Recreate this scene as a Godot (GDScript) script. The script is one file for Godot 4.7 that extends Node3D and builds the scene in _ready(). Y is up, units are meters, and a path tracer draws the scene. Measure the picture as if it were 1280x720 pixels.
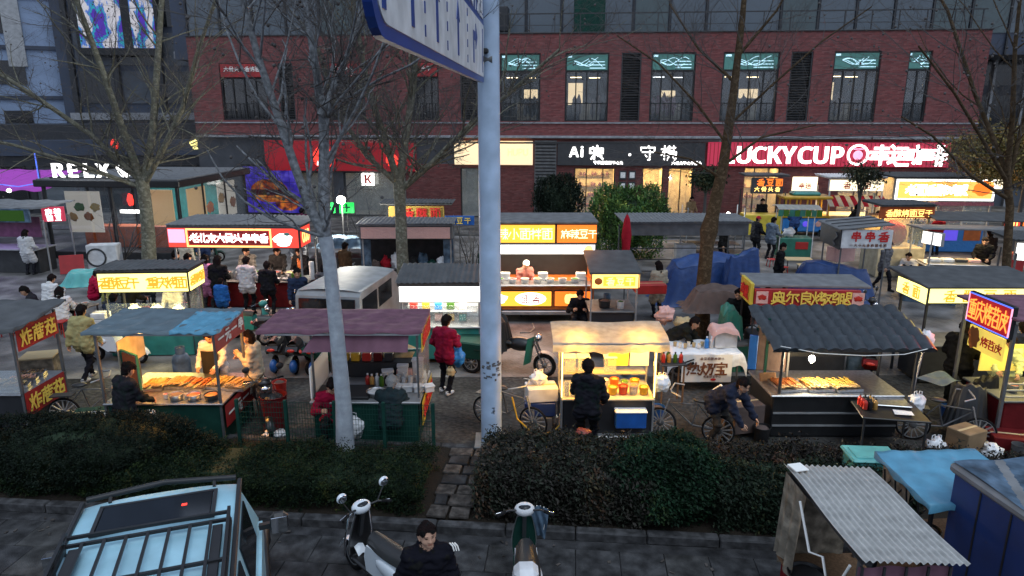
extends Node3D

# ---------------------------------------------------------------- mesh builder
class Geo:
	var v := PackedVector3Array()
	var n := PackedVector3Array()
	var ix := PackedInt32Array()
	var uv := PackedVector2Array()
	var col := PackedColorArray()
	var tint := Color.WHITE
	var tinted := false

	func put(p: Vector3, nn: Vector3) -> int:
		v.append(p); n.append(nn); col.append(tint)
		return v.size() - 1

	func face(pts: Array, out: Vector3) -> void:
		var nn: Vector3 = Vector3.ZERO
		for i in range(1, pts.size() - 1):
			nn += (pts[i] - pts[0]).cross(pts[i + 1] - pts[0])
		if nn.length_squared() < 1e-16:
			return
		nn = nn.normalized()
		var flip := nn.dot(out) < 0.0
		if flip: nn = -nn
		var s := v.size()
		for p in pts: put(p, nn)
		for i in range(1, pts.size() - 1):
			if flip: ix.append_array([s, s + i, s + i + 1])
			else: ix.append_array([s, s + i + 1, s + i])

	func face_sheet(a: Vector3, b: Vector3, c: Vector3, d: Vector3) -> Geo:
		face([a, b, c, d], Vector3.UP)
		return self

	func box(c: Vector3, s: Vector3, b := Basis(), bev := 0.0) -> Geo:
		var h := s * 0.5
		if bev <= 0.0:
			for ax in 3:
				for sg in [-1.0, 1.0]:
					var o := Vector3.ZERO; o[ax] = sg
					var u := (ax + 1) % 3
					var w := (ax + 2) % 3
					var ps := []
					for q in [[-1.0, -1.0], [1.0, -1.0], [1.0, 1.0], [-1.0, 1.0]]:
						var p := Vector3.ZERO
						p[ax] = sg * h[ax]; p[u] = q[0] * h[u]; p[w] = q[1] * h[w]
						ps.append(c + b * p)
					face(ps, b * o)
			return self
		bev = minf(bev, minf(h.x, minf(h.y, h.z)) * 0.9)
		var at := func(sx: float, sy: float, sz: float, ax: int) -> Vector3:
			var p := Vector3(sx * (h.x - bev), sy * (h.y - bev), sz * (h.z - bev))
			p[ax] = [sx, sy, sz][ax] * h[ax]
			return c + b * p
		for ax in 3:
			var u := (ax + 1) % 3
			var w := (ax + 2) % 3
			for sg in [-1.0, 1.0]:
				var ps := []
				for q in [[-1.0, -1.0], [1.0, -1.0], [1.0, 1.0], [-1.0, 1.0]]:
					var d := [0.0, 0.0, 0.0]
					d[ax] = sg; d[u] = q[0]; d[w] = q[1]
					ps.append(at.call(d[0], d[1], d[2], ax))
				var o := Vector3.ZERO; o[ax] = sg
				face(ps, b * o)
			for su in [-1.0, 1.0]:
				for sw in [-1.0, 1.0]:
					var d := [0.0, 0.0, 0.0]
					d[u] = su; d[w] = sw
					d[ax] = -1.0
					var p0 = at.call(d[0], d[1], d[2], u)
					var p1 = at.call(d[0], d[1], d[2], w)
					d[ax] = 1.0
					var p2 = at.call(d[0], d[1], d[2], w)
					var p3 = at.call(d[0], d[1], d[2], u)
					var o := Vector3.ZERO; o[u] = su; o[w] = sw
					face([p0, p1, p2, p3], b * o)
		for sx in [-1.0, 1.0]:
			for sy in [-1.0, 1.0]:
				for sz in [-1.0, 1.0]:
					face([at.call(sx, sy, sz, 0), at.call(sx, sy, sz, 1), at.call(sx, sy, sz, 2)], b * Vector3(sx, sy, sz))
		return self

	func bar(a: Vector3, e: Vector3, w: float, t := -1.0, bev := 0.0) -> Geo:
		var d := e - a
		var l := d.length()
		if l < 1e-5: return self
		var z := d / l
		var x := Vector3.UP.cross(z)
		if x.length() < 0.01: x = Vector3.RIGHT
		x = x.normalized()
		var y := z.cross(x)
		return box((a + e) * 0.5, Vector3(w, w if t < 0.0 else t, l), Basis(x, y, z), bev)

	func tube(pts: Array, r, sides := 8, caps := true) -> Geo:
		var m := pts.size()
		var rings := []
		var x := Vector3.ZERO
		for i in m:
			var d: Vector3 = (pts[mini(i + 1, m - 1)] - pts[maxi(i - 1, 0)]).normalized()
			if x == Vector3.ZERO:
				x = d.cross(Vector3.UP if absf(d.y) < 0.9 else Vector3.RIGHT).normalized()
			x = (x - d * x.dot(d)).normalized()
			var y := d.cross(x)
			var rr: float = r[i] if r is Array else r
			var s := v.size()
			for k in sides:
				var a := TAU * k / sides
				var o := x * cos(a) + y * sin(a)
				put(pts[i] + o * rr, o)
			rings.append(s)
			if caps and (i == 0 or i == m - 1) and rr > 0.004:
				var ps := []
				for k in sides: ps.append(v[s + k])
				face(ps, -d if i == 0 else d)
		for i in m - 1:
			var a: int = rings[i]
			var b: int = rings[i + 1]
			for k in sides:
				var k2 := (k + 1) % sides
				ix.append_array([a + k, b + k2, a + k2, a + k, b + k, b + k2])
		return self

	func lathe(prof: Array, at := Vector3.ZERO, sides := 12, b := Basis()) -> Geo:
		var m := prof.size()
		var s := v.size()
		for i in m:
			var t: Vector2 = prof[mini(i + 1, m - 1)] - prof[maxi(i - 1, 0)]
			var q := Vector2(t.y, -t.x).normalized()
			for k in sides:
				var a := TAU * k / sides
				put(at + b * Vector3(prof[i].x * cos(a), prof[i].y, prof[i].x * sin(a)), b * Vector3(q.x * cos(a), q.y, q.x * sin(a)))
		for i in m - 1:
			for k in sides:
				var k2 := (k + 1) % sides
				var p := s + i * sides
				var w := p + sides
				ix.append_array([p + k, p + k2, w + k2, p + k, w + k2, w + k])
		return self

	func grid(f: Callable, nu: int, nv: int) -> Geo:
		var s := v.size()
		var ps := []
		for j in nv + 1:
			for i in nu + 1: ps.append(f.call(float(i) / nu, float(j) / nv))
		for j in nv + 1:
			for i in nu + 1:
				var du: Vector3 = ps[j * (nu + 1) + mini(i + 1, nu)] - ps[j * (nu + 1) + maxi(i - 1, 0)]
				var dv: Vector3 = ps[mini(j + 1, nv) * (nu + 1) + i] - ps[maxi(j - 1, 0) * (nu + 1) + i]
				put(ps[j * (nu + 1) + i], dv.cross(du).normalized())
				uv.append(Vector2(float(i) / nu, float(j) / nv))
		for j in nv:
			for i in nu:
				var a := s + j * (nu + 1) + i
				var d := a + nu + 1
				ix.append_array([a, a + 1, d + 1, a, d + 1, d])
		return self

	func ell(c: Vector3, r: Vector3, nu := 12, nv := 8, lump := 0.0, sd := 0, b := Basis()) -> Geo:
		var s := v.size()
		for j in nv + 1:
			var th := PI * j / nv
			for i in nu:
				var ph := TAU * i / nu
				var o := Vector3(sin(th) * cos(ph), cos(th), sin(th) * sin(ph))
				var k := 1.0 + lump * (sin(o.x * 5.1 + sd) * sin(o.y * 4.3 + sd * 1.7) + 0.6 * sin(o.z * 7.7 + sd * 2.3 + o.y * 5.0) + 0.5 * sin(o.x * 13.0 + sd) * sin(o.z * 11.0 + o.y * 14.0))
				put(c + b * (o * r * k), b * (o / r).normalized())
		for j in nv:
			for i in nu:
				var i2 := (i + 1) % nu
				var a := s + j * nu
				var d := a + nu
				ix.append_array([a + i, d + i2, a + i2, a + i, d + i, d + i2])
		return self

	func prism(poly: PackedVector2Array, depth: float, xf := Transform3D()) -> Geo:
		var t := Geometry2D.triangulate_polygon(poly)
		var cw := Geometry2D.is_polygon_clockwise(poly)
		for sg in [-1.0, 1.0]:
			for k in range(0, t.size(), 3):
				var ps := []
				for q in 3: ps.append(xf * Vector3(poly[t[k + q]].x, poly[t[k + q]].y, sg * depth * 0.5))
				face(ps, xf.basis * Vector3(0, 0, sg))
		var m := poly.size()
		for i in m:
			var a := poly[i]
			var b := poly[(i + 1) % m]
			var e := b - a
			var o := Vector3(e.y, -e.x, 0) * (1.0 if not cw else -1.0)
			face([xf * Vector3(a.x, a.y, -depth * 0.5), xf * Vector3(b.x, b.y, -depth * 0.5), xf * Vector3(b.x, b.y, depth * 0.5), xf * Vector3(a.x, a.y, depth * 0.5)], xf.basis * o)
		return self

	func add(g: Geo, xf: Transform3D) -> Geo:
		var s := v.size()
		for i in g.v.size():
			v.append(xf * g.v[i]); n.append((xf.basis * g.n[i]).normalized()); col.append(g.col[i])
		for i in g.ix: ix.append(i + s)
		return self

	func mesh() -> ArrayMesh:
		var a := []
		a.resize(Mesh.ARRAY_MAX)
		a[Mesh.ARRAY_VERTEX] = v
		a[Mesh.ARRAY_NORMAL] = n
		a[Mesh.ARRAY_INDEX] = ix
		if tinted: a[Mesh.ARRAY_COLOR] = col
		if uv.size() == v.size(): a[Mesh.ARRAY_TEX_UV] = uv
		var m := ArrayMesh.new()
		if v.size(): m.add_surface_from_arrays(Mesh.PRIMITIVE_TRIANGLES, a)
		return m

# ---------------------------------------------------------------- scene tree helpers
var used := {}
var rng := RandomNumberGenerator.new()

func numbered(s: String) -> String:
	if not used.has(s):
		used[s] = 0
		return s
	used[s] += 1
	return "%s_%03d" % [s, used[s]]

func thing(called: String, label: String, category: String, at := Vector3.ZERO, turn := 0.0, group := "") -> Node3D:
	var o := Node3D.new()
	o.name = numbered(called)
	add_child(o)
	o.position = at
	o.rotation_degrees.y = turn
	tag(o, label, category, group)
	return o

func tag(o: Node, label: String, category: String, group := "") -> void:
	o.set_meta("label", label)
	o.set_meta("category", category)
	if group: o.set_meta("group", group)

func part(called: String, g, m: Material, parent: Node, at := Vector3.ZERO, turn := 0.0) -> MeshInstance3D:
	var o := MeshInstance3D.new()
	o.name = called if parent != self else numbered(called)
	o.mesh = g.mesh() if g is Geo else g
	o.material_override = m
	parent.add_child(o, true)
	o.position = at
	o.rotation_degrees.y = turn
	return o

func single(called: String, g, m: Material, label: String, category: String, at := Vector3.ZERO, turn := 0.0, group := "") -> MeshInstance3D:
	var o := part(called, g, m, self, at, turn)
	tag(o, label, category, group)
	return o

func struct(called: String, g, m: Material, at := Vector3.ZERO, turn := 0.0) -> MeshInstance3D:
	var o := part(called, g, m, self, at, turn)
	o.set_meta("kind", "structure")
	return o

func stuffed(o: Node) -> Node:
	o.set_meta("kind", "stuff")
	return o

func copy(o: Node3D, at: Vector3, turn: float, label := "", group := "") -> Node3D:
	var c: Node3D = o.duplicate()
	c.name = numbered(str(o.name).rstrip("0123456789").rstrip("_") if str(o.name).right(4).begins_with("_") else str(o.name))
	add_child(c)
	c.position = at
	c.rotation_degrees.y = turn
	if label: c.set_meta("label", label)
	if group: c.set_meta("group", group)
	return c

func V(x: float, y: float, z: float) -> Vector3: return Vector3(x, y, z)
func rot(deg: float) -> Basis: return Basis(Vector3.UP, deg_to_rad(deg))

# ---------------------------------------------------------------- materials
var T := {}
var M := {}

func noise_tex(freq: float, lo: float, hi: float, seed_: int, oct := 4, size := 512, kind := FastNoiseLite.TYPE_SIMPLEX_SMOOTH) -> NoiseTexture2D:
	var f := FastNoiseLite.new()
	f.noise_type = kind
	f.frequency = freq; f.seed = seed_; f.fractal_octaves = oct
	var t := NoiseTexture2D.new()
	t.width = size; t.height = size; t.seamless = true; t.noise = f
	var g := Gradient.new()
	g.colors = PackedColorArray([Color(lo, lo, lo), Color(hi, hi, hi)])
	t.color_ramp = g
	return t

func bump_tex(freq: float, seed_: int, strength: float, size := 512) -> NoiseTexture2D:
	var f := FastNoiseLite.new()
	f.frequency = freq; f.seed = seed_; f.fractal_octaves = 4
	var t := NoiseTexture2D.new()
	t.width = size; t.height = size; t.seamless = true; t.noise = f
	t.as_normal_map = true; t.bump_strength = strength
	return t

func make_textures() -> void:
	T.grime = noise_tex(0.008, 0.78, 1.0, 3, 5)
	T.dirt = noise_tex(0.012, 0.5, 1.1, 8, 6)
	T.speck = noise_tex(0.16, 0.6, 1.0, 5, 3)
	T.streak = noise_tex(0.03, 0.75, 1.0, 9, 4)
	T.bump = bump_tex(0.05, 2, 3.0)
	T.fine = bump_tex(0.2, 4, 3.0)
	T.crease = bump_tex(0.012, 6, 5.0)
	# brick: running bond, each brick its own tone
	var im := Image.create(512, 512, false, Image.FORMAT_RGB8)
	rng.seed = 11
	im.fill(Color(0.8, 0.7, 0.68))
	for row in 32:
		for c in 9:
			var k := rng.randf_range(0.8, 1.0)
			var warm := rng.randf_range(-0.05, 0.05)
			var x := c * 64 + (32 if row % 2 else 0) - 32
			im.fill_rect(Rect2i(maxi(x, 0), row * 16, mini(62, 512 - maxi(x, 0)) if x >= 0 else 30, 14), Color(0.95 * k, (0.83 + warm) * k, (0.81 + warm) * k))
	T.brick = ImageTexture.create_from_image(im)
	# plane-tree bark: pale with flaking patches
	var f := FastNoiseLite.new()
	f.noise_type = FastNoiseLite.TYPE_CELLULAR; f.frequency = 0.03; f.seed = 5
	f.cellular_return_type = FastNoiseLite.RETURN_CELL_VALUE
	f.domain_warp_enabled = true; f.domain_warp_amplitude = 18.0
	var t := NoiseTexture2D.new()
	t.width = 512; t.height = 512; t.seamless = true; t.noise = f
	var g := Gradient.new()
	g.offsets = PackedFloat32Array([0.0, 0.35, 0.5, 0.75, 1.0])
	g.colors = PackedColorArray([Color(0.42, 0.40, 0.36), Color(0.62, 0.6, 0.55), Color(0.5, 0.5, 0.44), Color(0.8, 0.79, 0.74), Color(0.68, 0.68, 0.62)])
	t.color_ramp = g
	T.bark = t

func mat(key: String, r: float, g: float, b: float, rough := 0.7, metal := 0.0, tex := "grime", scale := 0.6, bump := "", bs := 0.5) -> StandardMaterial3D:
	var m := StandardMaterial3D.new()
	m.resource_name = key
	m.albedo_color = Color(r, g, b).linear_to_srgb()
	m.roughness = rough; m.metallic = metal
	if rough >= 0.55 and metal == 0.0: m.metallic_specular = 0.22
	if tex:
		m.albedo_texture = T[tex]
		m.uv1_triplanar = true; m.uv1_world_triplanar = true
		m.uv1_scale = Vector3.ONE * scale
	if bump:
		m.normal_enabled = true; m.normal_texture = T[bump]; m.normal_scale = bs
		m.uv1_triplanar = true; m.uv1_world_triplanar = true
		m.uv1_scale = Vector3.ONE * scale
	M[key] = m
	return m

func glow(key: String, r: float, g: float, b: float, e: float) -> StandardMaterial3D:
	var m := StandardMaterial3D.new()
	m.resource_name = key
	m.albedo_color = Color(r, g, b).linear_to_srgb() * 0.8
	m.roughness = 0.4
	m.emission_enabled = true
	m.emission = Color(r, g, b).linear_to_srgb()
	m.emission_energy_multiplier = e
	M[key] = m
	return m

func glass(key: String, r: float, g: float, b: float, a: float, rough := 0.05) -> StandardMaterial3D:
	var m := StandardMaterial3D.new()
	m.resource_name = key
	m.albedo_color = Color(r, g, b, a)
	m.transparency = BaseMaterial3D.TRANSPARENCY_ALPHA
	m.roughness = rough
	M[key] = m
	return m

func area(parent: Node3D, at: Vector3, w: float, h: float, dir: Vector3, c: Color, e: float) -> void:
	var l := AreaLight3D.new()
	l.name = "sign_light"
	l.area_size = Vector2(w, h)
	l.light_color = c; l.light_energy = e
	l.shadow_enabled = true
	l.set("area_range", 30.0)
	parent.add_child(l, true)
	l.position = at
	var up := Vector3.UP if absf(dir.y) < 0.9 else Vector3.BACK
	l.basis = Basis.looking_at(dir, up)

func omni(parent: Node3D, at: Vector3, c: Color, e: float, size := 0.08) -> void:
	var l := OmniLight3D.new()
	l.name = "lamp_light"
	l.light_color = c; l.light_energy = e; l.light_size = size
	l.shadow_enabled = true; l.omni_range = 30.0; l.omni_attenuation = 2.0
	parent.add_child(l, true)
	l.position = at

# ---------------------------------------------------------------- lettering
# strokes on a ten by ten grid: pairs of digits (x right, y up) joined into lines
const GLYPH := {
	"一": "0595", "元": "2878 0595 353210 6561709092", "串": "2888862628 1595931315 5950", "老": "2777 4945 0595 8902 4341509091 8342",
	"北": "3930 0636 0232 6961709092 9765", "京": "5958 0797 2686842426 5450 3310 7390", "大": "0696 595600 5690", "骨": "26298986 5676 04069694 20258580 2383 2181",
	"头": "2837 1635 0494 696400 6390", "香": "7928 0696 5854 5602 5694 2383802023 2282", "麻": "5958 0797 181400 2555 3730 3522 6595 7770 7562 7592",
	"辣": "2928 0848 1646 0444 2420 0242 5898 5696945456 7970 7350 7390", "小": "5950 5040 2602 7692", "面": "0999 5967 1797901017 3730 6760 3565 3363",
	"拌": "0747 2920 0446 5867 9887 5696 4393 7970", "豆": "0999 2787842427 3341 7361 0090", "干": "1888 0595 5850", "炸": "0715 4735 292500 2540 6957 5797 6760 6494 6292",
	"蘑": "0898 3937 6967 1696 1600 2444 3531 5484 6561 3282 5230 4171704041", "菇": "0898 3937 6967 261340 3600 0545 5494 7763 5393905053",
	"奥": "5948 13188883 2575 4743 2633 6773 0292 5300 5290", "尔": "3916 279786 5750 5040 3512 7592", "良": "5948 28888424 282051 2686 4490 8253",
	"烤": "0715 4735 292500 2540 5888 6965 4696 9843 6494 6463938070", "鸡": "074701 1541 7968 58989585 5854949080 4272 7766", "腿": "10183830 1636 1333 59898555 5787 5953 5581 444230 4190",
	"重": "8918 0797 2686832326 2484 5850 1282 0090", "庆": "5958 1898 181400 2595 675420 5490", "苕": "0898 3937 6967 16868474 4613 2383802023", "皮": "179786 171400 5954 258520 3590",
	"热": "0747 292414 0546 57878493 696643 5665 1200 3141 5161 8190", "奶": "291440 3700 0646 588875958070 686440", "宝": "5958 06089896 2676 2373 5650 1090 7271",
	"守": "5958 06089896 1585 666050 3342", "模": "0747 2920 2703 2745 4898 5957 8987 5686845456 5585 4393 6440 7390", "裳": "5958 2837 8776 05079795 3676753536 0494 5453 4410 3430 5490 8262",
	"幸": "2888 5957 0696 2534 7564 1484 0393 5650", "运": "4888 3696 664383 7593 1928 0626 262201 224090", "咖": "0727230307 37676151 495431 7797937377",
	"啡": "0727230307 5950 3757 3555 3353 7970 7797 7595 7393", "酥": "0949 0747400007 1914 3934 0242 9858 5696 7970 7652 7692", "中": "1888841418 5950", "心": "1502 353180 8092 5748 8775",
}
var letters := {}

func letter(ch: String, bold: float) -> Mesh:
	var key := ch + str(bold)
	if letters.has(key): return letters[key]
	if GLYPH.has(ch):
		var g := Geo.new()
		var k := 0
		for stroke in GLYPH[ch].split(" "):
			var pts := []
			for i in range(0, stroke.length() - 1, 2):
				pts.append(Vector3(float(stroke[i]) / 9.0 - 0.5, float(stroke[i + 1]) / 9.0 - 0.5, 0))
			for i in pts.size() - 1:
				var d: Vector3 = (pts[i + 1] - pts[i]).normalized() * bold * 0.5
				var a: Vector3 = pts[i] - d
				var e: Vector3 = pts[i + 1] + d
				var z := Vector3(0, 0, 1)
				var x := (e - a).normalized()
				k += 1
				g.box((a + e) * 0.5 + z * 0.25, Vector3((e - a).length(), bold, 0.5 + 0.02 * k), Basis(x, z.cross(x), z))
		letters[key] = g.mesh()
	else:
		var f := SystemFont.new()
		f.font_names = PackedStringArray(["Droid Sans"])
		f.font_weight = 700 if bold > 0.1 else 400
		var t := TextMesh.new()
		t.font = f; t.text = ch; t.font_size = 32; t.pixel_size = 1.0 / 23.5; t.depth = 0.5; t.curve_step = 2.0
		letters[key] = t
	return letters[key]

# a line of letters facing the parent's local +Z turned by «turn»; h is the height of a letter, w the advance
func write(parent: Node, text: String, at: Vector3, turn: float, h: float, w: float, m: Material, bold := 0.11, deep := 0.02, sx := 1.0) -> void:
	var b := rot(turn)
	var n := text.length()
	for i in n:
		if text[i] == " ": continue
		var o := MeshInstance3D.new()
		o.name = "letter"
		o.mesh = letter(text[i], bold)
		o.material_override = m
		parent.add_child(o, true)
		o.transform = Transform3D(b.scaled_local(Vector3(h * sx, h, deep * 2.0)), at + b * Vector3((i - (n - 1) * 0.5) * w, 0, 0.004))

# ---------------------------------------------------------------- the place
const EYE := Vector3(0, 5.9, 0)
var fac: Node3D            # the brick building; its local x runs along the facade, z out of it

func _ready() -> void:
	var cam := Camera3D.new()
	cam.name = "camera"
	cam.fov = 45.2; cam.far = 600.0; cam.near = 0.1
	add_child(cam)
	cam.position = EYE
	cam.rotation_degrees.x = -14.27
	var we := WorldEnvironment.new()
	we.name = "world_environment"
	var env := Environment.new()
	var sky := Sky.new()
	var sm := ProceduralSkyMaterial.new()
	sm.sky_top_color = Color(0.36, 0.40, 0.465)
	sm.sky_horizon_color = Color(0.46, 0.485, 0.53)
	sm.sky_curve = 0.25
	sm.ground_bottom_color = Color(0.06, 0.06, 0.07)
	sm.ground_horizon_color = Color(0.2, 0.22, 0.26)
	sky.sky_material = sm
	env.background_mode = Environment.BG_SKY
	env.sky = sky
	env.background_energy_multiplier = 4.3
	env.tonemap_mode = Environment.TONE_MAPPER_LINEAR
	env.tonemap_exposure = 1.15
	env.sdfgi_enabled = true; env.ssao_enabled = true; env.ssil_enabled = true
	we.environment = env
	add_child(we)
	var sun := DirectionalLight3D.new()
	sun.name = "dusk_light"
	sun.light_color = Color(0.9, 0.95, 1.0)
	sun.light_energy = 0.3
	sun.light_angular_distance = 30.0
	sun.shadow_enabled = true
	add_child(sun)
	sun.rotation_degrees = Vector3(-62, 25, 0)

	make_textures()
	make_materials()
	ground()
	brick_building()
	shop_fronts()
	far_buildings()
	hedges()
	trees()
	market()
	foreground()
	crowd()

func make_materials() -> void:
	mat("asphalt", 0.122, 0.121, 0.118, 0.85, 0, "dirt", 0.09, "fine", 0.35)
	M.asphalt.detail_enabled = true
	M.asphalt.detail_blend_mode = BaseMaterial3D.BLEND_MODE_MUL
	M.asphalt.detail_albedo = T.speck
	mat("paving_with_sheen", 0.19, 0.184, 0.182, 0.55, 0, "dirt", 0.12, "fine", 0.2)  # paving tone lightened to hold the sheen and haze of distance
	mat("slab", 0.062, 0.062, 0.064, 0.85, 0, "dirt", 0.5, "fine", 0.4)
	mat("slab_dark", 0.054, 0.054, 0.057, 0.85, 0, "dirt", 0.4, "fine", 0.4)
	mat("slab_pale", 0.07, 0.069, 0.068, 0.85, 0, "dirt", 0.4, "fine", 0.4)
	mat("kerb", 0.075, 0.075, 0.078, 0.8, 0, "dirt", 0.7, "fine", 0.5)
	mat("soil", 0.035, 0.028, 0.022, 0.95, 0, "speck", 0.8, "bump", 1.0)
	mat("paving_old", 0.1, 0.088, 0.08, 0.9, 0, "dirt", 0.9, "bump", 0.6)
	mat("plaza", 0.13, 0.125, 0.12, 0.8, 0, "dirt", 0.15, "fine", 0.3)
	var b := mat("brick", 0.225, 0.115, 0.12, 0.85, 0, "brick", 0.5)
	b.uv1_world_triplanar = false
	b.uv1_scale = Vector3(0.5, 0.5, 0.5)
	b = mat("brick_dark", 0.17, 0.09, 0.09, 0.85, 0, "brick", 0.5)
	b.uv1_world_triplanar = false
	mat("coping", 0.3, 0.31, 0.33, 0.6)
	mat("black_metal", 0.02, 0.021, 0.023, 0.45, 0.3)
	mat("dark_metal", 0.05, 0.052, 0.056, 0.5, 0.4)
	mat("grey_metal", 0.16, 0.165, 0.17, 0.5, 0.5)
	mat("pale_metal", 0.4, 0.41, 0.42, 0.45, 0.5)
	mat("steel", 0.55, 0.56, 0.57, 0.3, 0.9, "streak", 0.8)
	mat("chrome", 0.7, 0.7, 0.72, 0.12, 1.0, "")
	mat("white_paint", 0.72, 0.73, 0.74, 0.5)
	mat("white_plastic", 0.68, 0.69, 0.7, 0.45)
	mat("cream_paint", 0.5, 0.45, 0.33, 0.6)
	mat("black_plastic", 0.018, 0.018, 0.02, 0.5)
	mat("rubber", 0.016, 0.016, 0.017, 0.85, 0, "dirt", 1.5)
	mat("tan_leather", 0.22, 0.17, 0.12, 0.6)
	mat("wood", 0.2, 0.12, 0.07, 0.75, 0, "streak", 1.4)
	mat("cardboard", 0.28, 0.19, 0.11, 0.9)
	mat("red_cloth", 0.4, 0.015, 0.03, 0.8, 0, "grime", 1.2, "crease", 0.4)
	mat("red_paint", 0.42, 0.02, 0.018, 0.5)
	mat("dark_red", 0.14, 0.012, 0.014, 0.6)
	mat("maroon_cloth", 0.2, 0.1, 0.135, 0.75, 0, "grime", 0.7, "crease", 0.6)
	mat("pink", 0.55, 0.2, 0.26, 0.8, 0, "grime", 2.0, "crease", 0.5)
	mat("green_paint", 0.02, 0.17, 0.12, 0.5)
	mat("dark_green", 0.012, 0.055, 0.042, 0.6)
	mat("teal_paint", 0.03, 0.24, 0.21, 0.5)
	mat("turquoise", 0.1, 0.42, 0.4, 0.45)
	mat("blue_plastic", 0.015, 0.11, 0.42, 0.4)
	mat("blue_tarp", 0.015, 0.056, 0.2, 0.5, 0, "grime", 0.9, "crease", 0.8)
	mat("blue_sheet", 0.1, 0.145, 0.17, 0.5, 0, "grime", 0.6, "crease", 0.5)
	mat("sky_tarp", 0.1, 0.32, 0.47, 0.5, 0, "grime", 0.6, "crease", 0.5)
	mat("blue_grey_sheet", 0.11, 0.17, 0.24, 0.6, 0, "dirt", 0.5, "crease", 0.8)
	mat("navy_panel", 0.014, 0.042, 0.17, 0.5, 0, "grime", 0.4)
	mat("grey_roof", 0.1, 0.104, 0.108, 0.65, 0, "grime", 0.5)
	mat("grey_roof_pale", 0.2, 0.205, 0.21, 0.6, 0, "grime", 0.6)
	mat("tile_blue", 0.03, 0.039, 0.047, 0.38, 0, "dirt", 1.0)
	mat("tin", 0.47, 0.465, 0.44, 0.55, 0.15, "streak", 0.5)
	mat("tan_sheet", 0.3, 0.26, 0.2, 0.7, 0, "dirt", 0.8, "crease", 1.0)
	mat("brown_cloth", 0.13, 0.095, 0.085, 0.9, 0, "grime", 0.8, "crease", 0.4)
	mat("awning_white", 0.5, 0.49, 0.46, 0.6, 0, "grime", 0.9, "crease", 0.6)
	M.awning_white.backlight = Color(0.9, 0.9, 0.85); M.awning_white.backlight_enabled = true
	mat("white_bag", 0.7, 0.71, 0.73, 0.4, 0, "", 1.0, "crease", 1.6)
	mat("blue_bag", 0.03, 0.2, 0.55, 0.35, 0, "", 1.0, "crease", 1.6)
	mat("tan_bag", 0.45, 0.35, 0.2, 0.8, 0, "", 1.0, "crease", 1.0)
	mat("pink_bag", 0.6, 0.36, 0.32, 0.6, 0, "", 1.0, "crease", 1.4)
	mat("yellow_plastic", 0.62, 0.36, 0.02, 0.45)
	mat("yellow_panel", 0.65, 0.5, 0.05, 0.5)
	mat("orange_panel", 0.6, 0.15, 0.02, 0.5)
	mat("orange_board", 0.42, 0.1, 0.035, 0.6)
	mat("red_panel", 0.38, 0.018, 0.02, 0.5)
	mat("print_white", 0.75, 0.74, 0.7, 0.6, 0, "")
	mat("print_red", 0.5, 0.03, 0.03, 0.6, 0, "")
	mat("print_yellow", 0.75, 0.55, 0.1, 0.6, 0, "")
	mat("print_brown", 0.16, 0.06, 0.03, 0.6, 0, "")
	mat("print_black", 0.02, 0.02, 0.02, 0.6, 0, "")
	mat("skewer_meat", 0.45, 0.14, 0.03, 0.5, 0, "speck", 6.0)
	mat("skewer_gold", 0.62, 0.33, 0.08, 0.5, 0, "speck", 6.0)
	mat("skewer_red", 0.4, 0.05, 0.02, 0.45, 0, "speck", 6.0)
	mat("stick", 0.5, 0.36, 0.2, 0.8, 0, "")
	mat("greens", 0.08, 0.2, 0.03, 0.7, 0, "speck", 4.0)
	mat("food_yellow", 0.6, 0.4, 0.08, 0.5, 0, "speck", 5.0)
	mat("bottle_red", 0.42, 0.03, 0.02, 0.3, 0, "")
	mat("stone_grey", 0.13, 0.13, 0.135, 0.85)
	mat("facade_grey", 0.12, 0.135, 0.16, 0.7, 0, "grime", 0.1)
	mat("facade_blue", 0.035, 0.05, 0.085, 0.5, 0, "grime", 0.1)
	mat("facade_dark", 0.018, 0.02, 0.025, 0.5)
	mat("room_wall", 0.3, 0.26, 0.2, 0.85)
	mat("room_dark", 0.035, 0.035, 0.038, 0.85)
	mat("sign_grey", 0.035, 0.037, 0.042, 0.5)
	mat("sign_cream", 0.6, 0.52, 0.4, 0.5)
	mat("pole_paint", 0.42, 0.54, 0.7, 0.5, 0, "grime", 0.35)
	mat("road_sign_white", 0.72, 0.74, 0.76, 0.35, 0, "grime", 0.6)
	mat("road_sign_blue", 0.012, 0.05, 0.28, 0.35, 0, "grime", 0.6)
	mat("bark", 0.4, 0.4, 0.37, 0.9, 0, "bark", 0.9, "bump", 0.6)
	mat("bark_pale", 0.4, 0.44, 0.48, 0.85, 0, "grime", 1.3, "bump", 0.6)
	mat("bark_mid", 0.29, 0.305, 0.32, 0.85, 0, "dirt", 1.6, "bump", 0.5)
	mat("bark_brown", 0.2, 0.145, 0.105, 0.95, 0, "bark", 1.0, "bump", 0.9)
	mat("twig", 0.085, 0.08, 0.078, 0.9, 0, "")
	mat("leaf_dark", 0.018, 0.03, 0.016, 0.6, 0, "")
	for k in ["leaf_box", "leaf_photinia", "leaf_ball", "leaf_fresh", "leaf_olive", "leaf_night"]:
		var m := mat(k, 1, 1, 1, 0.55, 0, "")
		m.vertex_color_use_as_albedo = true
		m.backlight_enabled = true; m.backlight = Color(0.25, 0.25, 0.25)
	var sk := mat("body", 1, 1, 1, 0.85, 0, "")
	sk.metallic_specular = 0.12
	sk.vertex_color_use_as_albedo = true
	mat("suv_white", 0.4, 0.7, 0.82, 0.25, 0, "grime", 0.3)
	M.suv_white.clearcoat_enabled = true; M.suv_white.clearcoat = 0.6
	mat("van_white", 0.3, 0.32, 0.33, 0.55, 0, "grime", 0.4)
	mat("car_glass", 0.012, 0.014, 0.017, 0.08, 0.2, "")
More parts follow.
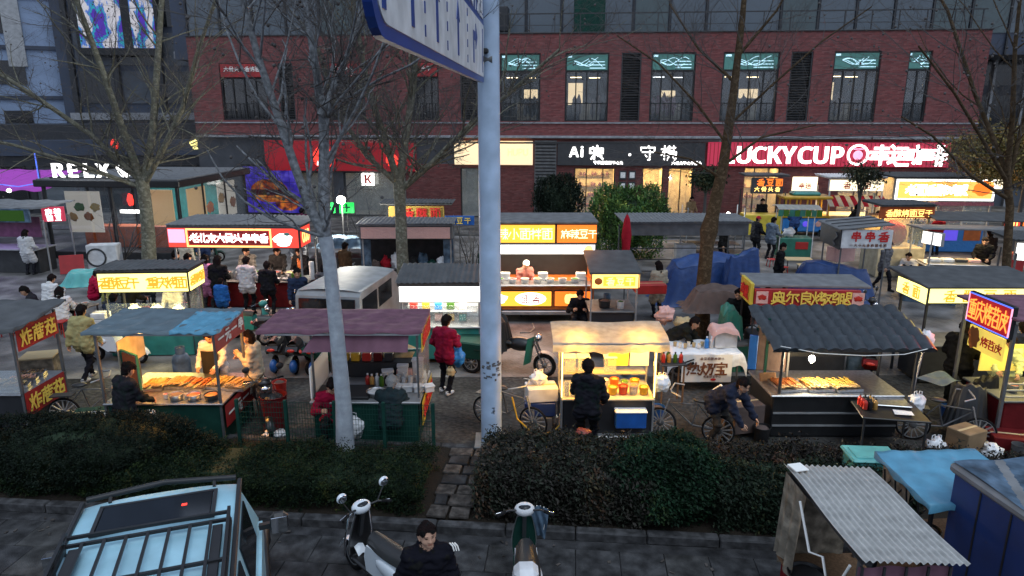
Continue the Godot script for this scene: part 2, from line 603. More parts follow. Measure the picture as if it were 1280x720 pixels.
	mat("scooter_white", 0.62, 0.66, 0.7, 0.25, 0, "")
	mat("scooter_black", 0.012, 0.012, 0.013, 0.3, 0, "")
	mat("seat_black", 0.02, 0.02, 0.02, 0.45, 0, "grime", 2.0)
	mat("mirror", 0.8, 0.84, 0.9, 0.03, 1.0, "")
	glass("clear", 0.9, 0.95, 0.95, 0.1)
	glass("shop_glass", 0.6, 0.66, 0.7, 0.06)
	glass("dark_pane", 0.05, 0.06, 0.07, 0.35)
	glass("cloudy", 0.75, 0.78, 0.8, 0.35, 0.2)
	glow("led_white", 1.0, 0.98, 0.95, 3.2)
	glow("led_warm", 1.0, 0.82, 0.5, 1.8)
	glow("room_lamp", 1.0, 0.78, 0.45, 5.0)
	glow("room_lamp_cool", 0.9, 0.95, 1.0, 3.0)
	glow("lit_white", 1.0, 0.97, 0.9, 2.2)
	glow("lit_cream", 1.0, 0.86, 0.58, 1.5)
	glow("lit_yellow", 1.0, 0.88, 0.3, 1.7)
	glow("lit_amber", 1.0, 0.42, 0.04, 1.5)
	glow("lit_red", 0.85, 0.06, 0.04, 1.0)
	glow("lit_orange", 1.0, 0.2, 0.02, 1.2)
	glow("lit_gold", 1.0, 0.66, 0.18, 1.8)
	glow("lit_rose", 0.55, 0.035, 0.08, 0.5)
	glow("lit_fascia", 0.5, 0.01, 0.02, 0.12)
	glow("lit_board", 0.95, 0.7, 0.12, 0.55)
	glow("led_field", 0.45, 0.008, 0.02, 0.5)
	glow("led_orange", 1.0, 0.3, 0.05, 1.6)
	glow("lit_tangerine", 1.0, 0.5, 0.1, 1.3)
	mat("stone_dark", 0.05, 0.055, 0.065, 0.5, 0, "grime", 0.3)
	glow("lit_poster", 0.62, 0.58, 0.5, 0.3)
	glow("lit_poster_warm", 0.7, 0.45, 0.2, 0.3)
	glow("lit_cream_dim", 0.95, 0.75, 0.46, 0.8)
	mat("facade_pale", 0.27, 0.35, 0.5, 0.7, 0, "grime", 0.1)
	mat("glass_grey", 0.075, 0.095, 0.115, 0.25, 0, "")
	mat("glass_teal", 0.05, 0.075, 0.08, 0.2, 0, "")
	glow("lit_ochre", 0.9, 0.4, 0.03, 0.9)
	glow("lit_teal", 0.05, 0.16, 0.15, 0.5)
	glow("lit_violet", 0.12, 0.08, 0.75, 0.7)
	glow("lit_magenta", 0.35, 0.05, 0.42, 0.4)
	glow("lit_green", 0.02, 0.7, 0.1, 0.9)
	glow("lit_blue", 0.1, 0.2, 1.0, 1.0)
	glow("lit_ice", 0.55, 0.85, 1.0, 1.0)
	glow("led_red", 1.0, 0.05, 0.03, 1.4)
	glow("led_pink", 1.0, 0.4, 0.6, 1.2)
	glow("strip_warm", 1.0, 0.72, 0.22, 4.0)
	glow("bulb", 1.0, 0.97, 0.9, 14.0)

func ground() -> void:
	struct("ground", Geo.new().box(V(0, -0.25, -60), V(500, 0.5, 500)), M.asphalt)
	# paved square beyond the asphalt lane, paled to paint in grazing sheen and haze
	struct("market_square", Geo.new().face_sheet(V(-60, 0.004, -14.2), V(60, 0.004, -15.6), V(60, 0.004, -75), V(-60, 0.004, -75)), M.paving_with_sheen)
	# pavement of concrete slabs in front of the kerb
	var bed := Node3D.new()
	bed.name = "pavement"; bed.set_meta("kind", "structure")
	add_child(bed)
	bed.position = V(0, 0, -8.69); bed.rotation_degrees.y = -5.0
	rng.seed = 4
	var meshes := []
	for i in 3: meshes.append(Geo.new().box(V(0, 0.015, 0), V(0.592, 0.05, 0.592), Basis(), 0.008).mesh())
	for j in 4:
		for i in range(-16, 16):
			var o := part("paving_slab", meshes[(i + j * 2 + 60) % 3], [M.slab, M.slab, M.slab_dark, M.slab_pale][rng.randi() % 4], bed, V(i * 0.6 + (0.3 if j % 2 else 0.0), rng.randf_range(-0.004, 0.004), 0.52 + j * 0.6))
	part("gutter", Geo.new().box(V(0, 0.008, 0.11), V(22, 0.03, 0.2)), M.slab_dark, bed)
	# raised bed behind a stone kerb
	var k := Node3D.new()
	k.name = "kerb"; k.set_meta("kind", "structure")
	add_child(k)
	k.position = bed.position; k.rotation_degrees.y = -5.0
	var ks := Geo.new().box(V(0, 0.075, 0), V(0.985, 0.15, 0.16), Basis(), 0.018).mesh()
	for i in range(-13, 12):
		part("kerb_stone", ks, M.kerb, k, V(i * 1.0 + 0.4, rng.randf_range(-0.006, 0.004), -0.085 + rng.randf_range(-0.006, 0.006)))
	for i in range(-13, 12):
		part("kerb_stone", ks, M.kerb, k, V(i * 1.0, rng.randf_range(-0.02, -0.01), -2.5))
	var g := Geo.new()
	g.grid(func(u, w): return V(-13 + 25 * u, 0.11 + 0.03 * sin(u * 61.0) * sin(w * 9.0) + 0.02 * sin(u * 167.0), -0.16 - 2.27 * w), 150, 12)
	var s := struct("soil_bed", g, M.soil, bed.position, -5.0)
	# path of worn stones across the bed
	var p := Node3D.new()
	p.name = "stone_path"; p.set_meta("kind", "structure")
	add_child(p)
	p.position = bed.position; p.rotation_degrees.y = -5.0
	for j in 7:
		var w := 0.62
		var c := -0.95 + rng.randf_range(-0.03, 0.03)
		var cut := rng.randf_range(0.3, 0.7)
		for q in 2:
			var ww := w * (cut if q == 0 else 1.0 - cut) - 0.02
			var cx := c - w * 0.5 + (ww * 0.5 if q == 0 else w - ww * 0.5)
			part("stone", Geo.new().box(V(0, 0, 0), V(ww, 0.05, rng.randf_range(0.25, 0.29)), rot(rng.randf_range(-4, 4)), 0.01), [M.paving_old, M.slab_dark, M.paving_old][rng.randi() % 3], p, V(cx, 0.155 + rng.randf_range(-0.015, 0.01), -0.35 - j * 0.31))
	# paved forecourt before the shops
	struct("forecourt", Geo.new().box(V(0, 0.06, 2.6), V(70, 0.12, 5.6), Basis(), 0.02), M.plaza, V(0, 0, -38.8), -4.7)
	# litter: small things lie on the market ground
	rng.seed = 77
	var lit := Geo.new()
	for i in 60:
		var x := rng.randf_range(-9, 9)
		var z := rng.randf_range(-24, -11.6)
		lit.box(V(x, 0.008, z), V(rng.randf_range(0.03, 0.1), 0.008, rng.randf_range(0.02, 0.07)), rot(rng.randf() * 360.0))
	for i in 50:
		var x := rng.randf_range(-9, 5)
		lit.box(V(x, 0.05, -8.6 + 0.087 * x + rng.randf_range(0.05, 0.6)), V(rng.randf_range(0.03, 0.08), 0.006, rng.randf_range(0.02, 0.05)), rot(rng.randf() * 360.0))
	var lo := single("litter", lit, M.paving_old, "scraps of paper and dry leaves scattered over the market ground", "litter")
	stuffed(lo)

func at_fac(x: float, y: float, z: float) -> Vector3:
	return fac.transform * V(x, y, z)

func brick_building() -> void:
	fac = thing("brick_building", "long red brick shopping building with lit upstairs windows and a roof railing", "building", V(0, 0, -38.8), -4.7)
	# openings: left, right, bottom, top, kind (0 window with a green screen, 1 louvre, 2 window under a red banner)
	var ops := [
		[-16.3, -13.65, 5.46, 8.5, 2], [-12.95, -12.1, 5.46, 8.5, 1], [-10.4, -8.1, 5.46, 8.5, 2], [-5.67, -4.0, 5.46, 8.5, 2], [-2.82, -1.86, 5.44, 8.4, 1],
		[-0.64, 1.53, 5.41, 8.93, 0], [2.85, 5.16, 5.41, 8.93, 0], [5.8, 6.85, 5.41, 8.93, 1], [7.36, 9.67, 5.41, 8.93, 0], [11.06, 13.94, 5.41, 8.93, 0],
		[14.5, 15.6, 5.41, 8.93, 1], [16.65, 19.0, 5.41, 8.93, 0], [20.35, 21.5, 5.41, 8.93, 0]]
	var wall := Geo.new()
	var L := -18.0
	var R := 24.2
	wall.box(V((L + R) / 2, 9.42, -0.2), V(R - L, 0.98, 0.4))                 # parapet
	wall.box(V((L + R) / 2, 5.0, -0.2), V(R - L, 0.82, 0.4))                  # sill course
	var x: float = L
	for o in ops:
		wall.box(V((x + o[0]) / 2, 7.17, -0.2), V(o[0] - x, 3.52, 0.4))
		var w: float = o[1] - o[0]
		if o[3] < 8.93: wall.box(V((o[0] + o[1]) / 2, (8.93 + o[3]) / 2, -0.2), V(w, 8.93 - o[3], 0.4))
		if o[2] > 5.41: wall.box(V((o[0] + o[1]) / 2, (5.41 + o[2]) / 2, -0.2), V(w, o[2] - 5.41, 0.4))
		x = o[1]
	wall.box(V((x + R) / 2, 7.17, -0.2), V(R - x, 3.52, 0.4))
	wall.box(V(L + 0.2, 4.9, -7.0), V(0.4, 9.9, 13.0))
	wall.box(V(R - 0.2, 4.9, -7.0), V(0.4, 9.9, 13.0))
	var wn := part("wall", wall, M.brick, fac)
	part("coping", Geo.new().box(V((L + R) / 2, 9.94, -0.2), V(R - L + 0.1, 0.07, 0.52), Basis(), 0.015), M.dark_metal, fac)
	part("ledge", Geo.new().box(V((L + R) / 2, 4.585, 0.06), V(R - L, 0.13, 0.5), Basis(), 0.02), M.coping, fac)
	part("string_course", Geo.new().box(V((L + R) / 2, 5.33, 0.03), V(R - L, 0.07, 0.07)), M.coping, fac)
	part("roof", Geo.new().box(V((L + R) / 2, 9.6, -7.2), V(R - L - 0.9, 0.2, 13.4)), M.grey_roof, fac)
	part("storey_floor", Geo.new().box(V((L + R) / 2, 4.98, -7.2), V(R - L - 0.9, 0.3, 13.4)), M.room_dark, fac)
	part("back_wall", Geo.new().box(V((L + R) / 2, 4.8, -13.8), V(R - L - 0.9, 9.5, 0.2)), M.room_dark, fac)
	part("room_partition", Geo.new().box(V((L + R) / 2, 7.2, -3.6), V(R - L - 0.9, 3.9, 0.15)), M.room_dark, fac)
	rng.seed = 21
	var n := 0
	for o in ops:
		var w: float = o[1] - o[0]
		var cx: float = (o[0] + o[1]) / 2
		if o[4] == 1:
			var lv := part("louvre", Geo.new().box(V(0, (o[2] + o[3]) / 2, -0.3), V(w, o[3] - o[2], 0.06)), M.black_metal, fac, V(cx, 0, 0))
			var slat := Geo.new().box(Vector3.ZERO, V(w - 0.08, 0.025, 0.13), Basis(Vector3.RIGHT, 0.6)).mesh()
			var cnt := int((o[3] - o[2]) / 0.13)
			for i in cnt:
				part("slat", slat, M.dark_metal, lv, V(0, o[2] + 0.07 + i * 0.13, -0.18))
			part("frame", frame_geo(w, o[3] - o[2], 0.07, 0.1), M.dark_metal, lv, V(0, (o[2] + o[3]) / 2, -0.1))
			continue
		var split: float = 8.0 if o[4] == 0 else 7.72
		var win := part("window", frame_geo(w, o[3] - o[2], 0.08, 0.14), M.black_metal, fac, V(cx, (o[2] + o[3]) / 2, -0.16))
		var bars := Geo.new()
		var cy: float = (o[2] + o[3]) / 2
		bars.box(V(0, split - cy, 0), V(w - 0.1, 0.09, 0.1))
		bars.box(V(0, 6.35 - cy, 0.01), V(w - 0.1, 0.05, 0.06))
		var nb := 3 if w > 1.4 else 1
		for i in range(1, nb + 1):
			bars.box(V(-w / 2 + w * i / (nb + 1), (o[2] + split) / 2 - cy, 0), V(0.06, split - o[2] - 0.06, 0.08))
		for i in 10:
			bars.box(V(-w / 2 + w * (i + 0.5) / 10, 5.86 - cy, 0.03), V(0.018, 0.95, 0.018))
		part("mullion", bars, M.black_metal, win)
		part("pane", Geo.new().box(V(0, (o[2] + split) / 2 - cy, -0.03), V(w - 0.12, split - o[2] - 0.08, 0.012)), M.shop_glass if o[4] == 0 else M.dark_pane, win)
		if o[4] == 0:
			var sp := part("screen", Geo.new().box(V(0, (o[3] + split) / 2 - cy, 0.0), V(w - 0.14, o[3] - split - 0.14, 0.06)), M.lit_teal, win)
			var art := Geo.new()
			for q in 4:
				var pts := []
				var ph := rng.randf() * TAU
				for i in 9:
					var u := i / 8.0
					pts.append(V(-w * 0.3 + u * w * (0.35 + 0.1 * q) , (o[3] + split) / 2 - cy + 0.27 * sin(u * (3.0 + q) + ph) * (0.3 + u * 0.7), 0.045))
				art.tube(pts, 0.014, 4)
			for i in 3:
				var y2: float = (o[3] + split) / 2 - cy
				art.box(V(w * 0.22 + 0.02 * i, y2 + 0.02 - i * 0.16, 0.045), V(w * 0.36, 0.035, 0.015))
			art.box(V(-w * 0.4, (o[3] + split) / 2 - cy + 0.3, 0.045), V(w * 0.1, 0.1, 0.015))
			part("light_drawing", art, M.lit_ice, win)
		else:
			part("spandrel", Geo.new().box(V(0, (o[3] + split) / 2 - cy, -0.02), V(w - 0.14, o[3] - split - 0.1, 0.06)), M.dark_red, win)
		# what stands behind the pane
		if o[4] == 0 and w > 2.0:
			var lm := Geo.new()
			for i in 2: lm.box(V(-w * 0.25 + i * w * 0.45, 7.75 - cy, -1.2 - i * 0.5), V(0.6, 0.03, 0.16))
			part("ceiling_lamp", lm, [M.room_lamp, M.room_lamp, M.room_lamp_cool][n % 3], win)
			var rail := Geo.new()
			for i in 7:
				rail.ell(V(-w * 0.4 + w * 0.8 * rng.randf(), 6.1 - cy + rng.randf() * 0.3, -1.0 - rng.randf()), V(0.14, 0.5, 0.12), 8, 6, 0.2, i)
			part("clothes", rail, [M.room_dark, M.brown_cloth, M.maroon_cloth][n % 3], win)
			part("shelf", Geo.new().box(V(w * 0.1, 5.9 - cy, -2.2), V(w * 0.5, 0.9, 0.4), Basis(), 0.02), M.cream_paint, win)
			part("lit_niche", Geo.new().box(V(w * [0.2, -0.25, 0.05][n % 3], 6.9 - cy, -2.4), V(w * 0.36, [0.5, 1.2, 0.35][n % 3], 0.1), Basis(), 0.02), M.lit_cream_dim, win)  # glowing box stands in for warm patches of light in the room
			n += 1
	# roof railing
	var rl := part("roof_railing", Geo.new().bar(V(-3.3, 10.98, -0.7), V(R, 10.98, -0.7), 0.06).bar(V(-3.3, 10.4, -0.7), V(R, 10.4, -0.7), 0.03), M.dark_metal, fac)
	for i in 21:
		part("post", Geo.new().bar(V(0, 9.9, 0), V(0, 11.0, 0), 0.05), M.dark_metal, rl, V(-3.2 + i * 1.36, 0, -0.7))
	# set-back upper storeys
	var up := part("upper_storey", Geo.new().box(V(10, 16.0, -6.0), V(62, 14, 4.0)), M.facade_blue, fac)
	var mul := Geo.new().box(Vector3.ZERO, V(0.09, 14, 0.12)).mesh()
	for i in 30:
		part("mullion", mul, M.facade_dark, up, V(-20 + i * 2.05, 16.0, -3.93))
	for i in 30:
		part("pane", Geo.new().box(Vector3.ZERO, V(1.86, 3.1, 0.04)), [M.glass_teal, M.glass_grey, M.glass_grey][rng.randi() % 3], up, V(-18.97 + i * 2.05, 11.7, -3.97))
	part("stair_head", Geo.new().box(V(4.1, 10.9, -2.4), V(1.7, 2.2, 1.2), Basis(), 0.04), M.teal_dark if M.has("teal_dark") else M.dark_green, fac)
	part("awning", Geo.new().box(V(-1.5, 10.8, -1.6), V(2.4, 1.3, 0.9), Basis(), 0.05), M.facade_dark, fac)

func frame_geo(w: float, h: float, t: float, d: float) -> Geo:
	var g := Geo.new()
	g.box(V(0, h / 2 - t / 2, 0), V(w, t, d))
	g.box(V(0, -h / 2 + t / 2, 0), V(w, t, d))
	g.box(V(-w / 2 + t / 2, 0, 0), V(t, h - 2 * t, d))
	g.box(V(w / 2 - t / 2, 0, 0), V(t, h - 2 * t, d))
	return g

func mannequin(g: Geo, at: Vector3, s := 1.0) -> void:
	g.lathe([Vector2(0.02, 0), Vector2(0.16, 0.02), Vector2(0.02, 0.05), Vector2(0.02, 0.6), Vector2(0.2, 0.62), Vector2(0.17, 0.95), Vector2(0.13, 1.1), Vector2(0.2, 1.35), Vector2(0.17, 1.48), Vector2(0.05, 1.52), Vector2(0.045, 1.6), Vector2(0.09, 1.7), Vector2(0.08, 1.8), Vector2(0.01, 1.84)], at, 10, Basis().scaled(V(s, s, s)))

# a glazed shop bay of the brick building: a real room with a lit ceiling
func bay(x0: float, x1: float, top: float, lamp: Material, wallm: Material, called := "shop_window", sill := 0.12) -> MeshInstance3D:
	var w := x1 - x0
	var cx := (x0 + x1) / 2
	var room := Geo.new()
	room.box(V(0, 1.6, -2.55), V(w + 0.1, 3.2, 0.1))
	room.box(V(-w / 2 - 0.05, 1.6, -1.4), V(0.1, 3.2, 2.2))
	room.box(V(w / 2 + 0.05, 1.6, -1.4), V(0.1, 3.2, 2.2))
	room.box(V(0, 3.15, -1.4), V(w, 0.1, 2.2))
	room.box(V(0, 0.06, -1.4), V(w, 0.12, 2.2))
	var r := part(called, frame_geo(w, top - sill, 0.06, 0.1), M.dark_metal, fac, V(cx, (top + sill) / 2, -0.2))
	part("room", room, wallm, r, V(0, -(top + sill) / 2, 0.2))
	part("pane", Geo.new().box(Vector3.ZERO, V(w - 0.1, top - sill - 0.1, 0.012)), M.clear, r)
	part("ceiling_lamp", Geo.new().box(V(0, 3.05 - (top + sill) / 2, -1.0), V(w * 0.7, 0.04, 0.5)), lamp, r)
	if wallm == M.cream_paint: area(r, V(0, 3.0 - (top + sill) / 2, -1.0), w * 0.7, 0.5, V(0, -1, -0.02), Color(1.0, 0.8, 0.5), 14.0)
	return r

func shop_fronts() -> void:
	var g := Geo.new()
	# brick piers and the wall above the bays; bays as x0, x1, top
	var bays := [[-13.6, -10.2, 2.6], [-9.6, -6.0, 2.6], [-2.9, -0.9, 2.9], [3.44, 5.68, 2.93], [7.16, 8.3, 2.95], [8.56, 9.95, 2.96], [12.6, 14.5, 3.0], [17.6, 20.6, 2.6], [20.9, 23.0, 2.6]]
	var x := -18.0
	var dark := Geo.new()
	var gr := g
	for b in bays:
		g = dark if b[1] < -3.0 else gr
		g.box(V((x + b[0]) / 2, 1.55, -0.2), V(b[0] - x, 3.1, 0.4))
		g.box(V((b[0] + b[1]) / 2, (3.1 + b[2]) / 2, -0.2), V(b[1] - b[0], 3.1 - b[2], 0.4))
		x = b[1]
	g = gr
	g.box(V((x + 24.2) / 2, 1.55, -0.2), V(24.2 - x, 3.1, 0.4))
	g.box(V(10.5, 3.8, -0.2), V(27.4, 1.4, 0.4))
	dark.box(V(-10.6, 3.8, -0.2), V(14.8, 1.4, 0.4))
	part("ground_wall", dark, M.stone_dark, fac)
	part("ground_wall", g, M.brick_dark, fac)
	for i in bays.size():
		var b: Array = bays[i]
		var dim := i < 3
		var s := bay(b[0], b[1], b[2], M.led_warm if dim else M.room_lamp, M.room_wall if dim else M.cream_paint, "shop_door" if i == 5 else "shop_window")
		var oy: float = -(b[2] + 0.12) / 2
		if i == 4:
			var mg := Geo.new()
			mannequin(mg, V(-0.2, oy + 0.12, -0.7), 1.1); mannequin(mg, V(0.35, oy + 0.12, -1.2), 1.05)
			part("mannequin", mg, M.tan_bag, s)
		elif i == 5:
			part("door_leaf", frame_geo(0.7, 2.7, 0.05, 0.04), M.dark_metal, s, V(0.3, 0, 0.04))
			part("handle", Geo.new().bar(V(0, 0, 0.1), V(0, 0.6, 0.1), 0.03), M.chrome, s, V(0.0, -0.3, 0))
		elif i >= 3:
			var sh := Geo.new()
			for k in 4: sh.box(V(0, oy + 0.5 + k * 0.6, -2.2), V((b[1] - b[0]) * 0.8, 0.04, 0.3))
			part("shelf", sh, M.wood, s)
			var go := Geo.new()
			rng.seed = 90 + i
			for k in 26: go.ell(V(rng.randf_range(-0.4, 0.4) * (b[1] - b[0]), oy + 0.6 + 0.6 * (k % 4), -2.15), V(0.09, 0.12, 0.08), 6, 5, 0.2, k)
			part("goods", go, [M.maroon_cloth, M.tan_leather, M.greens][i % 3], s)
			for k in 2:
				part("mullion", Geo.new().box(Vector3.ZERO, V(0.05, b[2] - 0.2, 0.08)), M.dark_metal, s, V((k - 0.5) * (b[1] - b[0]) * 0.4, 0, 0))
	# a brick bay with small white pictures
	for q in [[6.1, 2.55], [6.6, 2.55], [6.1, 1.95], [6.6, 1.95], [6.35, 1.4]]:
		var pc := part("picture", Geo.new().box(Vector3.ZERO, V(0.38, 0.48, 0.04)), M.sign_grey, fac, V(q[0], q[1], 0.03))
		part("print", Geo.new().box(Vector3.ZERO, V(0.26, 0.3, 0.01)), M.print_white, pc, V(0, 0, 0.025))
	# poster boxes on the right front
	var pb := part("poster_box", Geo.new().box(Vector3.ZERO, V(1.3, 1.15, 0.1), Basis(), 0.02), M.lit_cream, fac, V(15.8, 1.95, 0.06))
	write(pb, "幸运", V(0, 0.1, 0.055), 0, 0.28, 0.34, M.print_red, 0.12, 0.01)
	part("louvre_door", Geo.new().box(Vector3.ZERO, V(1.2, 4.2, 0.06)), M.grey_metal, fac, V(1.85, 2.3, 0.04))
	var lslat := Geo.new().box(Vector3.ZERO, V(1.1, 0.05, 0.05), Basis(Vector3.RIGHT, 0.5)).mesh()
	for i in 22: part("slat", lslat, M.dark_metal, fac, V(1.85, 0.4 + i * 0.18, 0.09))
	# round emblem and small lit writing by a dark door
	sign_on_fac("coffee_shop_sign", "wide bright red coffee shop sign with large white lettering and a round emblem", 10.56, 23.0, 3.08, 4.34, M.lit_rose, 0.14)
	sign_on_fac("clothes_shop_sign", "dark grey clothes shop sign with white lettering and a small round dot", 2.5, 10.43, 3.06, 4.3, M.sign_grey, 0.14)
	sign_on_fac("cream_shop_sign", "pale cream shop sign with gold lettering left of the grey louvre", -3.19, 1.15, 3.07, 4.36, M.lit_cream_dim if M.has("lit_cream_dim") else M.sign_cream, 0.14)
	sign_on_fac("red_restaurant_sign", "plain deep red restaurant fascia with a round white and red emblem", -14.0, -5.35, 2.68, 4.39, M.lit_fascia, 0.2)
	var s: Node3D = get_node("coffee_shop_sign")
	write(s, "LUCKY", V(-3.55, -0.05, 0.08), 0, 0.92, 0.78, M.led_white, 0.2, 0.04, 1.1)
	write(s, "CUP", V(-0.35, -0.05, 0.08), 0, 0.92, 0.82, M.led_white, 0.2, 0.04, 1.1)
	part("emblem", Geo.new().lathe([Vector2(0.55, 0), Vector2(0.55, 0.05), Vector2(0.44, 0.05), Vector2(0.44, 0)], V(1.55, 0, 0.08), 24, Basis(Vector3.RIGHT, PI / 2)), M.led_white, s)
	part("emblem", Geo.new().ell(V(1.55, -0.02, 0.1), V(0.25, 0.25, 0.03)).box(V(1.55, 0.3, 0.1), V(0.5, 0.07, 0.03)), M.led_pink, s)
	write(s, "幸运咖啡", V(4.1, -0.03, 0.08), 0, 0.95, 0.95, M.led_white, 0.15, 0.04)
	var rib := Geo.new().box(Vector3.ZERO, V(0.03, 1.2, 0.02)).mesh()
	for i in 60: part("rib", rib, M.red_panel, s, V(-6.1 + i * 0.207, 0, 0.075))
	s = get_node("clothes_shop_sign")
	write(s, "Ai", V(-2.85, 0.1, 0.08), 0, 0.55, 0.42, M.led_white, 0.2, 0.03, 1.1)
	write(s, "裳", V(-1.85, 0.1, 0.08), 0, 0.68, 0.6, M.led_white, 0.13, 0.03)
	write(s, "守模", V(1.45, 0.08, 0.08), 0, 0.72, 1.1, M.led_white, 0.09, 0.03)
	part("dot", Geo.new().ell(V(-0.05, -0.02, 0.09), V(0.07, 0.07, 0.02)), M.led_white, s)
	part("bar", Geo.new().box(V(2.42, -0.05, 0.09), V(0.06, 0.45, 0.02)), M.led_white, s)
	write(s, "守模香宝奶中心元", V(-1.2, -0.45, 0.08), 0, 0.17, 0.2, M.led_white, 0.13, 0.01)
	write(s, "大老元中心串面小", V(3.0, -0.45, 0.08), 0, 0.17, 0.2, M.led_white, 0.13, 0.01)
	s = get_node("cream_shop_sign")
	part("emblem", Geo.new().box(V(0.1, 0, 0.08), V(0.28, 0.28, 0.02), Basis(Vector3.BACK, 0.78)).box(V(0.1, 0, 0.1), V(0.1, 0.5, 0.02), Basis(Vector3.BACK, -0.5)), M.lit_gold, s)
	write(s, "HUPU", V(1.35, 0.05, 0.08), 0, 0.36, 0.28, M.lit_gold, 0.05, 0.02)
	area(s, V(0, 0.75, 0.45), 3.6, 0.1, V(0, -1, -0.5), Color(1, 0.75, 0.4), 1.2)
	s = get_node("red_restaurant_sign")
	part("emblem", Geo.new().lathe([Vector2(0.0, 0.06), Vector2(0.62, 0.06), Vector2(0.62, 0.0)], V(-0.9, -0.1, 0.12), 24, Basis(Vector3.RIGHT, PI / 2)), M.led_red, s)
	part("emblem_mark", Geo.new().box(V(-0.9, 0.25, 0.2), V(0.36, 0.26, 0.03), Basis(), 0.01).box(V(-0.9, -0.42, 0.2), V(0.75, 0.22, 0.03)), M.led_white, s)
	part("emblem", Geo.new().lathe([Vector2(0.0, 0.06), Vector2(0.35, 0.06), Vector2(0.35, 0.0)], V(3.0, -0.25, 0.12), 20, Basis(Vector3.RIGHT, PI / 2)), M.led_red, s)
	part("emblem_mark", Geo.new().box(V(3.0, -0.25, 0.2), V(0.3, 0.14, 0.03)), M.led_white, s)
	# white letter panel hanging under the red fascia
	var k := part("letter_panel", Geo.new().box(Vector3.ZERO, V(0.75, 0.7, 0.08), Basis(), 0.02), M.lit_white, s, V(1.55, -1.3, 0.1))
	write(k, "K", V(0, 0, 0.05), 0, 0.5, 0.5, M.print_red, 0.2, 0.01, 1.1)
	# three red banners above the dark upstairs windows
	var bl := ["red banner above the leftmost dark upstairs window", "red banner with two rows of small white characters upstairs", "red banner above the dark upstairs window nearest the white pole"]
	var q := 0
	for r in [[-16.2, -13.7, "大骨头串香烤面"], [-10.3, -8.2, "老北京串"], [-5.6, -4.05, "心元串"]]:
		sign_on_fac("red_banner", bl[q], r[0], r[1], 7.76, 8.46, M.red_panel, 0.06)
		var o: Node3D = get_node("red_banner" if q == 0 else "red_banner_%03d" % q)
		o.set_meta("category", "banner")
		write(o, r[2], V(0, 0.08, 0.035), 0, 0.24, 0.3, M.print_white, 0.12, 0.01)
		if q == 1: write(o, "香酥豆干面", V(0, -0.2, 0.035), 0, 0.16, 0.26, M.print_white, 0.12, 0.01)
		q += 1
	# violet video wall beside the restaurant
	var scr := thing("video_screen", "violet video screen of tiles showing a golden burger", "screen", at_fac(-13.75, 0.25, 0.1), -4.7)
	part("frame", Geo.new().box(V(0, 1.33, -0.05), V(3.5, 2.9, 0.1), Basis(), 0.02), M.black_metal, scr)
	var tile := screen_image(0)
	for j in 3:
		for i in 5:
			var pg := Geo.new()
			pg.face([V(-0.33, -0.43, 0), V(0.33, -0.43, 0), V(0.33, 0.43, 0), V(-0.33, 0.43, 0)], V(0, 0, 1))
			var u0 := i / 5.0
			var v0 := 1.0 - (j + 1) / 3.0
			pg.uv = PackedVector2Array([Vector2(u0, v0 + 0.333), Vector2(u0 + 0.2, v0 + 0.333), Vector2(u0 + 0.2, v0), Vector2(u0, v0)])
			part("tile", pg, tile, scr, V(-1.36 + i * 0.68, 0.45 + j * 0.88, 0.012))

func sign_on_fac(called: String, label: String, x0: float, x1: float, y0: float, y1: float, m: Material, d: float) -> void:
	var o := thing(called, label, "shop sign", at_fac((x0 + x1) / 2, (y0 + y1) / 2, d * 0.5 + 0.02), -4.7)
	part("board", Geo.new().box(Vector3.ZERO, V(x1 - x0, y1 - y0, d), Basis(), 0.02), m, o)

func screen_image(kind: int) -> StandardMaterial3D:
	var w := 160
	var h := 120
	var im := Image.create(w, h, false, Image.FORMAT_RGB8)
	var f := FastNoiseLite.new()
	f.seed = 30 + kind; f.frequency = 0.03
	for y in h:
		for x in w:
			var n := f.get_noise_2d(x, y)
			var c: Color
			if kind == 0:
				c = Color(0.34 + 0.25 * n, 0.28 + 0.25 * n, 0.85 + 0.3 * n)
				var d := Vector2((x - 70) / 52.0, (y - 62) / 30.0).length()
				if d < 1.0: c = Color(0.75 + 0.4 * n, 0.42 + 0.5 * n, 0.2 + 0.3 * n) if absf(y - 66.0) > 7.0 else Color(0.25, 0.1 + n * 0.3, 0.12)
				elif Vector2((x - 118) / 34.0, (y - 92) / 22.0).length() < 1.0: c = Color(0.62 + n, 0.3 + n * 0.6, 0.22)
			else:
				c = Color(0.35 + n, 0.55 + n * 0.8, 0.95 + n)
				if n > 0.12: c = Color(0.95, 0.95, 1.0)
				elif n < -0.25: c = Color(0.35, 0.15, 0.8)
				elif n < -0.1: c = Color(0.1, 0.75, 0.85)
			im.set_pixel(x, y, c.clamp())
	var m := StandardMaterial3D.new()
	m.resource_name = "screen_%d" % kind
	m.albedo_color = Color(0.05, 0.05, 0.06)
	m.roughness = 0.3
	m.emission_enabled = true
	m.emission_operator = BaseMaterial3D.EMISSION_OP_MULTIPLY
	m.emission = Color.WHITE
	m.emission_texture = ImageTexture.create_from_image(im)
	m.emission_energy_multiplier = 0.4 if kind == 0 else 0.5
	return m

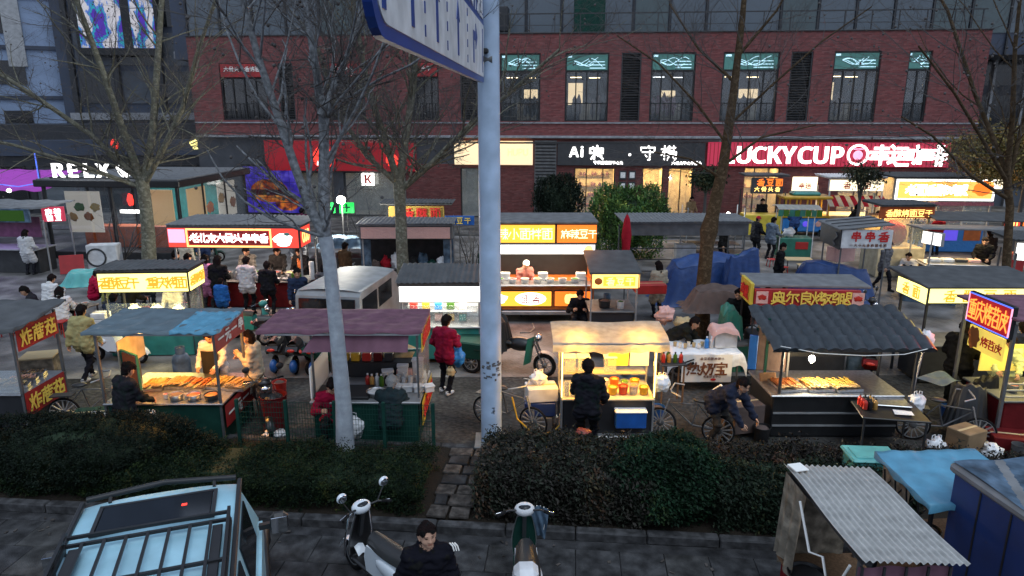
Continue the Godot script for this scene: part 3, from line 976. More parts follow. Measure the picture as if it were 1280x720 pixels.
func far_buildings() -> void:
	rng.seed = 31
	# grey tower at the far left with a pale stair strip
	var t := thing("grey_tower", "tall grey tower with a pale vertical strip at the far left", "building", V(-43.5, 0, -56), 24)
	part("wall", Geo.new().box(V(0, 18, 0), V(24, 36, 16)), M.facade_pale, t)
	part("stair_strip", Geo.new().box(V(6, 15, 8.05), V(1.1, 12, 0.2)), M.pale_metal, t)
	for j in 7:
		part("floor_band", Geo.new().box(V(0, 3.5 + j * 3.4, 8.04), V(24.1, 0.25, 0.2)), M.facade_blue, t)
		for i in 6:
			part("window", Geo.new().box(V(-9.5 + i * 3.0, 5.2 + j * 3.4, 8.02), V(1.7, 1.6, 0.12)), M.car_glass, t)
	# dark blue mall with a big screen behind the left tree
	var d := thing("dark_mall", "dark blue mall block carrying a bright colourful screen above its entrance", "building", V(-19.5, 0, -59), 4)
	part("wall", Geo.new().box(V(0, 14, 0), V(26, 28, 14)), M.facade_blue, d)
	part("canopy", Geo.new().box(V(1, 9.6, 8.2), V(10, 0.5, 3.0), Basis(), 0.05), M.coping, d)
	part("entrance_band", Geo.new().box(V(0, 5.6, 7.1), V(25, 0.5, 0.5)), M.coping, d)
	for i in 9: part("pilaster", Geo.new().box(V(-12 + i * 3.0, 14, 7.1), V(0.35, 27.9, 0.4)), M.facade_dark, d)
	for j in 3:
		for i in 8: part("pane", Geo.new().box(V(-10.5 + i * 3.0, 7.6 + j * 2.6, 7.03), V(2.4, 2.2, 0.1)), [M.car_glass, M.facade_grey][(i + j) % 2], d)
	var sg := Geo.new()
	for i in 7: sg.box(V(-10 + i * 3.2, 2.7, 7.15), V(2.6, 2.4, 0.15))
	part("shop_glass", sg, M.car_glass, d)
	var sc := thing("led_screen", "bright blue and white advertising screen on the dark mall", "screen", V(-27.2, 10.0, -50.6), 4)
	part("frame", Geo.new().box(V(0, 4.0, -0.1), V(5.6, 8.6, 0.2), Basis(), 0.05), M.black_metal, sc)
	var pm := screen_image(1)
	for q in [[-1.1, 2.9], [1.75, 1.6]]:
		var pg := Geo.new()
		pg.face([V(-q[1] / 2, 0.2, 0), V(q[1] / 2, 0.2, 0), V(q[1] / 2, 8.0, 0), V(-q[1] / 2, 8.0, 0)], V(0, 0, 1))
		pg.uv = PackedVector2Array([Vector2(0, 1), Vector2(0.5, 1), Vector2(0.5, 0), Vector2(0, 0)])
		part("display", pg, pm, sc, V(q[0], 0, 0.02))
	# low shop row under the mall, half hidden
	var l := thing("low_shops", "low dark shop row with pale fascia left of the brick building", "building", V(-28, 0, -43), 6)
	part("wall", Geo.new().box(V(0, 2.6, 0), V(20, 5.2, 5)), M.facade_dark, l)
	part("fascia", Geo.new().box(V(0, 3.9, 2.6), V(20, 0.9, 0.25), Basis(), 0.02), M.facade_blue, l)
	for i in 6:
		var w := part("shop_window", frame_geo(2.8, 2.6, 0.08, 0.12), M.black_metal, l, V(-8.2 + i * 3.2, 1.6, 2.56))
		part("pane", Geo.new().box(Vector3.ZERO, V(2.66, 2.46, 0.02)), [M.dark_pane, M.shop_glass][i % 2], w)
	var y := part("yellow_logo", Geo.new().ell(V(9.2, 4.15, 2.78), V(0.25, 0.22, 0.06)).box(V(9.3, 3.85, 2.78), V(0.35, 0.12, 0.06)), M.lit_yellow, l)
	part("red_logo", Geo.new().ell(V(4.8, 4.1, 2.78), V(0.22, 0.3, 0.06)), M.led_red, l)
	# pale glass block right of the brick building
	var r := thing("glass_block", "pale glass office block beyond the right end of the brick building", "building", V(41, 0, -50), -4.7)
	part("wall", Geo.new().box(V(0, 12, 0), V(26, 24, 12)), M.facade_grey, r)
	for i in 14: part("mullion", Geo.new().box(V(-12.6 + i * 1.9, 12, 6.1), V(0.16, 24, 0.3)), M.pale_metal, r)
	for j in 6:
		for i in 13:
			part("pane", Geo.new().box(V(-11.65 + i * 1.9, 2.4 + j * 3.2, 6.02), V(1.5, 2.6, 0.06)), [M.car_glass, M.car_glass, M.lit_cream][0 if rng.randf() < 0.93 else 2], r)
	# long dim blocks closing the skyline
	var k := thing("back_block", "wide dark office block rising behind the shopping building", "building", V(12, 0, -90), 0)
	part("wall", Geo.new().box(V(0, 25, 0), V(170, 50, 14)), M.facade_blue, k)
	for i in 24: part("pier", Geo.new().box(V(-80 + i * 7, 25, 7.1), V(0.8, 50, 0.5)), M.facade_grey, k)

# ---------------------------------------------------------------- plants
func leaf_cluster(size: float, n: int, spread: float, seed_: int) -> ArrayMesh:
	var g := Geo.new()
	rng.seed = seed_
	for i in n:
		var c := V(rng.randfn(), rng.randfn(), rng.randfn()) * spread * 0.5
		var b := Basis.from_euler(V(rng.randf_range(-1.2, 1.2), rng.randf() * TAU, rng.randf_range(-0.6, 0.6)))
		var l := size * rng.randf_range(0.7, 1.3)
		var w := l * 0.5
		var p := [c, c + b * V(w * 0.5, 0.12 * l, l * 0.45), c + b * V(0, 0, l), c + b * V(-w * 0.5, 0.12 * l, l * 0.45)]
		g.face([p[0], p[1], p[2]], b * V(-0.2, 1, 0)); g.face([p[0], p[2], p[3]], b * V(0.2, 1, 0))
	return g.mesh()

func scatter(called: String, parent: Node, mesh: Mesh, m: Material, spots: Array, cols: Array, smin := 0.7, smax := 1.3) -> MultiMeshInstance3D:
	var mm := MultiMesh.new()
	mm.transform_format = MultiMesh.TRANSFORM_3D
	mm.use_colors = true
	mm.mesh = mesh
	mm.instance_count = spots.size()
	for i in spots.size():
		var s := rng.randf_range(smin, smax)
		mm.set_instance_transform(i, Transform3D(Basis.from_euler(V(rng.randf_range(-0.5, 0.5), rng.randf() * TAU, rng.randf_range(-0.5, 0.5))).scaled(Vector3.ONE * s), spots[i]))
		var c: Color = cols[rng.randi() % cols.size()]
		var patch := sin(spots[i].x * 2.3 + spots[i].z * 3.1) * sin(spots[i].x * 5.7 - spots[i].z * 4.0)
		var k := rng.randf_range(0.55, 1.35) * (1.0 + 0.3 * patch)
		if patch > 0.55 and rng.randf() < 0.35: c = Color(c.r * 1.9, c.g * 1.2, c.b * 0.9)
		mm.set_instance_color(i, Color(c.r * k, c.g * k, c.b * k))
	var o := MultiMeshInstance3D.new()
	o.name = called
	o.multimesh = mm
	o.material_override = m
	parent.add_child(o, true)
	stuffed(o)
	return o

# a clipped hedge run: a solid dark filler core and leaves over its top and sides
func hedge_run(called: String, label: String, x0: float, x1: float, zf: float, zb: float, h: float, n: int, lm: Mesh, m: Material, cols: Array, wob := 0.06) -> void:
	var o := thing(called, label, "hedge", V(0, 0.1, -8.69), -5.0)
	var w := x1 - x0
	var d := zf - zb
	part("branches", Geo.new().box(V((x0 + x1) / 2, h * 0.45, (zf + zb) / 2), V(w - 0.24, h * 0.82, d - 0.24), Basis(), 0.1), M.leaf_dark, o)  # dark filler block that keeps the hedge from showing through
	var spots := []
	for i in n:
		var x := rng.randf_range(x0, x1)
		var bulge := wob * (sin(x * 3.1) + sin(x * 7.3 + 1.0) * 0.6)
		var y: float
		var z: float
		if rng.randf() < d / (d + h * 1.4):
			z = rng.randf_range(zb, zf); y = h + bulge + rng.randfn() * 0.03 + (absf(rng.randfn()) * 0.09 if rng.randf() < 0.1 else 0.0) - 0.1 * pow(absf(z - (zf + zb) / 2) / (d * 0.5), 4.0)
		else:
			z = (zf if rng.randf() < 0.8 else zb) + rng.randfn() * 0.05 + bulge * 0.5; y = h * rng.randf_range(0.06, 1.0)
		spots.append(V(x, y, z))
	scatter("leaves", o, lm, m, spots, cols)

func bush(called: String, label: String, at: Vector3, r: Vector3, n: int, lm: Mesh, m: Material, cols: Array, cat := "bush", lump := 0.12) -> Node3D:
	var o := thing(called, label, cat, at)
	var sd := rng.randi() % 100
	part("branches", Geo.new().ell(V(0, r.y, 0), r * 0.82, 16, 10, 0.1, sd), M.leaf_dark, o)  # dark filler blob closing the gaps between the leaves
	var spots := []
	for i in n:
		var dir := V(rng.randfn(), rng.randfn() * 0.9 + 0.25, rng.randfn()).normalized()
		var k := 1.0 + lump * (sin(dir.x * 5 + sd) * sin(dir.y * 4 + sd) + sin(dir.z * 6 + sd)) + rng.randfn() * 0.045
		spots.append(V(0, r.y, 0) + dir * r * k)
	scatter("leaves", o, lm, m, spots, cols)
	return o

func hedges() -> void:
	rng.seed = 5
	var small := leaf_cluster(0.032, 12, 0.05, 1)
	var broad := leaf_cluster(0.06, 7, 0.07, 2)
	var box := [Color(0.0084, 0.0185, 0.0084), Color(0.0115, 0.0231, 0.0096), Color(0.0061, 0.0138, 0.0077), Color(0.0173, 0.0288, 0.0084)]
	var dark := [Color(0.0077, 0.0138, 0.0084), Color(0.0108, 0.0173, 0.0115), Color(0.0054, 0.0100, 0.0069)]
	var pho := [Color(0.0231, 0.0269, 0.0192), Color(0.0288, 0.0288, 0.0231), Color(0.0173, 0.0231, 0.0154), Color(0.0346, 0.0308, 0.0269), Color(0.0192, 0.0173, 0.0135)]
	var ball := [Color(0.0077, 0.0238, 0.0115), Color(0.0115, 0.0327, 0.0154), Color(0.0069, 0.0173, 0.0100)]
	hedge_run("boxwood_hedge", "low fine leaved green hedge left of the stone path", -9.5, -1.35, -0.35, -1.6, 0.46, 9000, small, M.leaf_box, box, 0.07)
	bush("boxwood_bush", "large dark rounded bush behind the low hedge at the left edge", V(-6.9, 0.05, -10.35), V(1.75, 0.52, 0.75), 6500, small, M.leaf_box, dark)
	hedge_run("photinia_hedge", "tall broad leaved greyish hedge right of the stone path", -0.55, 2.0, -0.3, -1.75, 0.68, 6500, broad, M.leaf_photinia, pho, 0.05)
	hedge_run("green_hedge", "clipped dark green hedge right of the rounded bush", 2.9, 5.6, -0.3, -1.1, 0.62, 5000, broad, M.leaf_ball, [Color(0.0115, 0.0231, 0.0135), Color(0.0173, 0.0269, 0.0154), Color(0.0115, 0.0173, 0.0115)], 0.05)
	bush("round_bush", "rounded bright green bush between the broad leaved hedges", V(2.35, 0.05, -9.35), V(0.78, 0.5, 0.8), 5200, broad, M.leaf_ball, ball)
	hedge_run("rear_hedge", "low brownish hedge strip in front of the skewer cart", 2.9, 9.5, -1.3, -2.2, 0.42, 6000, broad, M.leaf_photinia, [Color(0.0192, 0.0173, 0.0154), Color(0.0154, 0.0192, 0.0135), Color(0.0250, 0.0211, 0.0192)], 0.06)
	# shrubs before the shops
	var cl := leaf_cluster(0.13, 9, 0.2, 7)
	var b := bush("dark_shrub", "dark round evergreen before the shops behind the orange food truck", V(2.3, 0.35, -34.5), V(1.05, 1.15, 1.0), 900, cl, M.leaf_night, [Color(0.012, 0.02, 0.014), Color(0.02, 0.03, 0.02)])
	part("stem", Geo.new().tube([V(0, -0.4, 0), V(0, 0.4, 0)], 0.07), M.twig, b)
	b = bush("green_shrub", "loose bright green bushy tree right of the orange food truck", V(4.8, 0.25, -28.3), V(1.3, 1.2, 1.15), 2300, cl, M.leaf_fresh, [Color(0.07, 0.14, 0.04), Color(0.1, 0.18, 0.045), Color(0.045, 0.1, 0.035)], "bush", 0.22)
	part("stem", Geo.new().tube([V(0, -0.3, 0), V(0, 0.5, 0)], 0.08), M.twig, b)
	leafy_tree("yellowing_tree", "spreading olive brown evergreen right of the lit kiosk", V(20.6, 0, -28.0), 4.1, V(2.6, 1.7, 1.6), 8500, [Color(0.17, 0.14, 0.05), Color(0.2, 0.155, 0.05), Color(0.13, 0.115, 0.045), Color(0.22, 0.16, 0.06)])
	leafy_tree("small_street_tree", "slim young tree before the bright red coffee shop sign", V(15.8, 0, -31.5), 2.9, V(0.75, 1.0, 0.7), 240, [Color(0.03, 0.04, 0.025), Color(0.045, 0.05, 0.03)])
	leafy_tree("clipped_tree", "small dark leafy tree behind the brown trunk", V(9.6, 0, -34.5), 2.6, V(0.75, 0.8, 0.7), 420, [Color(0.02, 0.03, 0.018), Color(0.03, 0.045, 0.025)])
	# bare shrubs
	bare_shrub("bare_shrub", "leafless twiggy shrub in front of the glass kiosk", V(-15.6, 0, -27.0), 3.4, 31)
	bare_shrub("bare_shrub", "leafless shrub right of the unlit pale stall", V(-1.5, 0, -24.5), 2.4, 32)
	bare_shrub("bare_shrub", "leafless shrub behind the unlit stall under the red sign", V(-6.2, 0, -28.5), 3.2, 33)

func bare_shrub(called: String, label: String, at: Vector3, h: float, sd: int) -> void:
	var o := thing(called, label, "shrub", at)
	rng.seed = sd
	var tw := Geo.new()
	for i in 7:
		var st := Geo.new()
		grow(st, tw, V(rng.randf_range(-0.1, 0.1), 0, rng.randf_range(-0.1, 0.1)), V(rng.randfn() * 0.45, 1, rng.randfn() * 0.3).normalized(), h * rng.randf_range(0.6, 1.0), 0.03, 1)
		part("stem", st, M.twig, o)
	stuffed(part("twigs", tw, M.twig, o))

func leafy_tree(called: String, label: String, at: Vector3, h: float, r: Vector3, n: int, cols: Array) -> void:
	var o := thing(called, label, "tree", at)
	var tr := Geo.new()
	tr.tube([V(0, -0.1, 0), V(0.03, h * 0.5, 0), V(0, h, 0.02)], [0.1, 0.08, 0.05])
	part("trunk", tr, M.twig, o)
	var spots := []
	var limbs := Geo.new()
	for k in 16:
		var dir := V(rng.randfn(), rng.randf_range(-0.35, 0.9), rng.randfn()).normalized()
		var e := V(0, h, 0) + dir * r * rng.randf_range(0.5, 0.95)
		limbs.tube([V(0, h * rng.randf_range(0.6, 0.95), 0), (V(0, h, 0) + e) * 0.5 + V(0, 0.1, 0), e], [0.04, 0.025, 0.01], 5)
		for i in n / 16: spots.append(e + V(rng.randfn() * r.x, rng.randfn() * r.y * 0.7, rng.randfn() * r.z) * 0.26)
	part("limb", limbs, M.twig, o)
	scatter("leaves", o, leaf_cluster(0.14, 8, 0.2, 17), M.leaf_olive, spots, cols)

# recursive bare branch; fine ends go to «tw»
func grow(st: Geo, tw: Geo, a: Vector3, dir: Vector3, length: float, r: float, depth: int, balls = null) -> void:
	var pts := [a]
	var rr := [r]
	var segs := 5
	var d := dir
	for i in segs:
		d = (d + V(rng.randfn(), rng.randfn() * 0.8 + 0.25, rng.randfn()) * 0.16).normalized()
		pts.append(pts[-1] + d * length / segs)
		rr.append(lerpf(r, r * 0.35, (i + 1.0) / segs))
	var fine := r < 0.016
	(tw if fine else st).tube(pts, rr, 3 if fine else 6, false)
	if balls is Geo and fine and depth < 2 and rng.randf() < 0.035:
		var e: Vector3 = pts[-1]
		balls.ell(e - V(0, 0.09, 0), Vector3.ONE * 0.028, 6, 4)
	if depth <= 0: return
	var kids := 4 if depth > 2 else 5
	for k in kids:
		var t := rng.randf_range(0.25, 1.0)
		var idx := clampi(int(t * segs), 1, segs)
		var side := V(rng.randfn(), rng.randfn() * 0.5 + 0.1, rng.randfn()).normalized()
		var nd := (d * 0.75 + side * 0.8).normalized()
		grow(st, tw, pts[idx], nd, length * rng.randf_range(0.42, 0.72), minf(rr[idx] * 0.6, [0.0, 0.0085, 0.014, 0.022][depth]), depth - 1, balls)

func bare_tree(called: String, label: String, at: Vector3, trunk: Array, radii: Array, limbs: Array, m: Material, sd: int, balls_on := true, deep := 2, lm: Material = null, dens := 4) -> void:
	var o := thing(called, label, "tree", at)
	rng.seed = sd
	var tw := Geo.new()
	var balls := Geo.new()
	var loc := []
	for p in trunk: loc.append(V(p[0], p[1], 0) - V(at.x, 0, 0))
	part("trunk", Geo.new().tube(loc, radii, 14), m, o)
	for l in limbs:
		var st := Geo.new()
		var pts := []
		var zz: float = l[0]
		var n: int = l[2].size()
		for i in n: pts.append(V(l[2][i][0] - at.x, l[2][i][1], zz * i / maxf(1.0, n - 1)))
		var rs := []
		for i in n: rs.append(lerpf(l[1], l[1] * 0.4, float(i) / (n - 1)))
		st.tube(pts, rs, 9, false)
		for i in range(1, n):
			for k in dens + (1 if i == n - 1 else 0):
				var dv: Vector3 = (pts[i] - pts[i - 1])
				var s := rng.randf()
				var side := V(rng.randfn(), rng.randfn() * 0.5, rng.randfn()).normalized()
				grow(st, tw, pts[i - 1] + dv * s, (dv.normalized() * 0.8 + side * 0.75).normalized(), rng.randf_range(1.3, 3.1), minf(rs[i] * 0.42, 0.034), deep, balls)
		part("limb", st, lm if lm else m, o)
	stuffed(part("twigs", tw, M.twig, o))
	if balls_on: stuffed(part("seed_balls", balls, M.twig, o))

func trees() -> void:
	bare_tree("plane_tree", "pale leaning plane tree trunk standing in the hedge left of the white pole", V(-2.92, 0.05, -11.05),
		[[-2.92, -0.05], [-2.90, 1.00], [-2.94, 2.42], [-2.98, 3.49], [-3.02, 3.90]], [0.17, 0.135, 0.12, 0.11, 0.115],
		[[0.4, 0.085, [[-3.02, 3.88], [-3.20, 4.33], [-3.38, 5.01], [-3.61, 5.97], [-3.77, 6.67], [-3.90, 7.45], [-4.10, 8.40]]],
		[-0.3, 0.1, [[-3.02, 3.85], [-3.00, 4.77], [-2.96, 5.50], [-2.97, 5.86], [-3.05, 6.55], [-3.14, 7.34], [-3.20, 8.40]]],
		[-0.6, 0.06, [[-2.97, 5.80], [-2.66, 6.44], [-2.41, 7.12], [-2.20, 8.10]]]], M.bark_pale, 101, true, 3, M.bark_mid, 3)
	bare_tree("plane_tree", "mottled grey plane tree between the minivan and the unlit stall", V(-3.28, 0, -20.4),
		[[-3.27, -0.05], [-3.28, 1.00], [-3.30, 1.86], [-3.30, 3.05], [-3.31, 3.92]], [0.24, 0.2, 0.175, 0.165, 0.175],
		[[0.9, 0.11, [[-3.31, 3.81], [-3.63, 5.13], [-4.01, 6.67], [-4.19, 8.35], [-4.26, 9.83]]],
		[-0.5, 0.13, [[-3.31, 3.81], [-3.10, 5.13], [-2.82, 6.67], [-2.65, 8.35], [-2.59, 9.83]]],
		[1.3, 0.1, [[-3.23, 3.71], [-2.32, 4.45], [-1.15, 5.57], [0.00, 6.45], [1.25, 7.49]]],
		[1.0, 0.085, [[-3.31, 3.81], [-4.16, 4.68], [-4.79, 5.79], [-5.06, 6.87], [-5.35, 8.16]]]], M.bark, 102, true, 3, null, 6)
	bare_tree("plane_tree", "spreading plane tree in front of the glass kiosk at the left", V(-13.23, 0, -24.6),
		[[-13.25, -0.05], [-13.08, 1.64], [-13.04, 2.78], [-13.06, 3.57]], [0.27, 0.23, 0.21, 0.22],
		[[1.5, 0.14, [[-13.06, 3.48], [-13.27, 5.26], [-13.52, 7.36], [-13.86, 9.62], [-14.17, 11.68]]],
		[-0.8, 0.15, [[-13.00, 3.48], [-12.55, 5.26], [-12.19, 7.61], [-11.85, 9.86], [-11.65, 11.68]]],
		[1.5, 0.11, [[-12.95, 3.48], [-12.13, 4.45], [-10.97, 6.06], [-10.20, 7.61], [-9.13, 9.53]]],
		[2.0, 0.1, [[-13.14, 3.57], [-14.33, 5.15], [-15.77, 6.46], [-17.21, 7.67], [-18.64, 8.42]]],
		[2.5, 0.08, [[-13.09, 3.29], [-14.54, 4.13], [-16.22, 4.87], [-17.71, 5.34]]]], M.bark, 103, true, 3, null, 6)
	bare_tree("brown_tree", "brown knotted tree trunk behind the hot milk table", V(5.08, 0, -17.56),
		[[5.08, -0.05], [5.00, 1.46], [5.03, 2.60], [5.05, 2.95], [5.11, 3.34], [5.29, 4.53], [5.41, 6.25], [5.49, 8.07], [5.50, 9.20]], [0.21, 0.18, 0.17, 0.23, 0.17, 0.13, 0.1, 0.07, 0.04],
		[[0.8, 0.036, [[5.34, 5.12], [4.49, 6.07], [3.46, 6.99], [2.40, 7.60]]],
		[0.9, 0.034, [[5.38, 5.60], [6.20, 6.50], [7.20, 7.50], [8.10, 8.20]]],
		[-0.8, 0.045, [[5.42, 6.60], [4.60, 7.40], [3.90, 8.50]]],
		[0.5, 0.04, [[5.30, 4.60], [6.10, 5.30], [7.30, 5.60]]],
		[0.5, 0.04, [[5.45, 7.20], [6.20, 8.20], [6.60, 9.20]]],
		[1.2, 0.04, [[5.25, 4.30], [4.30, 4.80], [3.30, 5.00]]]], M.bark_brown, 104, false, 3, null, 5)
	bare_tree("roadside_tree", "bare tree with many thin branches at the right edge", V(12.2, 0, -16.5),
		[[12.2, -0.05], [12.1, 2.0], [11.9, 3.7], [11.7, 4.4]], [0.12, 0.1, 0.085, 0.085],
		[[0.8, 0.07, [[11.7, 4.4], [11.4, 5.8], [11.0, 7.3], [10.7, 9.0]]],
		[1.6, 0.05, [[11.72, 4.3], [10.7, 5.2], [9.5, 6.3], [8.3, 7.2]]],
		[1.5, 0.045, [[11.8, 3.9], [10.5, 4.5], [9.2, 5.4], [8.2, 5.8]]],
		[-0.5, 0.055, [[11.75, 4.4], [12.0, 6.0], [12.4, 7.6], [12.6, 9.0]]],
		[-1.2, 0.06, [[11.75, 4.4], [10.9, 6.3], [10.2, 8.2], [9.4, 9.6]]]], M.bark_brown, 105, true, 3)

# ---------------------------------------------------------------- people
# a bone: [a, b, radius a, radius b, region]; the bones' distances are joined smoothly and meshed as surface nets
func nets(bones: Array, cell: float, k: float, fold := 0.0, hairy := 0.0) -> Dictionary:
	var lo := Vector3.ONE * 99.0
	var hi := Vector3.ONE * -99.0
	for b in bones:
		var m: float = maxf(b[2], b[3]) + k * 0.4 + cell * 2.0
		for q in 2:
			lo = lo.min(b[q] - Vector3.ONE * m)
			hi = hi.max(b[q] + Vector3.ONE * m)
	var nx := int((hi.x - lo.x) / cell) + 2
	var ny := int((hi.y - lo.y) / cell) + 2
	var nz := int((hi.z - lo.z) / cell) + 2
	var sx := 1
	var sy := nx
	var sz := nx * ny
	var f := PackedFloat32Array()
	f.resize(nx * ny * nz)
	f.fill(9.0)
	var best := f.duplicate()
	var reg := PackedByteArray()
	reg.resize(nx * ny * nz)
	for b in bones:
		var a: Vector3 = b[0]
		var e: Vector3 = b[1]
		var ra: float = b[2]
		var rb: float = b[3]
		var m: float = maxf(ra, rb) + k + cell * 1.6
		var l := a.min(e) - Vector3.ONE * m - lo
		var h := a.max(e) + Vector3.ONE * m - lo
		var x0 := maxi(0, int(l.x / cell))
		var x1 := mini(nx - 1, int(h.x / cell) + 1)
		var y0 := maxi(0, int(l.y / cell))
		var y1 := mini(ny - 1, int(h.y / cell) + 1)
		var z0 := maxi(0, int(l.z / cell))
		var z1 := mini(nz - 1, int(h.z / cell) + 1)
		var ab := e - a
		var inv := 1.0 / maxf(ab.length_squared(), 1e-9)
		var dr := rb - ra
		var id: int = b[4]
		for z in range(z0, z1 + 1):
			for y in range(y0, y1 + 1):
				var i := x0 + y * sy + z * sz
				var p := lo + Vector3(x0, y, z) * cell - a
				for x in range(x0, x1 + 1):
					var t := clampf(p.dot(ab) * inv, 0.0, 1.0)
					var d := (p - ab * t).length() - ra - dr * t
					var o := f[i]
					if d < best[i]:
						best[i] = d
						reg[i] = id
					if o > 8.0: f[i] = d
					else:
						var hh := clampf(0.5 + 0.5 * (o - d) / k, 0.0, 1.0)
						f[i] = lerpf(o, d, hh) - k * hh * (1.0 - hh)
					i += 1
					p.x += cell
	var vid := PackedInt32Array()
	vid.resize(f.size())
	vid.fill(-1)
	var v := PackedVector3Array()
	var rg := PackedByteArray()
	var off := [0, sx, sy, sx + sy, sz, sz + sx, sz + sy, sz + sx + sy]
	var cor := [V(0, 0, 0), V(1, 0, 0), V(0, 1, 0), V(1, 1, 0), V(0, 0, 1), V(1, 0, 1), V(0, 1, 1), V(1, 1, 1)]
	var edges := [[0, 1], [2, 3], [4, 5], [6, 7], [0, 2], [1, 3], [4, 6], [5, 7], [0, 4], [1, 5], [2, 6], [3, 7]]
	var far := cell * 1.9
	for z in nz - 1:
		for y in ny - 1:
			var i := y * sy + z * sz
			for x in nx - 1:
				if absf(f[i]) < far:
					var inside := 0
					for c in 8:
						if f[i + off[c]] < 0.0: inside += 1
					if inside > 0 and inside < 8:
						var s := Vector3.ZERO
						var n := 0
						for ed in edges:
							var fa := f[i + off[ed[0]]]
							var fb := f[i + off[ed[1]]]
							if (fa < 0.0) != (fb < 0.0):
								s += cor[ed[0]].lerp(cor[ed[1]], fa / (fa - fb))
								n += 1
						vid[i] = v.size()
						v.append(lo + (Vector3(x, y, z) + s / n) * cell)
						rg.append(reg[i + off[7 if f[i + off[7]] < 0.0 else 0]])
				i += 1
	var ix := PackedInt32Array()
	for z in range(1, nz - 1):
		for y in range(1, ny - 1):
			var i := 1 + y * sy + z * sz
			for x in range(1, nx - 1):
				var a := f[i]
				if absf(a) < far * 2.0:
					for ax in 3:
						var st: int = [sx, sy, sz][ax]
						var bb := f[i + st]
						if (a < 0.0) != (bb < 0.0):
							var u: int = [sy, sz, sx][ax]
							var w: int = [sz, sx, sy][ax]
							var q0 := vid[i - u - w]
							var q1 := vid[i - w]
							var q2 := vid[i]
							var q3 := vid[i - u]
							if q0 < 0 or q1 < 0 or q2 < 0 or q3 < 0: continue
							if a < 0.0: ix.append_array([q0, q2, q1, q0, q3, q2])
							else: ix.append_array([q0, q1, q2, q0, q2, q3])
				i += 1
	var nn := PackedVector3Array()
	nn.resize(v.size())
	for t in range(0, ix.size(), 3):
		var c := (v[ix[t + 2]] - v[ix[t]]).cross(v[ix[t + 1]] - v[ix[t]])
		nn[ix[t]] += c; nn[ix[t + 1]] += c; nn[ix[t + 2]] += c
	for i in nn.size(): nn[i] = nn[i].normalized()
	if fold > 0.0 or hairy > 0.0:   # cloth folds and tufts of hair
		var cloth := FastNoiseLite.new()
		cloth.frequency = 1.0; cloth.fractal_octaves = 2
		for i in v.size():
			var p := v[i]
			if rg[i] == HAIR and hairy > 0.0: v[i] += nn[i] * (absf(cloth.get_noise_3d(p.x * 55, p.y * 30, p.z * 55)) * hairy)
			elif (rg[i] == COAT or rg[i] == LEGS) and fold > 0.0: v[i] += nn[i] * (cloth.get_noise_3d(p.x * 6.0 + p.y * 4.0, p.y * 11.0, p.z * 6.0) * fold)
		nn.fill(Vector3.ZERO)
		for t in range(0, ix.size(), 3):
			var c := (v[ix[t + 2]] - v[ix[t]]).cross(v[ix[t + 1]] - v[ix[t]])
			nn[ix[t]] += c; nn[ix[t + 1]] += c; nn[ix[t + 2]] += c
		for i in nn.size(): nn[i] = nn[i].normalized()
	return {"v": v, "n": nn, "ix": ix, "r": rg}

const SKIN := 0
const HAIR := 1
const COAT := 2
const LEGS := 3
const SHOE := 4
const LIPS := 5
const SOLE := 6
const TRIM := 7
var shapes := {}

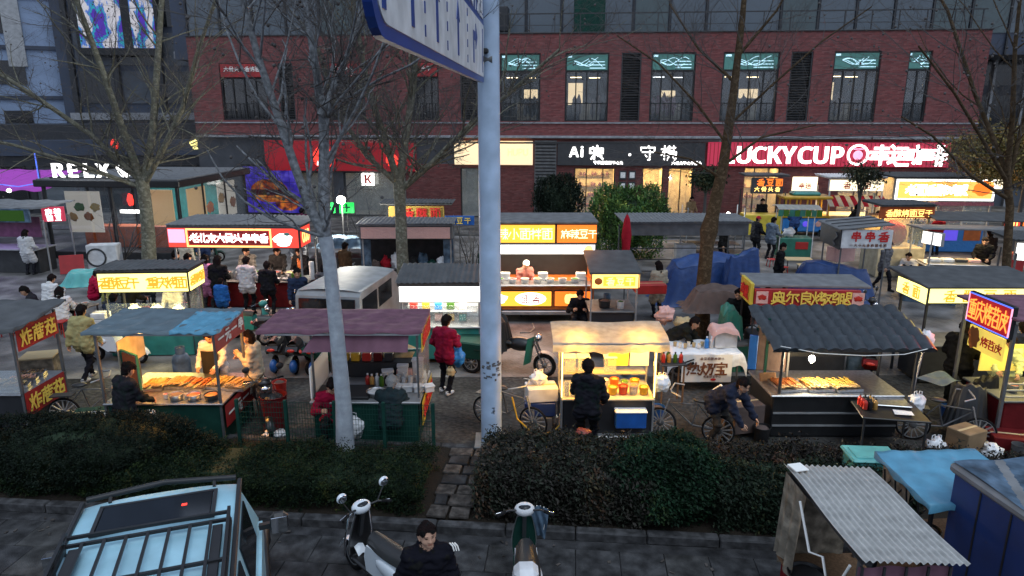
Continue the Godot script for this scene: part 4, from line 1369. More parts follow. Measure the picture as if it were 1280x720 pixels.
func head_shape(style: String, cell := 0.0085) -> Dictionary:
	var key := "head" + style + str(cell)
	if shapes.has(key): return shapes[key]
	var b := [
		[V(0, 0.03, -0.015), V(0, 0.025, 0.0), 0.09, 0.088, SKIN], [V(0, -0.02, 0.02), V(0, -0.078, 0.048), 0.066, 0.036, SKIN],
		[V(-0.035, -0.03, 0.035), V(0.035, -0.03, 0.035), 0.04, 0.04, SKIN],
		[V(0, 0.012, 0.086), V(0, -0.024, 0.103), 0.009, 0.014, SKIN], [V(-0.014, -0.027, 0.09), V(0.014, -0.027, 0.09), 0.01, 0.01, SKIN],
		[V(-0.04, 0.034, 0.078), V(0.04, 0.034, 0.078), 0.012, 0.012, SKIN],
		[V(-0.092, 0.018, -0.012), V(-0.088, -0.022, -0.004), 0.014, 0.01, SKIN], [V(0.092, 0.018, -0.012), V(0.088, -0.022, -0.004), 0.014, 0.01, SKIN],
		[V(-0.015, -0.055, 0.086), V(0.015, -0.055, 0.086), 0.0065, 0.0065, LIPS],
		[V(0, -0.06, -0.015), V(0, -0.17, -0.03), 0.05, 0.055, SKIN]]
	if style == "cap":
		b.append([V(0, 0.05, -0.012), V(0, 0.06, -0.005), 0.097, 0.092, TRIM])
		b.append([V(-0.04, 0.06, 0.1), V(0.04, 0.06, 0.1), 0.016, 0.016, TRIM])
		b.append([V(0, 0.0, -0.045), V(0, -0.03, -0.05), 0.075, 0.06, HAIR])
	else:
		b.append([V(0, 0.052, -0.022), V(0, 0.05, -0.014), 0.094, 0.09, HAIR])
		b.append([V(-0.055, 0.085, 0.03), V(0.05, 0.095, 0.02), 0.042, 0.036, HAIR])
		b.append([V(-0.03, 0.105, 0.03), V(0.045, 0.075, 0.072), 0.034, 0.02, HAIR])
		b.append([V(-0.05, 0.1, 0.02), V(-0.062, 0.06, 0.06), 0.03, 0.018, HAIR])
		b.append([V(0.0, 0.13, -0.04), V(0.02, 0.12, 0.02), 0.035, 0.035, HAIR])
		b.append([V(0, 0.02, -0.045), V(0, -0.045, -0.05), 0.084, 0.062, HAIR])
		b.append([V(-0.078, 0.045, -0.02), V(-0.078, 0.0, -0.03), 0.024, 0.018, HAIR])
		b.append([V(0.078, 0.045, -0.02), V(0.078, 0.0, -0.03), 0.024, 0.018, HAIR])
		if style == "long":
			for s in [-1, 1]: b.append([V(s * 0.05, 0.0, -0.05), V(s * 0.055, -0.17, -0.055), 0.06, 0.045, HAIR])
			b.append([V(0, 0.0, -0.06), V(0, -0.2, -0.075), 0.065, 0.045, HAIR])
		elif style == "tail":
			b.append([V(0, 0.05, -0.11), V(0, -0.12, -0.13), 0.035, 0.025, HAIR])
		elif style == "bun":
			b.append([V(0, 0.1, -0.1), V(0, 0.11, -0.1), 0.045, 0.04, HAIR])
	shapes[key] = nets(b, cell, 0.018, 0.0, 0.022 if style != "cap" else 0.0)
	return shapes[key]

# wrist at the origin, fingers along +Y, palm towards +Z, thumb on the +X side
func hand_shape(curl: float) -> Dictionary:
	var key := "hand" + str(curl)
	if shapes.has(key): return shapes[key]
	var b := [[V(0, -0.03, 0), V(0, 0.01, 0), 0.026, 0.025, SKIN]]
	var xs := [0.03, 0.01, -0.01, -0.029]
	var ls := [0.068, 0.076, 0.071, 0.056]
	for i in 4:
		b.append([V(xs[i] * 0.5, 0.01, 0), V(xs[i], 0.08, 0), 0.017, 0.0125, SKIN])
		var p := V(xs[i], 0.082, 0)
		var ang := 0.15
		for q in 3:
			ang += curl * (0.9 + 0.08 * i)
			var e: Vector3 = p + V(xs[i] * 0.06, cos(ang), sin(ang)) * ls[i] * [0.45, 0.32, 0.23][q]
			b.append([p, e, 0.0098 - 0.001 * q, 0.0092 - 0.001 * q, SKIN])
			p = e
	var t0 := V(0.022, 0.015, 0.006)
	var t1 := V(0.05, 0.045, 0.016)
	b.append([t0, t1, 0.016, 0.0125, SKIN])
	b.append([t1, t1 + V(0.014 - 0.02 * curl, 0.03, 0.012 * curl), 0.0118, 0.0108, SKIN])
	b.append([t1 + V(0.014 - 0.02 * curl, 0.03, 0.012 * curl), t1 + V(0.016 - 0.04 * curl, 0.052, 0.02 * curl), 0.0106, 0.009, SKIN])
	shapes[key] = nets(b, 0.0055, 0.006)
	return shapes[key]

func two_bone(a: Vector3, t: Vector3, l1: float, l2: float, pole: Vector3) -> Array:
	var d := t - a
	var l := minf(d.length(), (l1 + l2) * 0.995)
	var u := d.normalized()
	var c := clampf((l1 * l1 + l * l - l2 * l2) / (2.0 * l1 * l), -1.0, 1.0)
	var side := (pole - u * pole.dot(u)).normalized()
	return [a + u * (l1 * c) + side * (l1 * sqrt(maxf(0.0, 1.0 - c * c))), a + u * l]

func pose_of(d: Dictionary) -> Dictionary:
	var p := {"hip": V(0, 0.94, 0), "lean": 4.0, "side": 0.0, "twist": 0.0, "lh": V(0.27, 0.82, 0.1), "rh": V(-0.27, 0.82, 0.1), "lf": V(0.11, 0.075, 0), "rf": V(-0.11, 0.075, 0.03),
		"hy": 0.0, "hp": 8.0, "b": 0.022, "coat": 0.12, "style": "short", "curl": 0.35, "lp": V(0.5, -0.3, -1), "rp": V(-0.5, -0.3, -1), "lk": V(0.15, 0.2, 1), "rk": V(-0.15, 0.2, 1), "hood": false, "cell": 0.024, "hc": 0.0085, "collar": true}
	p.merge(d, true)
	return p

# the whole figure as vertices with a region each; faces +Z, stands on y = 0
func figure(d: Dictionary) -> Dictionary:
	var key := JSON.stringify(d)
	if shapes.has(key): return shapes[key]
	var p := pose_of(d)
	var H: Vector3 = p.hip
	var B := Basis.from_euler(V(deg_to_rad(p.lean), deg_to_rad(p.twist), deg_to_rad(p.side)))
	var C: Vector3 = H + B * V(0, 0.43, 0)
	var N: Vector3 = C + B * V(0, 0.125, 0.0)
	var w: float = p.b
	var b := []
	for s in [-1.0, 1.0]:
		b.append([H + V(s * 0.07, 0.0, 0), C + B * V(s * 0.085, -0.03, 0), 0.105 + w, 0.112 + w, COAT])
		var hipj: Vector3 = H + V(s * 0.09, -0.04, 0)
		var ank: Vector3 = p.lf if s > 0 else p.rf
		var lg := two_bone(hipj, ank, 0.44, 0.43, p.lk if s > 0 else p.rk)
		var coat: float = p.coat
		var ce: Vector3 = hipj.lerp(lg[0], clampf(coat / 0.44, 0.0, 1.0)) + V(s * 0.01, 0, 0)
		b.append([hipj, ce, 0.112 + w, 0.102 + w, COAT])
		b.append([hipj, lg[0], 0.094, 0.066, LEGS])
		b.append([lg[0], lg[1], 0.066, 0.05, LEGS])
		var fwd: Vector3 = (V(0, 0, 1) if not p.has("foot") else p.foot)
		b.append([lg[1] + V(0, -0.025, -0.035), lg[1] + V(s * 0.02, -0.04, 0) + fwd * 0.15, 0.045, 0.034, SHOE])
		b.append([lg[1] + V(0, -0.058, -0.04), lg[1] + V(s * 0.02, -0.058, 0) + fwd * 0.155, 0.02, 0.02, SOLE])
		var sh: Vector3 = C + B * V(s * 0.185, 0.025, 0)
		var ar := two_bone(sh, p.lh if s > 0 else p.rh, 0.29, 0.26, p.lp if s > 0 else p.rp)
		b.append([C + B * V(s * 0.06, 0.03, 0), sh, 0.078 + w * 0.6, 0.066 + w * 0.7, COAT])
		b.append([sh, ar[0], 0.06 + w * 0.8, 0.05 + w * 0.7, COAT])
		b.append([ar[0], ar[1], 0.05 + w * 0.7, 0.038 + w * 0.6, COAT])
	b.append([C + B * V(0, 0.06, -0.01), N, 0.06, 0.055, SKIN])
	if p.collar: b.append([C + B * V(0, 0.07, -0.015), C + B * V(0, 0.105, -0.02), 0.085, 0.066, COAT])
	if p.hood: b.append([C + B * V(-0.06, 0.07, -0.1), C + B * V(0.06, 0.07, -0.1), 0.065, 0.065, COAT])
	var r := nets(b, p.cell, 0.034, 0.03)
	# hands and head, each of its own finer mesh
	for s in [-1.0, 1.0]:
		var sh: Vector3 = C + B * V(s * 0.185, 0.025, 0)
		var ar := two_bone(sh, p.lh if s > 0 else p.rh, 0.29, 0.26, p.lp if s > 0 else p.rp)
		var y: Vector3 = (ar[1] - ar[0]).normalized()
		var z := (V(-s * 0.8, -0.5, 0.0) - y * y.dot(V(-s * 0.8, -0.5, 0.0))).normalized()
		var x := y.cross(z)
		join(r, hand_shape(p.curl), Transform3D(Basis(x * (1.0 if x.dot(V(0, 0.3, 1)) > 0 else -1.0), y, z), ar[1] + y * 0.012))
	var hb := Basis.from_euler(V(deg_to_rad(p.lean * 0.35 + p.hp), deg_to_rad(p.hy + p.twist), 0))
	join(r, head_shape(p.style, p.hc), Transform3D(hb, N + hb * V(0, 0.115, 0.03)))
	r.head = Transform3D(hb, N + hb * V(0, 0.115, 0.03))
	shapes[key] = r
	return r

func join(r: Dictionary, q: Dictionary, xf: Transform3D) -> void:
	var s: int = r.v.size()
	r.v.append_array(xf * q.v)
	var nn: PackedVector3Array = q.n
	var bb := xf.basis
	for i in nn.size(): r.n.append(bb * nn[i])
	r.r.append_array(q.r)
	var flip := bb.determinant() < 0.0
	var ii: PackedInt32Array = q.ix
	for t in range(0, ii.size(), 3):
		if flip: r.ix.append_array([ii[t] + s, ii[t + 2] + s, ii[t + 1] + s])
		else: r.ix.append_array([ii[t] + s, ii[t + 1] + s, ii[t + 2] + s])

func person(label: String, at: Vector3, turn: float, pose: Dictionary, look: Dictionary, size := 1.0) -> MeshInstance3D:
	var f := figure(pose)
	var c := {"skin": Color(0.42, 0.25, 0.17), "hair": Color(0.012, 0.011, 0.011), "coat": Color(0.03, 0.03, 0.033), "legs": Color(0.02, 0.021, 0.025), "shoe": Color(0.03, 0.03, 0.03), "sole": Color(0.3, 0.3, 0.3), "trim": Color(0.02, 0.02, 0.022)}
	c.merge(look, true)
	var pal := [c.skin, c.hair, c.coat, c.legs, c.shoe, Color(c.skin.r * 0.85, c.skin.g * 0.6, c.skin.b * 0.6), c.sole, c.trim]
	var cols := PackedColorArray()
	cols.resize(f.v.size())
	var nz := FastNoiseLite.new()
	nz.frequency = 4.0
	for i in cols.size():
		var q: Color = pal[f.r[i]]
		var k := 1.0 + 0.22 * nz.get_noise_3dv(f.v[i])
		cols[i] = Color(q.r * k, q.g * k, q.b * k)
	# eyes and brows
	var hi: Transform3D = (f.head as Transform3D).affine_inverse()
	for i in range(maxi(0, cols.size() - 9000), cols.size()):
		var l: Vector3 = hi * f.v[i]
		if l.z > 0.055 and absf(l.y) < 0.06 and f.r[i] == SKIN:
			for s in [-1, 1]:
				if V((l.x - s * 0.034) / 0.015, (l.y - 0.012) / 0.007, 0).length() < 1.0: cols[i] = Color(0.03, 0.02, 0.018)
				elif V((l.x - s * 0.036) / 0.021, (l.y - 0.034) / 0.005, 0).length() < 1.0: cols[i] = Color(c.hair.r + 0.02, c.hair.g + 0.02, c.hair.b + 0.02)
	var a := []
	a.resize(Mesh.ARRAY_MAX)
	a[Mesh.ARRAY_VERTEX] = f.v; a[Mesh.ARRAY_NORMAL] = f.n; a[Mesh.ARRAY_INDEX] = f.ix; a[Mesh.ARRAY_COLOR] = cols
	var m := ArrayMesh.new()
	m.add_surface_from_arrays(Mesh.PRIMITIVE_TRIANGLES, a)
	var o := single("person", m, M.body, label, "person", at, turn)
	o.scale = Vector3.ONE * size
	return o

# ---------------------------------------------------------------- stall kit
func posts(p: Node, x0: float, x1: float, z0: float, z1: float, h: float, m: Material, t := 0.04, h2 := -1.0) -> void:
	for x in [x0, x1]:
		for z in [z0, z1]:
			var hh: float = h if z == z1 or h2 < 0.0 else h2
			part("post", Geo.new().box(V(x, hh / 2, z), V(t, hh, t), Basis(), 0.006), m, p)

# a soft roof sheet that sags between its frame bars
func sheet(p: Node, called: String, x0: float, x1: float, z0: float, z1: float, y0: float, y1: float, m: Material, sag := 0.05, drop := 0.1, wrinkle := 1.0) -> MeshInstance3D:
	var g := Geo.new()
	var f := func(u: float, w: float) -> Vector3:
		var e := maxf(absf(u - 0.5), absf(w - 0.5)) * 2.0
		var x: float = lerpf(x0, x1, clampf((u - 0.04) / 0.92, 0, 1))
		var z: float = lerpf(z0, z1, clampf((w - 0.05) / 0.9, 0, 1))
		var y: float = lerpf(y0, y1, w) - sag * sin(PI * fmod(u * 3.0, 1.0)) * sin(PI * w) + wrinkle * 0.014 * sin(u * 37.0 + w * 11.0) + wrinkle * 0.01 * sin(w * 29.0) + wrinkle * 0.022 * sin(u * 13.0 - w * 6.0 + x0) * sin(w * 9.0 + u * 4.0)
		if e > 0.95: y -= drop * (0.85 + 0.3 * sin(u * 23.0 + w * 19.0))
		return V(x, y, z)
	g.grid(f, 36, 20)
	return part(called, g, m, p)

func slab_roof(p: Node, w: float, d: float, y: float, m: Material, at := Vector3.ZERO, t := 0.06, tilt := 0.0) -> MeshInstance3D:
	var r := part("roof", Geo.new().box(V(0, y, 0) + at, V(w, t, d), Basis(Vector3.RIGHT, tilt), 0.012), m, p)
	var g := Geo.new()
	var b := Basis(Vector3.RIGHT, tilt)
	var ribs := w / 0.13
	g.grid(func(u, q): return V(0, y, 0) + at + b * V((u - 0.5) * (w + 0.08), t * 0.5 + 0.018 + 0.012 * sin(u * ribs * TAU) + 0.01 * sin(u * 5.0 + q * 4.0), (q - 0.5) * (d + 0.1)), int(ribs * 6), 3)
	part("roof_sheet", g, m, r)
	return r

# a light box: casing with its lit face and letters as sub-parts
func lit_box(p: Node, w: float, h: float, at: Vector3, turn: float, face: Material, casing: Material, text := "", lm: Material = null, lh := 0.0, lw := 0.0, d := 0.14, bold := 0.12, tx := 0.0) -> MeshInstance3D:
	var o := part("sign_box", Geo.new().box(V(0, 0, -d / 2), V(w, h, d), Basis(), 0.01), casing, p, at, turn)
	part("lit_face", Geo.new().box(V(0, 0, 0.006), V(w - 0.05, h - 0.05, 0.012)), face, o)
	if text: write(o, text, V(tx, 0, 0.012), 0, lh, lw, lm, bold, 0.012)
	return o

func banner(p: Node, w: float, h: float, at: Vector3, turn: float, m: Material, text: String, lm: Material, lh: float, lw: float, called := "banner") -> MeshInstance3D:
	var g := Geo.new()
	g.grid(func(u, q): return V((u - 0.5) * w, (0.5 - q) * h, 0.008 * sin(u * 9.0) * q), 16, 6)
	for i in g.n.size(): g.n[i] = -g.n[i] if g.n[i].z < 0 else g.n[i]
	var o := part(called, g, m, p, at, turn)
	if text: write(o, text, V(0, 0, 0.012), 0, lh, lw, lm, 0.14, 0.006)
	return o

func bag(label: String, at: Vector3, r: Vector3, m: Material, group := "", handles := true) -> Node3D:
	var sd := int(absf(at.x * 31 + at.z * 17)) % 60
	var o := thing("plastic_bag", label, "bag", at, 0, group)
	var sk := Geo.new().ell(V(0, r.y * 0.8, 0), r * V(0.82, 0.8, 0.82), 18, 12, 0.2, sd)
	for i in sk.v.size():   # crumpled plastic
		var q := sk.v[i]
		var k := sin(q.x * 71.0 + sd) * sin(q.y * 63.0 + sd * 2.0) + 0.7 * sin(q.z * 83.0 + q.y * 41.0 + sd)
		sk.v[i] = q + sk.n[i] * 0.014 * k
		sk.n[i] = (sk.n[i] + V(cos(q.x * 71.0 + sd), cos(q.y * 63.0 + sd), cos(q.z * 83.0 + q.y * 41.0)) * 0.45).normalized()
	part("sack", sk, m, o)
	if handles:
		for s in [-1, 1]:
			part("handle", Geo.new().tube([V(s * r.x * 0.4, r.y * 1.4, 0), V(s * r.x * 0.38, r.y * 1.9, 0.01), V(s * r.x * 0.15, r.y * 1.95, 0), V(s * r.x * 0.1, r.y * 1.45, 0)], 0.009, 5), m, o)
	return o

var bottle_proto := {}
func bottle(label: String, at: Vector3, h: float, body: Material, cap: Material, group: String) -> void:
	var r := h * 0.19
	var o := thing("bottle", label, "bottle", at, 0, group)
	var k := "b%.2f" % h
	if not bottle_proto.has(k):
		bottle_proto[k] = [Geo.new().lathe([Vector2(0, 0), Vector2(r, 0.0), Vector2(r, h * 0.6), Vector2(r * 0.9, h * 0.7), Vector2(r * 0.4, h * 0.82), Vector2(r * 0.4, h * 0.9)], Vector3.ZERO, 10).mesh(), Geo.new().lathe([Vector2(r * 0.46, h * 0.88), Vector2(r * 0.46, h), Vector2(0, h)], Vector3.ZERO, 8).mesh()]
	part("flask", bottle_proto[k][0], body, o)
	part("cap", bottle_proto[k][1], cap, o)

func tub(called: String, label: String, cat: String, at: Vector3, r: float, h: float, m: Material, fill: Material, group := "", taper := 0.85) -> Node3D:
	var o := thing(called, label, cat, at, 0, group)
	part("wall", Geo.new().lathe([Vector2(0, 0.004), Vector2(r * taper, 0.004), Vector2(r, h), Vector2(r * 1.06, h), Vector2(r * 1.06, h - 0.012), Vector2(r * 0.96, h - 0.01), Vector2(r * taper * 0.95, 0.02), Vector2(0, 0.02)], Vector3.ZERO, 16), m, o)
	if fill: part("contents", Geo.new().ell(V(0, h * 0.75, 0), V(r * 0.88, h * 0.3, r * 0.88), 12, 8, 0.08, 3), fill, o)
	return o

func carton(called: String, label: String, cat: String, at: Vector3, s: Vector3, m: Material, turn := 0.0, group := "", lid: Material = null) -> Node3D:
	var o := thing(called, label, cat, at, turn, group)
	part("box", Geo.new().box(V(0, s.y / 2, 0), s, Basis(), 0.012), m, o)
	if lid: part("lid", Geo.new().box(V(0, s.y + 0.015, 0), V(s.x + 0.03, 0.04, s.z + 0.03), Basis(), 0.012), lid, o)
	else: part("tape", Geo.new().box(V(0, s.y + 0.001, 0), V(s.x * 0.98, 0.004, 0.05)), M.tan_bag, o)
	return o

# a metal tray heaped with skewers
func skewer_tray(label: String, at: Vector3, w: float, d: float, food: Material, turn: float, n: int, sd: int) -> Node3D:
	var o := thing("skewer_tray", label, "tray", at, turn)
	part("pan", Geo.new().box(V(0, 0.01, 0), V(w, 0.02, d)).box(V(0, 0.03, d / 2), V(w, 0.05, 0.012)).box(V(0, 0.03, -d / 2), V(w, 0.05, 0.012)).box(V(w / 2, 0.03, 0), V(0.012, 0.05, d)).box(V(-w / 2, 0.03, 0), V(0.012, 0.05, d)), M.steel, o)
	var g := Geo.new()
	var s := Geo.new()
	rng.seed = sd
	for i in n:
		var x := rng.randf_range(-0.44, 0.44) * w
		var y := 0.04 + rng.randf() * 0.06
		var dx := rng.randf_range(-0.05, 0.05)
		var a := V(x, y, -d * 0.36)
		var e := V(x + dx, y + 0.03, d * 0.3)
		g.tube([a, a.lerp(e, 0.3) + V(0, 0.006, 0), a.lerp(e, 0.7), e], [0.008, 0.016, 0.013, 0.009], 5)
		s.bar(e, e + (e - a).normalized() * 0.12, 0.005)
	stuffed(part("food", g, food, o))
	stuffed(part("sticks", s, M.stick, o))
	return o

func wheel(p: Node, called: String, at: Vector3, r: float, w: float, spokes := 5) -> void:
	var bx := Basis(Vector3.BACK, PI / 2)
	var o := part(called, Geo.new().lathe([Vector2(0, -w * 0.35), Vector2(r * 0.22, -w * 0.4), Vector2(r * 0.22, w * 0.4), Vector2(0, w * 0.35)], Vector3.ZERO, 10, bx), M.grey_metal, p, at)
	var t := Geo.new()
	var prof := []
	for i in 9:
		var a := TAU * i / 8.0
		prof.append(Vector2(r - w * 0.5 + cos(a) * w * 0.5, sin(a) * w * 0.5))
	t.lathe(prof, Vector3.ZERO, 20, bx)
	part("tyre", t, M.rubber, o)
	var rim := Geo.new()
	rim.lathe([Vector2(r - w * 1.05, -w * 0.3), Vector2(r - w * 0.8, -w * 0.36), Vector2(r - w * 0.8, w * 0.36), Vector2(r - w * 1.05, w * 0.3)], Vector3.ZERO, 20, bx)
	for k in spokes:
		var a := TAU * k / spokes
		rim.bar(V(0, cos(a), sin(a)) * r * 0.15, V(0, cos(a), sin(a)) * (r - w * 0.9), 0.02)
	part("rim", rim, M.pale_metal, o)

# electric scooter; forward is local +Z
func scooter(called: String, label: String, at: Vector3, turn: float, shell: Material, inner: Material, group := "", extras := {}) -> Node3D:
	var o := thing(called, label, "scooter", at, turn, group)
	wheel(o, "front_wheel", V(0, 0.22, 0.62), 0.22, 0.09)
	wheel(o, "rear_wheel", V(0, 0.22, -0.55), 0.22, 0.1)
	# front shield, curved across
	var g := Geo.new()
	var f := func(u: float, q: float) -> Vector3:
		var a := (u - 0.5) * 2.4
		var wd: float = lerpf(0.15, 0.2, sin(q * PI)) * (1.0 - 0.3 * q)
		return V(sin(a) * wd, lerpf(0.3, 0.92, q), lerpf(0.5, 0.38, q) + cos(a) * 0.1 - 0.03)
	g.grid(f, 14, 10)
	part("shield", g, shell, o)
	var gi := Geo.new()
	gi.grid(func(u, q): return f.call(u, q) * V(0.93, 1, 1) - V(0, 0, 0.025 + 0.02 * sin(u * PI)), 14, 10)
	part("inner_shield", gi, inner, o)
	var mud := Geo.new()
	mud.grid(func(u, q): return V((u - 0.5) * 0.13, 0.22 + sin(lerpf(0.2, 2.6, q)) * 0.26 - absf(u - 0.5) * 0.06, 0.62 + cos(lerpf(0.2, 2.6, q)) * 0.26), 6, 10)
	part("mudguard", mud, shell, o)
	part("fork", Geo.new().bar(V(0.06, 0.22, 0.62), V(0.04, 0.62, 0.48), 0.03).bar(V(-0.06, 0.22, 0.62), V(-0.04, 0.62, 0.48), 0.03), M.dark_metal, o)
	part("footboard", Geo.new().box(V(0, 0.3, 0.18), V(0.28, 0.06, 0.56), Basis(), 0.02), inner, o)
	var side := PackedVector2Array([Vector2(-0.16, 0.3), Vector2(0.08, 0.28), Vector2(0.12, 0.5), Vector2(0.06, 0.68), Vector2(-0.75, 0.72), Vector2(-0.86, 0.64), Vector2(-0.62, 0.5), Vector2(-0.34, 0.42)])
	part("body", Geo.new().prism(side, 0.27, Transform3D(Basis(Vector3(0, 0, 1), Vector3.UP, Vector3(-1, 0, 0)), V(0, 0, 0.02))), shell, o)
	for s in [-1, 1]:
		part("side_panel", Geo.new().ell(V(s * 0.135, 0.56, -0.42), V(0.05, 0.1, 0.3), 12, 8), shell, o)
	var seat := Geo.new()
	seat.grid(func(u, q): return V((u - 0.5) * 0.3 * (0.75 + 0.25 * sin(q * PI * 0.9)), 0.755 + 0.05 * sin(u * PI) + 0.04 * q * q - 0.07 * pow(absf(u - 0.5) * 2.0, 4), lerpf(0.1, -0.7, q)), 10, 14)
	seat.box(V(0, 0.72, -0.3), V(0.25, 0.06, 0.74), Basis(), 0.025)
	part("seat", seat, M.seat_black, o)
	part("steering_column", Geo.new().bar(V(0, 0.6, 0.44), V(0, 1.0, 0.34), 0.05), M.dark_metal, o)
	var hb := part("handlebar", Geo.new().tube([V(-0.34, 1.04, 0.22), V(-0.2, 1.06, 0.3), V(0, 1.02, 0.36), V(0.2, 1.06, 0.3), V(0.34, 1.04, 0.22)], 0.014, 8), M.black_plastic, o)
	for s in [-1, 1]:
		part("grip", Geo.new().tube([V(s * 0.35, 1.04, 0.21), V(s * 0.24, 1.055, 0.275)], 0.021, 8), M.rubber, hb)
		part("brake_lever", Geo.new().tube([V(s * 0.22, 1.05, 0.31), V(s * 0.36, 1.035, 0.27)], 0.007, 5), M.chrome, hb)
	var head := part("dashboard", Geo.new().ell(V(0, 1.03, 0.37), V(0.13, 0.085, 0.1), 14, 10), shell, o)
	part("display", Geo.new().ell(V(0, 1.085, 0.335), V(0.08, 0.025, 0.055), 12, 6), M.car_glass, head)
	part("headlight", Geo.new().ell(V(0, 0.93, 0.47), V(0.085, 0.075, 0.05), 12, 8), M.chrome, o)
	part("tail_light", Geo.new().ell(V(0, 0.66, -0.84), V(0.09, 0.04, 0.03), 10, 6), M.bottle_red, o)
	if extras.get("mirrors", true):
		for s in [-1, 1]:
			var mr := part("mirror", Geo.new().tube([V(s * 0.2, 1.07, 0.3), V(s * 0.27, 1.2, 0.3), V(s * 0.3, 1.25, 0.3)], 0.008, 6), M.dark_metal, o)
			part("mirror_head", Geo.new().ell(V(s * 0.3, 1.3, 0.3), V(0.07, 0.065, 0.03), 12, 8), shell if extras.get("white_mirror", false) else M.black_plastic, mr)
			part("mirror_glass", Geo.new().ell(V(s * 0.3, 1.3, 0.278), V(0.06, 0.055, 0.012), 12, 6), M.mirror, mr)
	if extras.has("box"):
		part("top_box", Geo.new().box(V(0.04, 0.92, -0.74), V(0.27, 0.22, 0.26), Basis(), 0.06), extras.box, o)
	if extras.get("basket", false):
		var bk := Geo.new()
		for k in 7:
			for s in [-1, 1]: bk.bar(V(-0.15 + k * 0.05, 0.75, 0.56 + s * 0.11), V(-0.17 + k * 0.057, 0.98, 0.57 + s * 0.13), 0.006)
		for y in [0.75, 0.87, 0.98]:
			bk.bar(V(-0.16, y, 0.46), V(0.16, y, 0.46), 0.007).bar(V(-0.16, y, 0.68), V(0.16, y, 0.68), 0.007).bar(V(-0.16, y, 0.46), V(-0.16, y, 0.68), 0.007).bar(V(0.16, y, 0.46), V(0.16, y, 0.68), 0.007)
		part("basket", bk, M.dark_metal, o)
	if extras.has("cover"):
		part("wind_apron", Geo.new().grid(func(u, q): return V((u - 0.5) * (0.62 - 0.25 * q), 1.08 - q * 0.72, 0.27 + 0.24 * sin(u * PI) + 0.02 * sin(u * 17.0 + q * 7.0)), 16, 12), extras.cover, o)
	return o

func stool(label: String, at: Vector3, m: Material, h := 0.42, group := "low stools") -> void:
	var o := thing("stool", label, "stool", at, rng.randf() * 90.0, group)
	part("seat", Geo.new().box(V(0, h, 0), V(0.3, 0.035, 0.3), Basis(), 0.012), m, o)
	for x in [-1, 1]:
		for z in [-1, 1]: part("leg", Geo.new().bar(V(x * 0.11, h, z * 0.11), V(x * 0.14, 0, z * 0.14), 0.025), m, o)

func table(label: String, at: Vector3, w: float, d: float, h: float, top: Material, leg: Material, turn := 0.0, group := "") -> Node3D:
	var o := thing("table", label, "table", at, turn, group)
	part("tabletop", Geo.new().box(V(0, h - 0.02, 0), V(w, 0.035, d), Basis(), 0.01), top, o)
	for x in [-1, 1]:
		for z in [-1, 1]: part("leg", Geo.new().bar(V(x * (w / 2 - 0.05), h - 0.03, z * (d / 2 - 0.05)), V(x * (w / 2 - 0.05), 0, z * (d / 2 - 0.05)), 0.03), leg, o)
	return o

# a tarpaulin heaped over something: domed cloth whose hem reaches the ground
func tarp(called: String, label: String, cat: String, at: Vector3, s: Vector3, m: Material, turn := 0.0, round := 4.0, sd := 1.0) -> MeshInstance3D:
	var g := Geo.new()
	var f := func(u: float, w: float) -> Vector3:
		var x := (u - 0.5) * 2.0
		var z := (w - 0.5) * 2.0
		var r := pow(pow(absf(x), round) + pow(absf(z), round), 1.0 / round)
		var ang := atan2(z, x)
		var k := clampf((r - 0.72) / 0.28, 0.0, 1.0)
		var top: float = s.y * (0.93 + 0.07 * sin(x * 3.0 + sd) + 0.05 * sin(z * 4.0 + sd * 2.0) - 0.12 * r * r)
		var y := lerpf(top, 0.0, smoothstep(0.0, 1.0, k) ) + 0.02 * sin(x * 13.0 + z * 9.0 + sd)
		var out := 1.0 + 0.045 * k * sin(ang * 17.0 + sd) - 0.16 * (1.0 - k) * smoothstep(0.6, 0.75, r)
		return V(x * s.x * 0.5 * out, maxf(y, 0.01), z * s.z * 0.5 * out)
	g.grid(f, 44, 36)
	return single(called, g, m, label, cat, at, turn)

# ---------------------------------------------------------------- the market
func market() -> void:
	rng.seed = 900
	mushroom_stall()
	skewer_stall()
	maroon_stall()
	yellow_cart()
	bone_soup_stall()
	pale_stall()
	white_sign_cart()
	orange_truck()
	amber_cart()
	drinks_cart()
	milk_table()
	chicken_stall()
	tile_cart()
	skewer_awning()
	potato_stall()
	right_lit_cart()
	back_right()
	kiosk_and_left()
	middle_back()
	vehicles()
	oddments()

